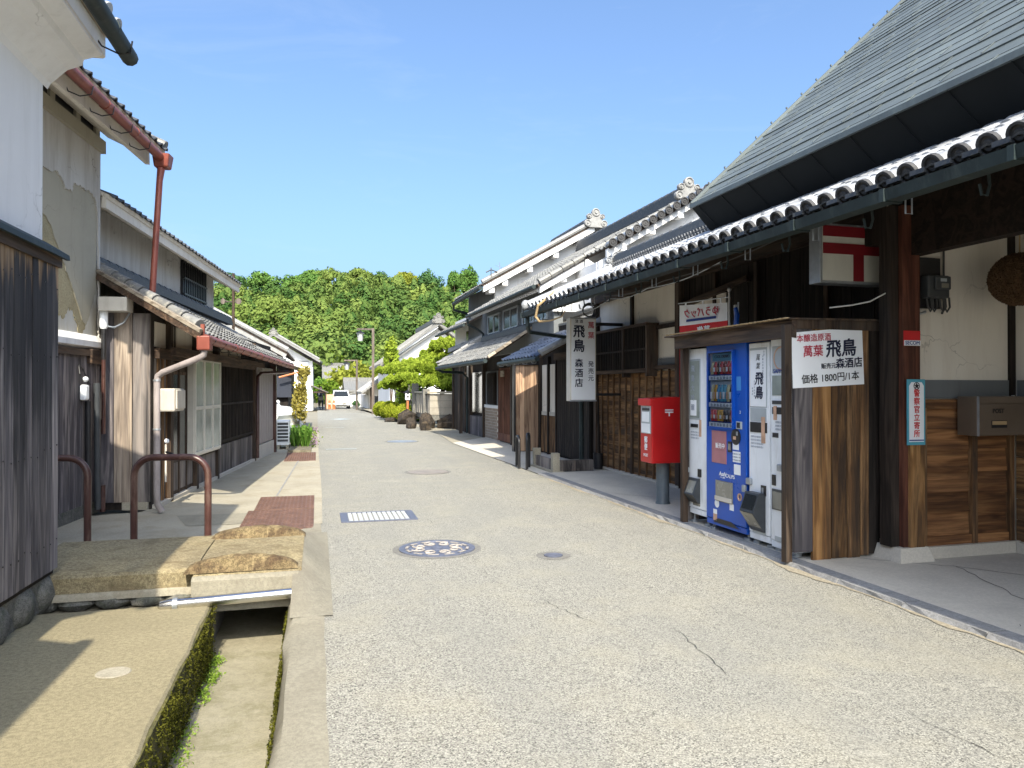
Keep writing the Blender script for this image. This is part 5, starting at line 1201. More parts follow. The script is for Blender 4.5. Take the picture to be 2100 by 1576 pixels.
em.part('backboard', MB().box(-.25, .0, -7.275, -7.251, 2.08, 2.50), 'black'); em.part('case', MB().box(-.21, .01, -7.36, -7.275, 2.16, 2.345), 'dark_plastic', bevel=.012); em.part('cover', MB().box(-.155, .0, -7.385, -7.36, 2.225, 2.335), 'dark_plastic', bevel=.01); em.part('label', MB().box(-.11, -.05, -7.388, -7.385, 2.29, 2.315), 'panel_gray')
em.part('dial', MB().box(-.10, -.03, -7.388, -7.385, 2.24, 2.275), 'hatch')
for x in (-.19, -.15, -.06, -.02): em.part('wire', MB().tube([(x, -7.32, 2.17), (x + .005, -7.33, 2.09), (x + .03, -7.33, 2.05), (x + .06, -7.33, 2.09), (x + .062, -7.32, 2.17)], .008, 6), 'cable_dark')
em.part('conduit', MB().tube([(-.262, -7.28, 2.55), (-.262, -7.28, 2.10), (-.23, -7.29, 2.03), (-.17, -7.29, 2.05)], .012, 7), 'galv')
em.part('conduit', MB().tube([(.03, -7.28, 2.62), (.03, -7.28, 2.08), (.0, -7.29, 2.04)], .009, 6), 'cable_dark')
sg = Thing('cedar_ball', 'round brown cedar ball hanging from the eave', 'cedar ball', 'R', (.40, -7.65, 2.1))
n = 26000; p, d = shell((.40, -7.65, 2.29), (.215, .215, .205), n, .93, -1.)
sg.part('core', MB().ball((.40, -7.65, 2.29), .2, .2, .19, 24, 16), 'ball', smooth=True)
me = leaf_mesh('sprigs', p - np.array(sg.base), .012, .2, 2.2, d); o = link('sprigs', me, sg.root); o['kind'] = 'stuff'; finish(o, foliage('cedar_sprigs', (.10, .06, .035), (.20, .125, .07), None, .1))
sg.part('cord', MB().tube([(.40, -7.65, 2.48), (.40, -7.65, 3.05)], .006, 5), 'rope')
single('wire', 'thin white flex drooping from the conduit to the shelter roof', 'wire', MB().tube([(-.28, -7.3, 2.52), (-.33, -7.3, 2.41), (-.40, -7.28, 2.30), (-.52, -7.25, 2.20), (-.64, -7.2, 2.13), (-.78, -7.16, 2.10), (-.98, -7.14, 2.075)], .006, 6), 'cable', 'R', (-.6, -7.2, 2.1), smooth=True)
cd = Thing('conduit', 'cream plastic conduit bending along the beam beside the postal sign', 'conduit', 'R', (-.3, -7.1, 2.5))
cd.part('tube', MB().tube([(-.31, -7.05, 3.0), (-.30, -7.05, 2.78), (-.285, -7.05, 2.62), (-.27, -7.12, 2.57), (-.22, -7.3, 2.55), (-.20, -7.4, 2.55), (-.10, -7.45, 2.555)], .017, 8), 'aged', smooth=True); cd.part('clip', MB().box(-.33, -.25, -7.08, -7.03, 2.68, 2.70), 'aged')
# things at the annex: drain kerb posts, pipes, hoops
dn = Thing('drain_wall', 'low grey plank dam between two small stone posts before the annex', 'low wall', 'R', (-.9, .3, 0))
for x, y in ((-.98, .62), (-1.02, -.52)): dn.part('stone_post', MB().jbox(x - .06, x + .06, y - .06, y + .06, .0, .34), 'concrete_pale')
dn.part('plank', MB().jbox(-1.02, -.97, -.46, .56, .03, .22), 'board_dark'); dn.part('plank', MB().jbox(-.98, -.35, -.56, -.50, .03, .22), 'board_dark'); dn.part('sill', MB().jbox(-1.1, -.9, -.6, .7, .0, .04), 'concrete_pale')
dp = Thing('downpipe', 'dark green downpipe with stone foot beside the annex door', 'pipe', 'R', (-.36, -.02, 0))
dp.part('pipe', MB().tube([(-.36, -.02, .05), (-.36, -.02, 2.3)], .042, 10), 'gutter_dark', smooth=True); dp.part('foot', MB().jbox(-.52, -.27, -.14, .1, .0, .16), 'concrete_pale')
for z in (.5, 1.15): dp.part('clip', MB().tube([(-.36, -.02, z), (-.36, -.02, z + .03)], .05, 10), 'gutter_dark')
ub = Thing('umbrella_stand', 'bundle of dark poles leaning in a black pot by the wall', 'poles', 'R', (-.16, -.3, 0))
ub.part('pot', MB().lathe([(0, .03), (.075, .03), (.085, .30), (.075, .30), (.068, .06), (0, .06)], (-.16, -.3, 0), 12), 'black', smooth=True)
for k in range(3): ub.part('pole', MB().tube([(-.16 + .02 * k, -.3, .06), (-.13 + .02 * k, -.25 + .06 * k, 1.15 + .1 * k)], .014, 6), 'black_wood')
hoop('hoop_barrier', 'black hoop barrier before the annex, nearer to the dam', (3.53, 12.36), (3.66, 12.68), .62, .026, 'black', group='black hoops at the annex', rad_=.12)
hoop('hoop_barrier', 'black hoop barrier before the annex, nearer to the brick dado', (3.46, 12.62), (3.52, 13.0), .56, .026, 'black', group='black hoops at the annex', rad_=.12)

# ================================================================== LEFT SIDE
# near storehouse: charred boards below, white plaster above, round-tiled eave
K1 = Thing('storehouse', 'near storehouse with dark weathered boards below and white plaster above', 'storehouse', 'L1', (-.5, -2, 0))
YS, YE = -4.0, .12
K1.box('wall', 'white_plaster', -4.2, -.08, YS, .08, 1.0, 3.55)
K1.part('cove', MB().prism([(-.08, 3.42), (-.06, 3.46), (.04, 3.56), (.13, 3.60), (.14, 3.64), (.25, 3.68), (.27, 3.80), (-.08, 3.82)], 'xz', YS, .16), 'white_plaster')
K1.part('cove_step', MB().prism([(.0, 3.68), (.24, 3.685), (.255, 3.695), (.255, 3.83), (0, 3.83)], 'xz', YS, .22), 'cream_plaster')
pw = K1.box('board_backing', 'black_wood', -.2, -.02, YS, YE - .01, .20, 2.25)
y = YS
while y < YE - .02:
    w = random.uniform(.085, .125); y1 = min(y + w, YE)
    if YE - y1 < .04: y1 = YE
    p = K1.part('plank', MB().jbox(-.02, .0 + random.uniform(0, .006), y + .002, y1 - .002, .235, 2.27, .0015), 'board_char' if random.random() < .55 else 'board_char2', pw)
    if y > -1.2:
        for z in (.42, 1.02, 1.62, 2.1):
            K1.part('nail', MB().lathe([(.005, 0), (.005, .004), (0, .004)], (.006, (y + y1) / 2 + .02, z + random.uniform(-.03, .03)), 6, 'x'), 'black', p)
    y = y1
K1.part('cap_beam', MB().jbox(-.03, .02, YS, YE + .02, 2.22, 2.30), 'beam')
K1.part('cap_flashing', MB().prism([(-.09, 2.40), (.05, 2.315), (.055, 2.28), (.03, 2.28), (.025, 2.305), (-.09, 2.375)], 'xz', YS, YE + .06), 'gutter_dark')
yy = YS
while yy < YE:
    w = random.uniform(.28, .5); e = min(yy + w, YE + .03)
    K1.part('base_stone', MB().ball((-.12, (yy + e) / 2, .09), .145, (e - yy) / 2 * 1.12, .165, 12, 8, .07), 'basestone', smooth=True); yy += w
K1.part('base', MB().jbox(-.2, -.03, YS, YE, 0, .24), 'basestone')
r1 = tiled_roof(K1, (.34, YS, 3.84), (0, 1, 0), (-1, 0, .5), 4.2, 2.6, .21, .3, 'plain', 'tile_silver', 120, name='roof', deckmat='cream_plaster')
K1.part('gutter', MB().tube([(.40, YS - .05, 3.73), (.40, .26, 3.72)], .055, 10), 'gutter_dark', smooth=True)
for yh in (-1.6, -.75, .05): K1.part('gutter_hook', MB().tube([(.24, yh, 3.76), (.28, yh, 3.70), (.38, yh + .02, 3.665), (.45, yh + .02, 3.68), (.462, yh + .02, 3.76)], .006, 5), 'black')
for k in range(2): K1.part('gutter_joint', MB().tube([(.40, -1.2 + k * 1.0, 3.728), (.40, -1.16 + k * 1.0, 3.728)], .059, 10), 'gutter_dark')
# neighbour just out of the picture, whose eave shades the pavement
K0 = Thing('plaster_house', 'plaster house standing before the storehouse, outside the left edge', 'house', 'L1', (-2, -9, 0))
K0.box('wall', 'old_plaster', -5, -.25, -15, -4.75, 0, 3.3)
K0.part('roof', MB().prism([(.20, 3.22), (.22, 3.30), (-2.6, 4.7), (-5.4, 3.3), (-5.4, 3.2), (-2.6, 4.58)], 'xz', -15.2, -4.25), 'tile_gray')
K0.part('gutter', MB().tube([(.27, -15, 3.22), (.27, -4.15, 3.21)], .05, 8), 'gutter_dark')

# second storehouse: layers of plaster falling off
K2 = Thing('peeling_storehouse', 'storehouse with peeling white plaster showing mud coat and a red copper gutter', 'storehouse', 'LL', (-.5, -1.5, 0))
YE2 = -.45
K2.box('wall', 'yellow_plaster', -4, .0, -2.9, YE2, 1.85, 4.25)
def layer(name, pts, x0, x1, mat): return K2.part(name, MB().prism(pts, 'yz', x0, x1), mat)
def jag(pts, j=.018, n=7):
    out = []
    for (a, b), (c, d) in zip(pts, pts[1:]):
        for i in range(n): out.append((a + (c - a) * i / n + random.uniform(-j, j), b + (d - b) * i / n + random.uniform(-j, j)))
    return out + [pts[-1]]
layer('rough_coat', [(-2.9, 4.2), (-2.9, 2.2)] + jag([(-1.43, 2.19), (-1.30, 2.16), (-1.2, 2.28), (-1.10, 2.25), (-.98, 2.12), (-.92, 1.98), (-.80, 2.10), (-.70, 2.3), (-.56, 2.6)]) + [(-.52, 4.2)], .0, .010, 'rough_plaster')
layer('mud_coat', [(-2.9, 4.2), (-2.9, 3.3)] + jag([(-1.72, 3.15), (-1.41, 2.82), (-1.18, 2.55), (-.88, 2.18), (-.79, 2.12), (-.66, 2.29), (-.53, 2.55)], .013) + [(-.50, 4.2)], .010, .020, 'mud_plaster')
layer('white_coat', [(-2.9, 4.24), (-2.9, 3.6)] + jag([(-1.72, 3.60), (-1.51, 3.64), (-1.38, 3.57), (-1.34, 3.52), (-1.18, 3.53), (-1.16, 3.62), (-1.0, 3.64), (-.84, 3.63), (-.69, 3.64), (-.58, 3.58), (-.52, 3.43), (-.49, 2.76), (-.475, 2.1), (-.47, 1.95)], .014, 6) + [(YE2, 1.95), (YE2, 4.24)], .020, .036, 'old_plaster')
K2.part('plaster_foot', MB().prism([(.0, 1.86), (.07, 1.89), (.075, 1.95), (.03, 2.02), (.0, 2.03)], 'xz', -2.9, YE2 + .02), 'white_plaster')
K2.part('vent_sill', MB().jbox(-.05, .075, -2.9, YE2 + .05, 4.17, 4.31), 'mud_plaster')
K2.box('vent', 'black', -.12, .0, -2.9, YE2, 4.31, 4.62)
for yv in (-1.62, -1.02, -.5): K2.box('vent_post', 'mud_plaster', -.1, .03, yv - .06, yv + .05, 4.31, 4.6)
for k in range(3): K2.box('vent_slat', 'beam', -.05, -.01, -1.55, -.55, 4.37 + k * .07, 4.39 + k * .07)
K2.box('wall', 'white_plaster', -4, -.1, -2.9, YE2 - .02, 4.25, 4.9)
K2.part('eave_board', MB().add([(.03, -2.9, 4.42), (.03, -.22, 4.42), (.48, -.22, 4.21), (.48, -2.9, 4.21), (.03, -2.9, 4.47), (.03, -.22, 4.47), (.48, -.22, 4.27), (.48, -2.9, 4.27)], [(0, 1, 2, 3), (4, 7, 6, 5), (2, 6, 7, 3), (1, 5, 6, 2)]), 'cream_plaster')
K2.part('eave_fascia', MB().jbox(.44, .49, -2.9, -.18, 4.13, 4.28), 'cream_plaster')
r2 = tiled_roof(K2, (.66, -2.95, 4.30), (0, 1, 0), (-1, 0, .5), 2.8, 3.4, .2, .24, 'pan', 'tile_dark', 170, name='roof', deckmat='cream_plaster')
for i in range(6): K2.part('verge_tile', MB().tube([(.66 - i * .28, -.16, 4.36 + i * .14), (.66 - (i + .96) * .28, -.16, 4.355 + (i + .96) * .14)], [.072, .062], 10), 'tile_gray', r2, smooth=True)
gt = K2.part('gutter', MB().tube([(.66, -2.95, 4.20), (.66, -.26, 4.18)], .052, 10), 'gutter_red', smooth=True)
for yh in (-2.4, -1.9, -1.4, -.85): K2.part('gutter_hook', MB().tube([(.47, yh, 4.22), (.50, yh, 4.14), (.60, yh, 4.10), (.70, yh, 4.12), (.715, yh, 4.2)], .006, 5), 'black', gt)
for yh in (-2.0, -1.2): K2.part('gutter_joint', MB().tube([(.66, yh, 4.19), (.66, yh + .04, 4.19)], .057, 10), 'gutter_red', gt)
K2.part('gutter_head', MB().add([(.59, -.36, 4.06), (.75, -.36, 4.06), (.75, -.20, 4.06), (.59, -.20, 4.06), (.57, -.38, 4.22), (.77, -.38, 4.22), (.77, -.18, 4.22), (.57, -.18, 4.22)], [(0, 1, 5, 4), (1, 2, 6, 5), (2, 3, 7, 6), (3, 0, 4, 7), (0, 3, 2, 1)]), 'gutter_red', bevel=.02)
K2.part('downpipe', MB().tube([(.66, -.30, 4.07), (.65, -.33, 3.9), (.60, -.42, 2.52)], [.045, .036, .036], 10), 'gutter_red', smooth=True)
# boards of its lower wall
lb = K2.box('board_backing', 'black_wood', -.2, .03, -2.9, YE2 + .02, .1, 1.84)
K2.part('cap_beam', MB().jbox(.0, .075, -2.9, -.8, 1.78, 1.85), 'beam'); K2.part('cap_beam', MB().jbox(.0, .10, -.82, YE2 + .05, 1.70, 1.86), 'beam')
y = -2.9
while y < YE2:
    w = random.uniform(.07, .10); K2.part('plank', MB().jbox(.03, .042 + random.uniform(0, .005), y + .002, min(y + w, YE2 + .02) - .002, .13, 1.78, .0015), 'board_gray', lb); y += w
K2.part('base', MB().jbox(-.2, .06, -2.9, YE2, 0, .13), 'basestone')

# town house on the left: low tiled eave with copper gutter, plaster upper floor
H3 = Thing('machiya_house', 'two-storey wooden town house with low tiled eave and red copper gutter', 'house', 'LL', (0, 2, 0))
H3.box('wall', 'old_plaster', -4.5, -.30, YE2 + .02, 6.1, 2.2, 3.80)
gwin = H3.box('window', 'glass', -.32, -.288, 3.90, 5.25, 3.06, 3.62)
for i in range(13): H3.box('window_bar', 'black', -.25, -.23, 3.88 + i * .115, 3.905 + i * .115, 3.03, 3.64, gwin)
for z in (3.05, 3.33, 3.62): H3.box('window_rail', 'black', -.26, -.225, 3.84, 5.32, z, z + .03, gwin)
H3.box('window_frame', 'black', -.30, -.26, 3.84, 3.90, 3.03, 3.65, gwin); H3.box('window_frame', 'black', -.30, -.26, 5.25, 5.31, 3.03, 3.65, gwin)
ru = tiled_roof(H3, (.12, -.42, 3.69), (0, 1, -.012), (-1, 0, .48), 7.1, 3.2, .2, .24, 'pan', 'tile_dark', 200, name='roof', deckmat='cream_plaster')
H3.part('eave_fascia', MB().beam((.06, -.42, 3.60), (.06, 6.66, 3.515), .05, .13), 'cream_plaster'); H3.part('eave_board', MB().add([(-.31, -.4, 3.80), (-.31, 6.6, 3.72), (.05, 6.6, 3.55), (.05, -.4, 3.63)], [(0, 1, 2, 3)]), 'soffit')
for i in range(21): H3.part('rafter', MB().beam((-.30, -.3 + i * .33, 3.755 - i * .004), (.035, -.3 + i * .33, 3.595 - i * .004), .05, .07), 'cream_plaster')
H3.part('verge_board', MB().add([(.08, 6.6, 3.45), (.08, 6.66, 3.45), (-1.9, 6.66, 4.41), (-1.9, 6.6, 4.41), (.08, 6.6, 3.59), (.08, 6.66, 3.59), (-1.9, 6.66, 4.55), (-1.9, 6.6, 4.55)], [(0, 3, 2, 1), (4, 5, 6, 7), (0, 1, 5, 4), (0, 4, 7, 3), (1, 2, 6, 5)]), 'cream_plaster')
# low eave roof
E0l, E1l = Vector((1.32, -1.12, 2.03)), Vector((1.02, 7.4, 1.96))
al = (E1l - E0l); L3 = al.length
rl = tiled_roof(H3, E0l, al, (-1, .5, .56), L3, 1.60 * 1.2504, .2, .22, 'pan', 'tile_gray', 280, name='eave_roof', deckmat='rafter', deck=.04)
ridge(H3, (-.23, -.40, 2.88), (-.25, 7.3, 2.80), 'tile_dark', .14, .14, 3, cap=.045)
for i in range(8): H3.part('verge_tile', MB().tube([(1.28 - i * .18, -1.0 + i * .09, 2.12 + i * .101), (1.28 - (i + .96) * .18, -1.0 + (i + .96) * .09, 2.115 + (i + .96) * .101)], [.075, .064], 10), 'tile_gray', rl, smooth=True)
H3.part('verge_board', MB().beam((1.34, -1.15, 2.0), (.03, -.50, 2.735), .03, .10), 'beam'); H3.part('verge_fillet', MB().beam((1.34, -1.15, 2.05), (.03, -.50, 2.785), .05, .04), 'rafter')
gl = H3.part('gutter', MB().tube([E0l + Vector((.05, .0, -.06)), E1l + Vector((.05, 0, -.06))], .05, 10), 'gutter_red', smooth=True)
for i in range(14):
    q = E0l + al * ((i + .5) / 14); H3.part('gutter_hook', MB().tube([(q.x - .12, q.y, q.z - .03), (q.x - .08, q.y, q.z - .13), (q.x + .05, q.y, q.z - .13), (q.x + .11, q.y, q.z - .06)], .006, 5), 'black', gl)
for i in range(3):
    q = E0l + al * (.2 + .25 * i) + Vector((.05, 0, -.06)); H3.part('gutter_joint', MB().tube([q, q + Vector((0, .05, 0))], .055, 10), 'gutter_red', gl)
H3.part('gutter_head', MB().box(1.29, 1.43, -1.16, -1.02, 1.84, 2.0), 'gutter_red', bevel=.015); H3.part('gutter_lug', MB().box(1.32, 1.36, -1.1, -1.06, 2.0, 2.13), 'gutter_red')
H3.part('downpipe', MB().tube([(1.36, -1.09, 1.85), (1.35, -1.09, 1.79), (1.30, -1.08, 1.755), (.86, -.88, 1.60), (.80, -.85, 1.56), (.79, -.85, 1.5), (.79, -.85, .3), (.79, -.83, .12), (.83, -.8, .03)], .036, 10), 'pipe_gray', smooth=True)
for z in (1.5, .95): H3.part('pipe_clip', MB().tube([(.79, -.85, z), (.79, -.85, z + .02)], .041, 10), 'galv')
H3.part('far_pipe', MB().tube([(1.05, 7.3, 1.88), (1.0, 7.25, 1.78), (.72, 5.6, 1.72), (.68, 5.5, 1.65), (.68, 5.5, .05)], .035, 8), 'brown_paint', smooth=True)
# end wall towards the camera and the wooden front
ew = H3.box('end_wall', 'black_wood', -.5, .60, YE2, YE2 + .1, 0, 2.3)
for i, (x0, x1) in enumerate(((.06, .20), (.205, .40), (.405, .60))): H3.part('plank', MB().jbox(x0, x1 - .004, YE2 - .03, YE2, .09, 2.3, .003), ('board_gray', 'board_pale', 'board_dark')[i], ew)
H3.part('post_foot', MB().jbox(.30, .58, YE2 - .05, YE2 + .1, 0, .09), 'concrete_pale')
fw_ = H3.box('front_wall', 'black_wood', .5, .58, YE2 + .1, 7.5, .0, 2.35)
for i in range(6): H3.part('plank', MB().jbox(.58, .60 + (i % 2) * .012, -.34 + i * .085, -.34 + i * .085 + .08, .05, 1.78, .003), 'board_brown' if i % 2 else 'board_dark', fw_)
for y0, y1 in ((-.3, .45), (.55, 1.3), (1.4, 2.4), (2.5, 3.4), (3.5, 4.4)): H3.box('plaster_panel', 'cream_plaster', .58, .59, y0, y1, 1.92, 2.22, fw_)
H3.part('lintel', MB().jbox(.56, .66, -.35, 5.4, 1.78, 1.90), 'beam')
for y in (.16, 1.32, 2.5, 5.42): H3.part('post', MB().jbox(.56, .66, y - .05, y + .05, .0, 2.3), 'beam_z')
gd = H3.box('glass_door', 'beam_z', .585, .60, .22, 1.27, .05, 1.76)
for k in range(3):
    a = .25 + k * .34
    H3.box('pane', 'glass', .60, .606, a + .03, a + .30, .50, 1.60, gd); H3.box('door_panel', 'board_dark', .60, .612, a + .03, a + .30, .1, .46, gd)
    H3.box('stile', 'beam_z', .60, .62, a, a + .03, .05, 1.76, gd)
    H3.box('rail', 'beam_z', .60, .618, a + .03, a + .30, .46, .50, gd); H3.box('rail', 'beam_z', .60, .618, a + .03, a + .30, 1.60, 1.64, gd)
sw_ = H3.box('sash_window', 'alum', .60, .70, .95, 2.42, .48, 1.86)
for k in range(3):
    a = .99 + k * .475
    for z0, z1 in ((.54, 1.12), (1.17, 1.80)): H3.box('pane', 'glass_frost', .70, .706, a + .02, a + .42, z0, z1, sw_)
    for (y0, y1, z0, z1) in ((a - .02, a + .02, .5, 1.84), (a + .42, a + .455, .5, 1.84), (a + .02, a + .42, 1.12, 1.17), (a + .02, a + .42, .5, .54), (a + .02, a + .42, 1.80, 1.84)): H3.box('sash', 'alum', .70, .72, y0, y1, z0, z1, sw_)
for i in range(3): H3.box('lattice_panel', 'black_wood', .58, .60, 2.56 + i * .95, 3.48 + i * .95, .55, 1.78, fw_)
for i in range(26): H3.box('lattice_bar', 'black_wood', .60, .625, 2.58 + i * .108, 2.605 + i * .108, .55, 1.78, fw_)
for z in (.55, 1.15): H3.box('lattice_rail', 'black_wood', .60, .63, 2.5, 5.4, z, z + .03, fw_)
for i in range(20): H3.part('dado_plank', MB().jbox(.58, .605, 2.54 + i * .142, 2.54 + i * .142 + .136, .03, .5, .002), 'board_dark', fw_)
H3.part('kick_board', MB().jbox(.58, .62, 1.36, 2.46, .03, .44), 'board_dark', fw_)
sp_ = H3.box('metal_shutter', 'pipe_gray', .58, .66, 5.55, 7.35, .30, 1.85)
for i in range(9): H3.box('shutter_rib', 'pipe_gray', .66, .664, 5.58 + i * .2, 5.59 + i * .2, .32, 1.83, sp_)
H3.box('shutter_sill', 'concrete_grey', .57, .68, 5.5, 7.45, .0, .28); H3.box('shutter_post', 'brown_paint', .58, .72, 7.36, 7.46, .0, 2.0)
H3.part('stone_sill', MB().jbox(.5, .66, -.4, 7.5, .0, .045), 'concrete_grey')
H3.part('front_beam', MB().jbox(.74, .80, -.2, 5.6, 1.82, 1.92), 'beam')
# small roofs behind it
H3.part('rear_roof', MB().add([(-.9, 7.0, 2.95), (-.9, 10.6, 2.75), (-2.9, 10.6, 3.7), (-2.9, 7, 3.9), (-.9, 7.0, 2.85), (-.9, 10.6, 2.65), (-2.9, 10.6, 3.6), (-2.9, 7, 3.8)], [(0, 1, 2, 3), (7, 6, 5, 4), (0, 4, 5, 1), (1, 5, 6, 2), (3, 7, 4, 0)]), 'tile_pale')
ridge(H3, (-.85, 7.05, 2.97), (-2.7, 7.05, 3.85), 'tile_pale', .1, .16, 2, cap=.07)

# fittings on the left walls
wb = Thing('wall_box', 'beige metal box on the board wall beside the glass door', 'box', 'LL', (.7, .0, 1.15)); wb.part('case', MB().box(.60, .82, -.30, .10, 1.14, 1.42), 'beige_box', bevel=.02); wb.part('cover', MB().box(.82, .84, -.27, .07, 1.17, 1.40), 'beige_box', bevel=.008)
jb = Thing('conduit', 'white capped conduit running down the corner of the peeling storehouse', 'conduit', 'LL', (.12, -.62, .1)); jb.part('cap', MB().lathe([(0, 2.345), (.035, 2.34), (.045, 2.32), (.045, 2.13), (.03, 2.10), (0, 2.10)], (.14, -.62, 0), 14), 'white', smooth=True); jb.part('tube', MB().tube([(.14, -.62, 2.12), (.14, -.62, 1.75)], .026, 10), 'black', smooth=True); jb.part('tube', MB().tube([(.14, -.62, 1.75), (.14, -.62, .9)], .022, 10), 'brown_paint', smooth=True)
jb.part('flex', MB().tube([(.14, -.61, 2.14), (.24, -.58, 2.12), (.33, -.55, 2.18), (.38, -.5, 2.30)], .012, 7), 'galv', smooth=True)
single('eave_box', 'cream box under the end of the low tiled eave', 'box', MB().box(.12, .42, -.72, -.5, 2.30, 2.46), 'beige_box', 'LL', (.25, -.6, 2.3), bevel=.006)
wp = Thing('drain_pipes', 'pair of dark pipes running down the weathered boards to the path', 'pipe', 'LL', (.12, -.8, 0))
wp.part('pipe', MB().tube([(.10, -.93, .04), (.10, -.93, 1.28)], .034, 10), 'black', smooth=True); wp.part('pipe', MB().tube([(.13, -.74, .06), (.13, -.76, .5), (.13, -.78, 1.48)], .034, 10), 'dark_plastic', smooth=True); wp.part('shoe', MB().tube([(.15, -.66, .02), (.15, -.66, .32)], .03, 8), 'brown_paint')
wm = Thing('meter_box', 'small white meter with loose wires on the weathered boards', 'meter', 'LL', (.08, -.98, 1.28)); wm.part('case', MB().box(.05, .12, -1.04, -.94, 1.29, 1.46), 'white', bevel=.02); wm.part('bulb', MB().ball((.10, -1.0, 1.52), .03, .04, .03, 10, 8), 'white', smooth=True)
wm.part('wire', MB().tube([(.08, -1.02, 1.50), (.09, -1.12, 1.58), (.07, -1.10, 1.68), (.06, -.98, 1.64), (.07, -.8, 1.46)], .006, 5), 'cable_dark')
tp = Thing('water_tap', 'old brass water tap on a standpipe before the brown boards', 'tap', 'LL', (.72, -.35, 0)); tp.part('pipe', MB().tube([(.72, -.3, .3), (.72, -.3, .75)], .012, 8), 'aged'); tp.part('spout', MB().tube([(.72, -.3, .66), (.80, -.33, .64), (.86, -.35, .58)], .014, 8), 'black'); tp.part('handle', MB().ball((.73, -.3, .79), .03, .03, .03, 8, 6), 'white', smooth=True)
hp = Thing('loudspeaker_pole', 'thin pole with two horn loudspeakers above the roofs', 'loudspeaker', 'W', (-2.06, 20, 0)); hp.part('pole', MB().tube([(-2.06, 20, 0), (-2.06, 20, 4.35)], .035, 8), 'beam_z'); hp.part('bracket', MB().tube([(-2.22, 20, 3.62), (-1.9, 20, 3.62)], .012, 6), 'post_brown')
for x, dx, dy in ((-2.20, -.10, -.12), (-1.95, .03, -.2)): hp.part('horn', MB().tube([(x, 20, 3.62), (x + dx * .4, 20 + dy * .4, 3.62), (x + dx * .8, 20 + dy * .8, 3.62), (x + dx, 20 + dy, 3.62)], [.02, .03, .055, .075], 14), 'post_brown', smooth=True)
ac = Thing('air_conditioner', 'white air conditioner outdoor unit at the end of the shutter', 'air conditioner', 'W', (-.76, 18.2, 0))
ac.part('case', MB().box(-.92, -.62, 18.05, 18.75, .10, .66), 'white', bevel=.012); ac.part('grille_back', MB().box(-.89, -.65, 18.044, 18.05, .15, .62), 'dark_plastic')
for i in range(6): ac.part('louver', MB().box(-.895, -.645, 18.03, 18.046, .155 + i * .078, .175 + i * .078), 'white')
for x in (-.9, -.7): ac.part('foot', MB().box(x, x + .06, 18.05, 18.7, .0, .10), 'concrete_pale')

# ================================================================== FURTHER DOWN THE STREET
def leaves(T, name, pos, size, mat, up=.2, stretch=1.6, nor=None, tint=None, parent=None, kind=None):
    me = leaf_mesh(name, pos - np.array(T.base), size, up, stretch, nor, True, tint); o = link(name, me, parent or T.root)
    if kind: o['kind'] = kind
    return finish(o, mat)
# plants in front of the shutter end
fb_ = Thing('plant_bed', 'bed of strap-leaved plants beside the white air conditioner', 'plants', 'W', (-.42, 18.6, 0))
fb_.part('soil', MB().jbox(-.62, -.12, 17.0, 21.5, .0, .06), 'earth')
b = MB()
for k in range(230):
    x, y = random.uniform(-.58, -.18), random.uniform(17.9, 20.6); a = random.uniform(0, 6.28); l = random.uniform(.3, .58); w = .022
    d = Vector((math.cos(a), math.sin(a), 0)); n = Vector((-d.y, d.x, 0)) * w; p0 = Vector((x, y, .05)); p1 = p0 + d * l * .25 + Vector((0, 0, l * .75)); p2 = p0 + d * l * .75 + Vector((0, 0, l * .7))
    b.add([p0 - n * .6, p0 + n * .6, p1 - n, p1 + n, p2], [(0, 1, 3, 2), (2, 3, 4)])
o = fb_.part('strap_leaves', b, 'leaf_iris', kind='stuff'); at = o.data.attributes.new('tint', 'FLOAT', 'POINT'); at.data.foreach_set('value', np.repeat(rng.uniform(0, 1, 230), 5).astype(np.float32))
vn = Thing('climber', 'yellowish climbing plant trained up a stake behind the strap leaves', 'plant', 'W', (-.45, 20.4, 0))
vn.part('stake', MB().tube([(-.45, 20.4, 0), (-.47, 20.4, 1.75)], .015, 6), 'bark')
p, d, tn = crown((-.45, 20.4, .95), (.24, .4, .85), 46, 26, .26); leaves(vn, 'leaves', p, .06, 'leaf_vine', .2, 1.4, d, tn)
ph = Thing('flowers', 'low purple flowers spilling along the road edge', 'flowers', 'W', (-.1, 20, 0))
p = np.stack([rng.normal(-.10, .06, 700), rng.uniform(18.8, 27, 700), np.abs(rng.normal(.02, .03, 700))], 1); leaves(ph, 'blossoms', p, .035, 'petal', .5, 1.1, kind='stuff')
p = np.stack([rng.normal(-.18, .09, 900), rng.uniform(18.3, 25, 900), np.abs(rng.normal(.02, .04, 900))], 1); leaves(ph, 'leaves', p, .04, 'leaf_hedge', .3, kind='stuff')

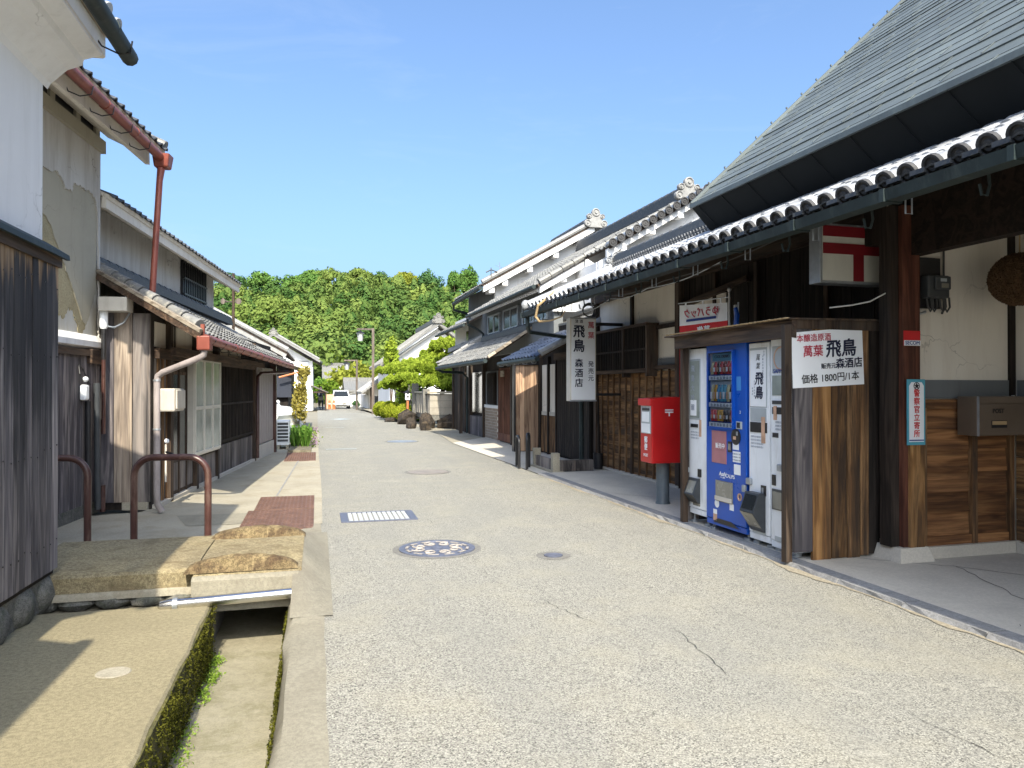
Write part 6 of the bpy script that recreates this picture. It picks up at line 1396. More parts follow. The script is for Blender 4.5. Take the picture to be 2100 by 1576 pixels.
# white car
def car(name, label, loc, rz, sc=1.):
    t = Thing(name, label, 'car', 'W', loc); t.root.rotation_euler.z = rz; t.base = (0, 0, 0)
    # body: nose towards -y; profile points (y, z), widths
    secs = [(-1.62, .30, .62, .60), (-1.66, .30, .72, .66), (-1.55, .22, .80, .70), (-1.25, .20, .92, .72), (-.6, .20, .98, .73), (.6, .20, 1.0, .73), (1.45, .20, .98, .72), (1.62, .28, .85, .68), (1.64, .34, .72, .62)]
    m = MB(); vs = []
    for y, zl, zt, hw in secs:
        for x, z in ((-hw * .86, zl), (-hw, zl + .14), (-hw, zl + (zt - zl) * .7), (-hw * .93, zt), (hw * .93, zt), (hw, zl + (zt - zl) * .7), (hw, zl + .14), (hw * .86, zl)): vs.append((x, y, z))
    n = len(secs); m.add(vs, [(i * 8 + k, i * 8 + (k + 1) % 8, (i + 1) * 8 + (k + 1) % 8, (i + 1) * 8 + k) for i in range(n - 1) for k in range(8)] + [tuple(range(8)), tuple((n - 1) * 8 + k for k in range(7, -1, -1))])
    body = t.part('body', m, 'carwhite', smooth=True)
    cs = [(-.98, .95, .68), (-.42, 1.46, .58), (-.1, 1.52, .57), (1.1, 1.52, .57), (1.55, .97, .66)]
    m = MB(); vs = []
    for y, z, hw in cs: vs += [(-hw, y, z), (hw, y, z)]
    vs += [(-.70, -.98, .94), (.70, -.98, .94), (-.70, 1.55, .95), (.70, 1.55, .95)]
    m.add(vs, [(2, 3, 5, 4), (4, 5, 7, 6), (0, 1, 3, 2), (6, 7, 9, 8), (10, 0, 2, 4, 6, 8, 12), (11, 13, 9, 7, 5, 3, 1)])
    cab = t.part('cabin', m, 'carwhite', bevel=.04)
    def pane(nm, pts): t.part(nm, MB().add(pts, [tuple(range(len(pts)))]), 'glass', cab)
    pane('windscreen', [(-.60, -.955, 1.0), (.60, -.955, 1.0), (.52, -.475, 1.435), (-.52, -.475, 1.435)])
    for s_ in (-1, 1):
        pane('side_window', [(s_ * .688, -.75, 1.02), (s_ * .688, .35, 1.02), (s_ * .60, .35, 1.44), (s_ * .60, -.35, 1.44)]); pane('side_window', [(s_ * .688, .42, 1.02), (s_ * .688, 1.3, 1.02), (s_ * .60, 1.05, 1.44), (s_ * .60, .42, 1.44)])
        t.part('headlight', MB().ball((s_ * .56, -1.60, .70), .11, .06, .08, 12, 8), 'lamp_glass', smooth=True); mr = t.part('mirror', MB().ball((s_ * .80, -.82, 1.03), .09, .05, .07, 10, 8), 'carwhite', smooth=True)
        for y in (-1.05, 1.05):
            w = t.part('wheel', MB().lathe([(.12, -.08), (.26, -.08), (.28, -.05), (.28, .05), (.26, .08), (.12, .08)], (s_ * .63, y, .28), 18, 'x'), 'tyre', smooth=True); t.part('rim', MB().lathe([(0, -.085), (.17, -.085), (.18, -.06), (.18, .06), (.17, .085), (0, .085)], (s_ * .63, y, .28), 14, 'x'), 'galv', w)
    pane('rear_window', [(-.58, 1.50, 1.04), (.58, 1.50, 1.04), (.52, 1.17, 1.42), (-.52, 1.17, 1.42)])
    t.part('bumper', MB().box(-.62, .62, -1.70, -1.62, .30, .46), 'carwhite', bevel=.03); t.part('air_intake', MB().box(-.42, .42, -1.705, -1.70, .30, .37), 'black'); t.part('number_plate', MB().box(.08, .38, -1.715, -1.70, .42, .54), 'hatch')
    t.root.scale = (sc, sc, sc); return t
car('car', 'small white car parked far down the street, facing the camera', (1.85, 61.5, gz(61.5)), rad(1.5), .98)
car('car', 'white car whose nose pokes out behind the shutter wall', (-2.15, 21.2, 0), rad(62), 1.)

# open shop front behind the plants
s4_ = Thing('open_shop', 'dark open shop front with striped awning beyond the plants', 'shop', 'W', (-1.6, 24.5, 0))
s4_.box('wall', 'black_wood', -4, -.85, 23.6, 30, 0, 2.25); s4_.part('awning', MB().add([(-1.6, 23.0, 2.5), (-1.6, 30, 2.5), (-.35, 30, 2.0), (-.35, 23.0, 2.05), (-1.6, 23.0, 2.44), (-1.6, 30, 2.44), (-.35, 30, 1.94), (-.35, 23.0, 1.99)], [(0, 1, 2, 3), (7, 6, 5, 4), (3, 2, 6, 7), (0, 3, 7, 4)]), 'aged')
for i in range(5): s4_.part('awning_stripe', MB().beam((-1.5, 23.3 + i * 1.3, 2.475), (-.36, 23.3 + i * 1.3, 2.035), .3, .02), 'orange')
s4_.part('curtain', MB().box(-1.35, -.75, 23.45, 23.47, 1.15, 1.80), 'cloth_dark'); s4_.part('pole', MB().tube([(-.45, 23.1, 0), (-.45, 23.1, 2.0)], .03, 8), 'cable')
s4_.part('bracket', MB().tube([(-1.1, 23.2, 1.75), (-.5, 23.2, 1.92)], .03, 6), 'orange'); tiled_roof(s4_, (-.85, 23.2, 2.50), (0, 1, 0), (-1, 0, .55), 7.2, 4.0, .3, .3, 'pan', 'tile_pale', 150, name='roof')
s4_.part('verge_roll', MB().tube([(-.85, 23.2, 2.58), (-4.3, 23.2, 4.48)], .08, 8), 'tile_pale', smooth=True); s4_.part('verge_board', MB().beam((-.9, 23.25, 2.40), (-4.3, 23.25, 4.27), .06, .12), 'tile_pale'); s4_.part('gable', MB().prism([(-1.0, 2.25), (-4.2, 2.25), (-4.2, 4.2), (-1.0, 2.44)], 'xz', 23.62, 23.7), 'board_gray')
p, d, tn = crown((-.40, 23.2, 1.75), (.2, .3, .35), 14, 60, .4); hb = Thing('hanging_plant', 'dry brown plant hanging at the awning edge', 'plant', 'W', (-.4, 23.2, 1.4)); leaves(hb, 'leaves', p, .07, 'leaf_vine', .1, 1.5, d, tn)

# two-storey white house on the left, far
h5 = Thing('far_house', 'far white two-storey house with grey tiled roof at the left of the street', 'house', 'W', (-1.5, 54, gz(54)))
zb = gz(54)
h5.box('wall', 'white_plaster', -6, -.35, 54, 62, zb, 3.35); h5.box('corner_pillar', 'white_plaster', -.55, -.30, 53.9, 54.2, zb, 3.35)
w = h5.box('window', 'glass', -.30, -.28, 54.6, 56.5, 1.5, 3.05)
for y in (54.6, 55.2, 55.8, 56.5): h5.box('frame', 'galv', -.28, -.24, y - .05, y + .05, 1.5, 3.05, w)
h5.box('door', 'glass', -.30, -.26, 54.5, 56, zb, 1.0); h5.box('door_frame', 'galv', -.26, -.22, 54.5, 54.62, zb, 1.05)
for j in range(3): h5.box('cladding_board', 'paper', -1.6, -.58, 53.97, 54.0, 1.2 + j * .7, 1.2 + j * .7 + .67)
RZ = Vector((-2.9, 0, 5.15)); EZ = Vector((.25, 0, 3.30)); u5 = (RZ - EZ)
r5 = tiled_roof(h5, (.25, 53.3, 3.32), (0, 1, 0), u5, 9, u5.length, .5, .5, 'pan', 'tile_pale', 120, name='roof')
h5.part('gable_roof', MB().prism([(.2, 3.22), (-2.9, 5.05), (-6.2, 3.3), (-6.2, 3.42), (-2.9, 5.18), (.22, 3.34)], 'xz', 53.2, 53.5), 'tile_pale'); h5.part('gable', MB().prism([(-.35, 3.3), (-2.9, 4.85), (-5.6, 3.3)], 'xz', 54.0, 54.1), 'white_plaster')
for k in range(2): h5.part('verge_roll', MB().tube([(.15 - k * .5, 53.3 + .3 * k, 3.46 + k * .3), (-2.9, 53.3 + .3 * k, 5.26)], .09, 8), 'tile_pale', r5, smooth=True)
onigawara(h5, (-2.9, 53.2, 5.1), .45, 'tile_gray'); h5.part('gutter', MB().tube([(.32, 53.3, 3.25), (.32, 62, 3.22)], .07, 6), 'gutter_dark')
tiled_roof(h5, (.75, 53.6, 1.12), (0, 1, 0), (-1, 0, .45), 3.2, 1.3, .4, .3, 'pan', 'tile_gray', 40, name='porch_roof'); h5.box('porch_post', 'beam_z', .55, .65, 53.7, 53.8, zb, 1.15); h5.box('porch_post', 'beam_z', .55, .65, 56.3, 56.4, zb, 1.15)
h5.part('porch_beam', MB().beam((-.3, 53.75, 1.15), (.7, 53.75, 1.15), .08, .1), 'beam')
# cyclist
def person():
    t = Thing('person', 'person in dark clothes with a pale bag, sitting on a bicycle by the far house', 'person', 'W', (.28, 57.5, gz(57.5)))
    J = {'pel': (0, 0, .92, .15), 'chest': (0, -.10, 1.30, .16), 'neck': (0, -.14, 1.47, .06), 'head': (0, -.16, 1.58, .10), 'top': (0, -.16, 1.70, .09), 'sl': (-.19, -.12, 1.40, .07), 'el': (-.24, -.30, 1.18, .05), 'hl': (-.22, -.50, 1.06, .04), 'sr': (.19, -.12, 1.40, .07), 'er': (.24, -.30, 1.18, .05), 'hr': (.22, -.50, 1.06, .04), 'tl': (-.11, -.05, .86, .10), 'kl': (-.13, -.35, .60, .07), 'al': (-.12, -.22, .16, .05), 'fl': (-.12, -.36, .10, .045), 'tr': (.11, -.05, .86, .10), 'kr': (.13, -.25, .50, .07), 'ar': (.14, -.05, .06, .05), 'fr': (.14, -.20, .04, .045)}
    E = [('pel', 'chest'), ('chest', 'neck'), ('neck', 'head'), ('head', 'top'), ('chest', 'sl'), ('sl', 'el'), ('el', 'hl'), ('chest', 'sr'), ('sr', 'er'), ('er', 'hr'), ('pel', 'tl'), ('tl', 'kl'), ('kl', 'al'), ('al', 'fl'), ('pel', 'tr'), ('tr', 'kr'), ('kr', 'ar'), ('ar', 'fr')]
    ks = list(J); me = bpy.data.meshes.new('body'); me.from_pydata([J[k][:3] for k in ks], [(ks.index(a), ks.index(b)) for a, b in E], [])
    o = link('body', me, t.root); md = o.modifiers.new('skin', 'SKIN'); o.modifiers.new('sub', 'SUBSURF').levels = 1; o.modifiers['sub'].render_levels = 1
    for k, sv in zip(ks, me.skin_vertices[0].data): sv.radius = (J[k][3], J[k][3]); sv.use_root = (k == 'pel')
    finish(o, 'cloth_dark'); t.base = (0, 0, 0)
    t.part('face', MB().ball((0, -.215, 1.60), .075, .06, .10, 12, 8), 'skin', o, smooth=True); t.part('hair', MB().ball((0, -.14, 1.66), .115, .12, .10, 12, 8), 'ink_black', o, smooth=True); t.part('jacket_back', MB().ball((-.16, -.1, 1.22), .10, .14, .2, 12, 8), 'cloth_pale', o, smooth=True)
    return t
person()
bc = Thing('bicycle', 'dark bicycle under the seated person', 'bicycle', 'W', (.28, 57.5, gz(57.5))); bc.base = (0, 0, 0)
for y in (-.62, .48):
    w = bc.part('wheel', MB().tube([(0, y + .31 * math.cos(a * math.pi / 10), .32 + .31 * math.sin(a * math.pi / 10)) for a in range(21)], .02, 6), 'tyre'); b = MB()
    for a in range(8): b.tube([(0, y, .32), (0, y + .3 * math.cos(a * math.pi / 4), .32 + .3 * math.sin(a * math.pi / 4))], .004, 4)
    bc.part('spokes', b, 'galv', w)
bc.part('frame', MB().tube([(0, .48, .32), (0, .05, .30), (0, .15, .80), (0, .48, .32)], .018, 6).tube([(0, .05, .30), (0, -.45, .78), (0, .13, .70)], .018, 6).tube([(0, -.62, .32), (0, -.48, .70), (0, -.44, .98)], .018, 6), 'cloth_dark'); bc.part('saddle', MB().ball((0, .15, .84), .08, .13, .04, 10, 6), 'black'); bc.part('handlebar', MB().tube([(-.26, -.44, 1.02), (0, -.46, .98), (.26, -.44, 1.02)], .014, 6), 'galv'); bc.part('basket', MB().box(-.16, .16, -.80, -.56, .72, .96), 'hatch')
for i in range(2):
    t = Thing('traffic_drum', ('orange road drum next to the cyclist', 'orange road drum next to the white car')[i], 'road drum', 'W', (.95 + i * .33, 59, gz(59)), 'orange drums by the far wall')
    t.part('body', MB().lathe([(0, 0), (.12, 0), (.09, .3), (.10, .32), (.08, .62), (.05, .7), (0, .7)], (.95 + i * .33, 59, gz(59)), 12), 'orange', smooth=True); t.part('band', MB().lathe([(.098, .38), (.092, .48)], (.95 + i * .33, 59, gz(59)), 12), 'cable')
single('board_panel', 'brown board panel standing behind the cyclist', 'panel', MB().jbox(.65, 1.3, 60.2, 60.28, gz(60), .95), 'tan', 'W', (1., 60.2, gz(60)))

def shrub(name, label, c, r, clumps, per, size, mat, stem=True, cr=.42, cat='shrub', group=None):
    z0 = gz(c[1]); t = Thing(name, label, cat, 'W', (c[0], c[1], z0), group)
    p, d, tn = crown(c, r, clumps, per, cr); leaves(t, 'crown', p, size, mat, .35, 1.5, d, tn)
    if stem:
        b = MB()
        for k in range(4): b.tube([(c[0], c[1], z0), (c[0] + random.uniform(-.3, .3) * r[0], c[1] + random.uniform(-.3, .3) * r[1], c[2]), (c[0] + random.uniform(-.6, .6) * r[0], c[1] + random.uniform(-.5, .5) * r[1], c[2] + .6 * r[2])], [.04, .03, .012], 6)
        t.part('stem', b, 'bark')
    return t
shrub('shrub', 'tall bright yellow-green bamboo-like bush behind the far white car', (1.0, 66, .85), (1.15, 1.0, 1.25), 46, 70, .2, 'leaf_hedge')
shrub('shrub', 'bright bush left of the far white car, leaning over the board panel', (.2, 67, 1.2), (.9, .8, 1.1), 30, 60, .2, 'leaf_iris')
shrub('shrub', 'small round bush at the foot of the low white wall', (3.02, 60.5, .2), (.28, .28, .32), 10, 60, .08, 'leaf_deep', False)

def small_house(name, label, x0, x1, y0, y1, h, rh, mat, rmat, over=.5, ridge_y=True):
    zb = gz(y0) - .1; t = Thing(name, label, 'house', 'W', ((x0 + x1) / 2, y0, zb))
    t.box('wall', mat, x0, x1, y0, y1, zb, h)
    if ridge_y:
        xm = (x0 + x1) / 2; t.part('gable', MB().prism([(x0, h), (x1, h), (xm, h + rh * .9)], 'xz', y0, y0 + .1), mat)
        pts = [(x0 - over, h - over * rh / (x1 - x0) * 2), (xm, h + rh), (x1 + over, h - over * rh / (x1 - x0) * 2)]; pts += [(a, b + .14) for a, b in reversed(pts)]
        rf = t.part('roof', MB().prism(pts, 'xz', y0 - over, y1 + over), rmat)
        n = int((y1 - y0 + 2 * over) / .35)
        for s_ in (-1, 1):
            b = MB(); xe = x0 - over if s_ < 0 else x1 + over; ze = pts[0][1] + .15
            for k in range(n): b.tube([(xe, y0 - over + k * .35 + .1, ze), (xm, y0 - over + k * .35 + .1, h + rh + .15)], .05, 5)
            t.part('tile_rolls', b, rmat, rf, kind='stuff')
        t.part('ridge', MB().beam((xm, y0 - over, h + rh + .28), (xm, y1 + over, h + rh + .28), .25, .26), rmat, rf); onigawara(t, (xm, y0 - over - .05, h + rh + .05), .55, rmat, rf)
    else:
        ym = (y0 + y1) / 2; pts = [(y0 - over, h - .1), (ym, h + rh), (y1 + over, h - .1)]; pts += [(a, b + .14) for a, b in reversed(pts)]
        rf = t.part('roof', MB().prism(pts, 'yz', x0 - over, x1 + over), rmat); n = int((x1 - x0 + 2 * over) / .35); b = MB()
        for k in range(n): b.tube([(x0 - over + k * .35 + .1, y0 - over, h + .06), (x0 - over + k * .35 + .1, ym, h + rh + .15)], .05, 5)
        t.part('tile_rolls', b, rmat, rf, kind='stuff'); t.part('ridge', MB().beam((x0 - over, ym, h + rh + .25), (x1 + over, ym, h + rh + .25), .3, .3), rmat, rf)
        t.part('gable', MB().prism([(y0, h), (y1, h), (ym, h + rh)], 'yz', x0 - .05, x0), mat)
    return t
t = small_house('storehouse', 'far storehouse with broad white gable rising behind the clipped pines', 3.95, 9.3, 42, 50, 3.05, 2.0, 'white_plaster', 'tile_gray', .55)
t.box('gable_band', 'paper', 4.0, 9.2, 41.95, 42, 3.0, 3.12)
for k in range(3): t.part('bargeboard', MB().beam((3.55 + k * .1, 41.5 + k * .1, 2.98 - k * .12), (6.62, 41.5 + k * .1, 5.05 - k * .12), .06, .14), 'paper' if k == 1 else 'tile_pale')
small_house('house', 'low far house with grey roof seen edge-on behind the far white house', 1.2, 4.5, 92, 98, 2.6, 1.6, 'white_plaster', 'tile_gray', .6, False)
small_house('house', 'far low house with grey roof right behind the white car', 3.0, 9.0, 72, 78, 1.2, .9, 'cream_plaster', 'tile_gray', .5, False)
t = small_house('house', 'small cream house with sloping roof behind the second lamp post', 3.55, 6.6, 50.5, 56, 1.55, 1.1, 'cream_plaster', 'tile_pale', .7)
t.box('post', 'beam_z', 3.45, 3.55, 50.4, 50.5, gz(50), 1.6); t.box('post', 'beam_z', 4.2, 4.3, 50.4, 50.5, gz(50), 1.6); t.box('window', 'glass', 3.75, 4.1, 50.45, 50.5, .3, .9)
wl_ = Thing('white_wall', 'low white plaster wall with tiled coping beside the far white car', 'wall', 'W', (3.2, 60, gz(60))); wl_.box('wall', 'white_plaster', 2.75, 3.5, 60.9, 61.1, gz(60), .95); wl_.box('wall', 'white_plaster', 3.4, 3.6, 54, 60.9, gz(60), .95); wl_.part('coping', MB().beam((2.55, 61, 1.0), (3.9, 60.9, 1.25), .5, .1), 'tile_gray')

# lamp posts
def lamp(label, x, y, h, g='wooden lantern posts'):
    z0 = gz(y); t = Thing('lamp_post', label, 'lamp post', 'W', (x, y, z0), g)
    t.part('post', MB().box(x - .07, x + .07, y - .07, y + .07, z0, h), 'post_brown'); t.part('arm', MB().box(x - .92, x - .07, y - .045, y + .045, h - .11, h - .01), 'post_brown'); t.part('hanger', MB().tube([(x - .72, y, h - .1), (x - .72, y, h - .26)], .02, 6), 'black')
    ln = t.part('lantern', MB().lathe([(.02, .02), (.24, -.06), (.24, -.09), (.17, -.10), (.13, -.50), (0, -.50)], (x - .72, y, h - .24), 6), 'lamp_glass'); t.part('lantern_cap', MB().lathe([(0, .08), (.06, .05), (.26, -.06), (.26, -.08), (0, -.08)], (x - .72, y, h - .235), 6), 'black', ln); b = MB()
    for k in range(6): a = k * math.pi / 3; b.tube([(x - .72 + .175 * math.cos(a), y + .175 * math.sin(a), h - .34), (x - .72 + .135 * math.cos(a), y + .135 * math.sin(a), h - .74)], .012, 4)
    t.part('lantern_bars', b, 'black', ln)
lamp('tall brown post with hanging lantern, nearer of the two', 3.12, 43.2, 4.88); lamp('thinner lantern post further away beside the low white wall', 2.86, 56, 3.55)

# ------------------------------------------------------------------ walled garden with clipped pines
gwl = Thing('garden_wall', 'cream block garden wall on a footing of dark boulders', 'wall', 'W', (4.2, 26, 0))
def blocks(x0, x1, y0, y1, axis, z0, rows, hh, L):
    a, b = (x0, x1) if axis == 'x' else (y0, y1); n = max(1, int(round((b - a) / L)))
    for r in range(rows):
        for i in range(n):
            p, q = a + (b - a) * i / n + .006, a + (b - a) * (i + 1) / n - .006
            if axis == 'x': gwl.part('block', MB().box(p, q, y0, y1, z0 + r * hh + .005, z0 + (r + 1) * hh - .005), 'block')
            else: gwl.part('block', MB().box(x0, x1, p, q, z0 + r * hh + .005, z0 + (r + 1) * hh - .005), 'block')
blocks(3.85, 5.05, 26.0, 26.14, 'x', .48, 3, .25, .4); gwl.part('core', MB().box(3.87, 5.05, 26.02, 26.12, .3, 1.22).box(3.87, 3.97, 26.05, 37.5, .3, 1.18), 'lichen_gray')
blocks(3.84, 3.98, 26.16, 37.5, 'y', .46, 3, .25, .45)
gwl.part('coping', MB().jbox(3.76, 5.1, 25.92, 26.22, 1.235, 1.31), 'concrete_pale'); gwl.part('coping', MB().jbox(3.77, 4.05, 26.22, 30.5, 1.235, 1.31), 'concrete_pale')
for y in (26.6, 29.6, 31.0, 36.5): gwl.part('pillar', MB().box(3.70, 3.95, y, y + .25, .2, 1.62 if y > 29 else 1.4), 'lichen_gray')
for k in range(4): gwl.part('screen_slat', MB().box(3.80, 3.84, 27.2 + k * .6, 27.32 + k * .6, .5, 1.22), 'block')
random.seed(5)
def rock(name, label, c, r, group=None):
    m = MB().ball(c, r[0] * .9, r[1] * .9, r[2] * .8, 8, 6, .2); single(name, label, 'rock', m, 'rock', 'W', (c[0], c[1], 0), group, smooth=False)
rock('boulder', 'broad dark boulder under the front of the garden wall', (4.55, 25.85, .2), (.55, .3, .36), 'boulders under the garden wall')
rock('boulder', 'dark boulder at the wall corner, left of the broad one', (3.72, 25.9, .22), (.32, .28, .38), 'boulders under the garden wall')
rock('boulder', 'upright brown rock standing before the wall corner', (3.55, 24.9, .24), (.26, .2, .42), 'boulders under the garden wall')
rock('boulder', 'small brown rock beside the upright one', (3.22, 26.2, .18), (.22, .2, .30), 'boulders under the garden wall')
rock('boulder', 'dark rock by the round shrubs, under the hedge', (3.45, 29.5, .2), (.42, .6, .45), 'boulders under the garden wall')
rock('boulder', 'flat pale rock at the foot of the round shrubs', (3.05, 31.8, .05), (.35, .4, .16), 'boulders under the garden wall')
for i, (x, y, r, lb) in enumerate(((3.05, 36.5, .42, 'round clipped shrub nearest the tall lamp post'), (3.25, 34.6, .46, 'round clipped shrub, second from the lamp post'), (3.28, 32.9, .44, 'round clipped shrub, third from the lamp post'), (3.55, 31.2, .40, 'round clipped shrub nearest the wooden marker'))):
    t = Thing('round_shrub', lb, 'shrub', 'W', (x, y, gz(y)), 'clipped round shrubs along the garden'); p, d = shell((x, y, .40), (r, r, r * .95), 3600, .85, -.8); leaves(t, 'crown', p, .055, 'leaf_azalea', .4, 1.3, d); t.part('core', MB().ball((x, y, .38), r * .86, r * .86, r * .82, 14, 10), M['leaf_deep']); t.part('stem', MB().tube([(x, y, 0), (x, y, .3)], .05, 6), 'bark')
hd = Thing('hedge', 'clipped green hedge behind the round shrubs', 'hedge', 'W', (4.0, 33, 0)); p = np.stack([rng.uniform(3.7, 4.5, 9000), rng.uniform(30.8, 36.3, 9000), rng.uniform(.1, 1.62, 9000)], 1); e = (p[:, 0] < 3.82) | (p[:, 1] < 31.0) | (p[:, 2] > 1.48); leaves(hd, 'leaves', p[e] + rng.normal(0, .03, (e.sum(), 3)), .085, 'leaf_hedge', .3, 1.4, kind='stuff'); hd.part('core', MB().box(3.84, 4.5, 31.02, 36.2, .05, 1.45), M['leaf_deep'])
mk = Thing('wooden_marker', 'wooden signpost with small lantern box among the round shrubs', 'signpost', 'W', (3.62, 30.6, 0)); mk.part('post', MB().box(3.58, 3.66, 30.58, 30.66, 0, .95), 'orange'); mk.part('box', MB().box(3.53, 3.71, 30.53, 30.71, .95, 1.22), 'paper'); mk.part('cap', MB().lathe([(.17, 1.22), (.17, 1.25), (0, 1.36)], (3.62, 30.62, 0), 4), 'black'); mk.part('emblem', MB().ball((3.62, 30.525, 1.08), .04, .01, .06, 8, 6), 'black')

def pine(label, base, pads, trunk):
    t = Thing('pine_tree', label, 'tree', 'W', base, 'clipped garden pines'); t.part('trunk', MB().tube(trunk, [.13 - .1 * i / (len(trunk) - 1) for i in range(len(trunk))], 8), 'bark', smooth=True)
    P, D, Tn = [], [], []
    for (x, y, z, rx, rz) in pads:
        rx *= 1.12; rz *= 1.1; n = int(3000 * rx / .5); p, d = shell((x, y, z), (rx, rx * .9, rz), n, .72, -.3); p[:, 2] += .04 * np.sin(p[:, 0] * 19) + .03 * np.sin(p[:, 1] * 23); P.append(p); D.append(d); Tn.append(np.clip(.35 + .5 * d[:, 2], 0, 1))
        k = min(range(len(trunk)), key=lambda i: abs(trunk[i][2] - z + .25)); q = Vector(trunk[k]); t.part('branch', MB().tube([q, q.lerp(Vector((x, y, z - rz * .3)), .55) + Vector((0, 0, -.06)), (x, y, z - rz * .15)], [.05, .035, .02], 6), 'bark')
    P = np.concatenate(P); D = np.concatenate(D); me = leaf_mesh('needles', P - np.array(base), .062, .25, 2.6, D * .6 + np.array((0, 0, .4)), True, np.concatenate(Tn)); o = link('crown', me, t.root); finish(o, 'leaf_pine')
pine('clipped pine with stepped yellow-green pads by the corner house', (4.75, 29.2, 0), [(5.0, 29, 3.05, .66, .34), (4.75, 29, 2.50, .80, .30), (4.15, 28.6, 2.2, .62, .28), (5.05, 28.4, 1.95, .6, .26), (4.55, 28.3, 1.78, .55, .25), (4.2, 28.0, 1.62, .4, .2), (4.95, 27.6, 1.55, .55, .24), (5.3, 27.8, 1.40, .5, .2), (4.4, 29.4, 2.75, .4, .2)], [(4.75, 29.2, 0), (4.7, 29.15, .7), (4.85, 29.1, 1.4), (4.7, 29.05, 2.0), (4.85, 29, 2.6), (5, 29, 3.1)])
pine('clipped spreading pine leaning over the hedge toward the lamp post', (4.3, 33, 0), [(3.55, 32.5, 2.22, .62, .30), (4.2, 33, 2.5, .55, .22), (3.35, 32.2, 1.75, .52, .24), (3.1, 32.6, 1.52, .48, .20), (3.75, 31.6, 1.86, .5, .2), (4.1, 31.4, 1.62, .55, .2), (4.6, 32, 2.2, .5, .2), (3.0, 34, 2.2, .4, .18), (3.85, 32.2, 1.5, .4, .16), (4.7, 31, 1.9, .5, .22)], [(4.3, 33, 0), (4.25, 32.9, .7), (4.1, 32.7, 1.2), (4.15, 32.8, 1.7), (4.0, 32.7, 2.2), (4.15, 33, 2.5)])
shrub('conifer', 'small pointed yellow-green conifer behind the tall lamp post', (3.95, 41, 3.0), (.42, .42, 1.35), 26, 70, .1, 'leaf_pine', True, .38, 'tree')
shrub('shrub', 'yellowish low trees beyond the small cream house', (4.2, 84, 2.2), (3.0, 2.0, 2.0), 40, 60, .35, 'leaf_yellow')

# ------------------------------------------------------------------ wooded hill
def hz(x, y):
    a = np.clip((y - 92) / 118., 0, 1); s_ = a * a * (3 - 2 * a)
    return -.4 + s_ * (22.0 + 1.8 * np.sin(x * .045 + 1.0) + 1.4 * np.sin(x * .11)) * np.clip(1.15 - np.abs(x - 12) / 330., .2, 1)
gx = np.linspace(-330, 330, 67); gy = np.concatenate([np.linspace(88, 215, 26), np.array([240, 300, 400])]); X, Y = np.meshgrid(gx, gy); Z = hz(X, Y) - np.clip(Y - 215, 0, 200) * .08
m = MB(); m.v = [tuple(q) for q in np.stack([X.ravel(), Y.ravel(), Z.ravel()], 1)]; nx = len(gx); m.f = [(j * nx + i, j * nx + i + 1, (j + 1) * nx + i + 1, (j + 1) * nx + i) for j in range(len(gy) - 1) for i in range(nx - 1)]
struct('hill', m, 'undergrowth')
P, D, Tn, TR = [], [], [], MB()
def tree_pts(x, y, h, w, n, conic, t0):
    z0 = float(hz(np.array(x), np.array(y)))
    if conic:
        tt = rng.uniform(0, 1, n) ** .8; a = rng.uniform(0, 6.283, n); lump = 1 + .28 * np.sin(a * 3 + tt * 9 + x) + .18 * np.sin(a * 5 + y + tt * 17); rr = w * (1 - tt) ** .75 * rng.uniform(.62, 1., n) * lump + .15
        p = np.stack([x + rr * np.cos(a), y + rr * np.sin(a), z0 + h * (.12 + .9 * tt)], 1); d = np.stack([np.cos(a), np.sin(a), np.full(n, .55)], 1); t = t0 + .25 * np.sin(a * 3 + tt * 9 + x)
    else:
        p, d, t = crown((x, y, z0 + h * .58), (w, w, h * .46), 11, n // 11, .46, .62); d = d * .55 + (p - np.array((x, y, z0 + h * .5))) / w * .6; t = (t - .5) * .35 + t0
    return p, d, t
cnt = 0
for j in range(25):
    y = 97 + j * 4.9
    for i in range(46):
        x = -68 + i * 4.7 + rng.uniform(-1.6, 1.6) + (j % 2) * 2.35; yy = y + rng.uniform(-1.6, 1.6)
        u = 1050 + 1516 * ((x * .967 - yy * .255) / (x * .255 + yy * .967))
        if u < 330 or u > 1180: continue
        vis = 430 < u < 1010; h = rng.uniform(4.6, 8.2); near = yy < 118
        p, d, t = tree_pts(x, yy, h * (1.15 if near else 1), rng.uniform(2.2, 3.7), 540 if vis else 100, rng.random() < .35, rng.uniform(.0, 1.)); P.append(p); D.append(d); Tn.append(t); cnt += 1
Pn = np.concatenate(P); me = leaf_mesh('forest', Pn, .52, .72, 1.3, np.concatenate(D), True, np.concatenate(Tn)); o = link('forest', me); finish(o, 'leaf_forest'); tag(o, 'dense green wood covering the hill behind the village', 'forest', kind='stuff')
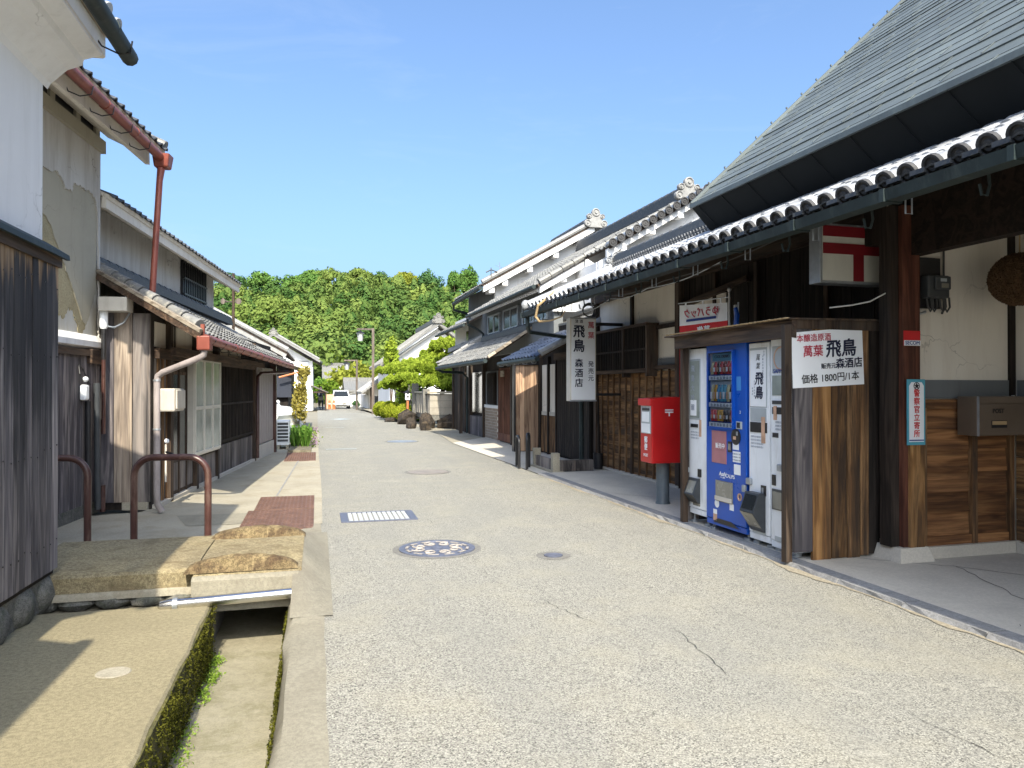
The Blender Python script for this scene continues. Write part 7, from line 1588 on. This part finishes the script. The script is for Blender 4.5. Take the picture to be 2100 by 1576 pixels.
# trees that stand out along the skyline, and two groups below
def big_tree(label, u, Y, top_v, wpx, hpx, mat, trunk=True, umb=False, size=.5, clumps=26, per=110):
    """u, top_v, wpx, hpx describe how the crown shows; Y its distance"""
    a = (u - 1050) / 1516.; dx, dy = .2551 + a * .9669, .9669 - a * .2551; d = Y / dy; x = dx * d; s_ = d / 1516.
    zt = 1.42 + (797 - top_v) * s_; rx, rz = wpx * s_ / 2, hpx * s_ / 2; z0 = float(hz(np.array(x), np.array(Y)))
    t = Thing('tree', label, 'tree', 'W', (x, Y, z0), 'trees along the hill skyline'); c = (x, Y, zt - rz)
    if umb:
        P_, D_, T_ = [], [], []
        for k in range(clumps):
            ang = rng.uniform(0, 6.28); rr = rx * math.sqrt(rng.uniform(0, 1)); cc = (x + rr * math.cos(ang), Y + rr * math.sin(ang) * .8, zt - rz * .55 - (rr / rx) ** 2 * rz * .9 + rng.uniform(-.3, .3)); p, d_ = shell(cc, (rx * .30, rx * .30, rz * .36), per, .4, -.5); P_.append(p); D_.append(d_); T_.append(np.full(len(p), rng.uniform(.2, .8)))
        p, d_, tn = np.concatenate(P_), np.concatenate(D_), np.concatenate(T_)
    else: p, d_, tn = crown(c, (rx, rx, rz), clumps, per, .42)
    leaves(t, 'crown', p, size, mat, .55, 1.4, d_, tn); zl = max(zt - 2.2 * rz, z0)
    t.part('trunk', MB().tube([(x, Y, z0 - .3), (x + .15, Y, (z0 + zl) / 2), (x, Y, zl + rz * .6)], [.45, .36, .22], 8), 'bark', smooth=True)
    for k in range(6):
        ang = k * 1.05 + rng.uniform(-.3, .3); q = (x + math.cos(ang) * rx * .7, Y + math.sin(ang) * rx * .6, zt - rz * .9)
        t.part('limb', MB().tube([(x, Y, zl + rz * .2), (x + math.cos(ang) * rx * .3, Y + math.sin(ang) * rx * .3, zl + rz * .6), q], [.22, .14, .05], 6), 'bark')
for a in (('grey-green tree on the skyline nearest the left eave', 478, 205, 556, 62, 62, 'leaf_deep'), ('rounded skyline tree, second from the left', 535, 205, 556, 62, 60, 'leaf_bright'), ('bright green skyline tree left of the umbrella-shaped ones', 578, 200, 562, 62, 60, 'leaf_bright'), ('small skyline tree just left of the umbrella group', 612, 200, 565, 45, 50, 'leaf_bright')): big_tree(*a)
big_tree('spreading umbrella tree on the skyline, left of three', 642, 205, 545, 70, 62, 'leaf_bright', umb=True)
big_tree('broad umbrella tree with visible trunk on the skyline, middle of three', 682, 205, 541, 82, 58, 'leaf_cedar', umb=True, clumps=34)
big_tree('umbrella tree on the skyline, right of three', 738, 205, 541, 68, 60, 'leaf_cedar', umb=True)
big_tree('small dark skyline tree right of the umbrella group', 788, 208, 556, 50, 55, 'leaf_deep')
big_tree('golden yellow tree on the skyline', 834, 202, 553, 52, 62, 'leaf_yellow')
big_tree('dark green skyline tree right of the golden one', 880, 203, 553, 58, 66, 'leaf_deep')
big_tree('pointed skyline tree, left of the two by the tall house', 934, 203, 549, 36, 70, 'leaf_bright')
big_tree('pointed skyline tree, right of the two by the tall house', 962, 203, 545, 36, 76, 'leaf_bright')
big_tree('yellow-green conical tree at the foot of the wood', 690, 100, 722, 44, 100, 'leaf_hedge', size=.3, clumps=40)
big_tree('large pale cedar in the wood above the low left roof', 555, 150, 608, 120, 100, 'leaf_cedar', clumps=44)
big_tree('pale cedar in the wood left of the large one', 500, 150, 620, 80, 90, 'leaf_cedar', clumps=36)
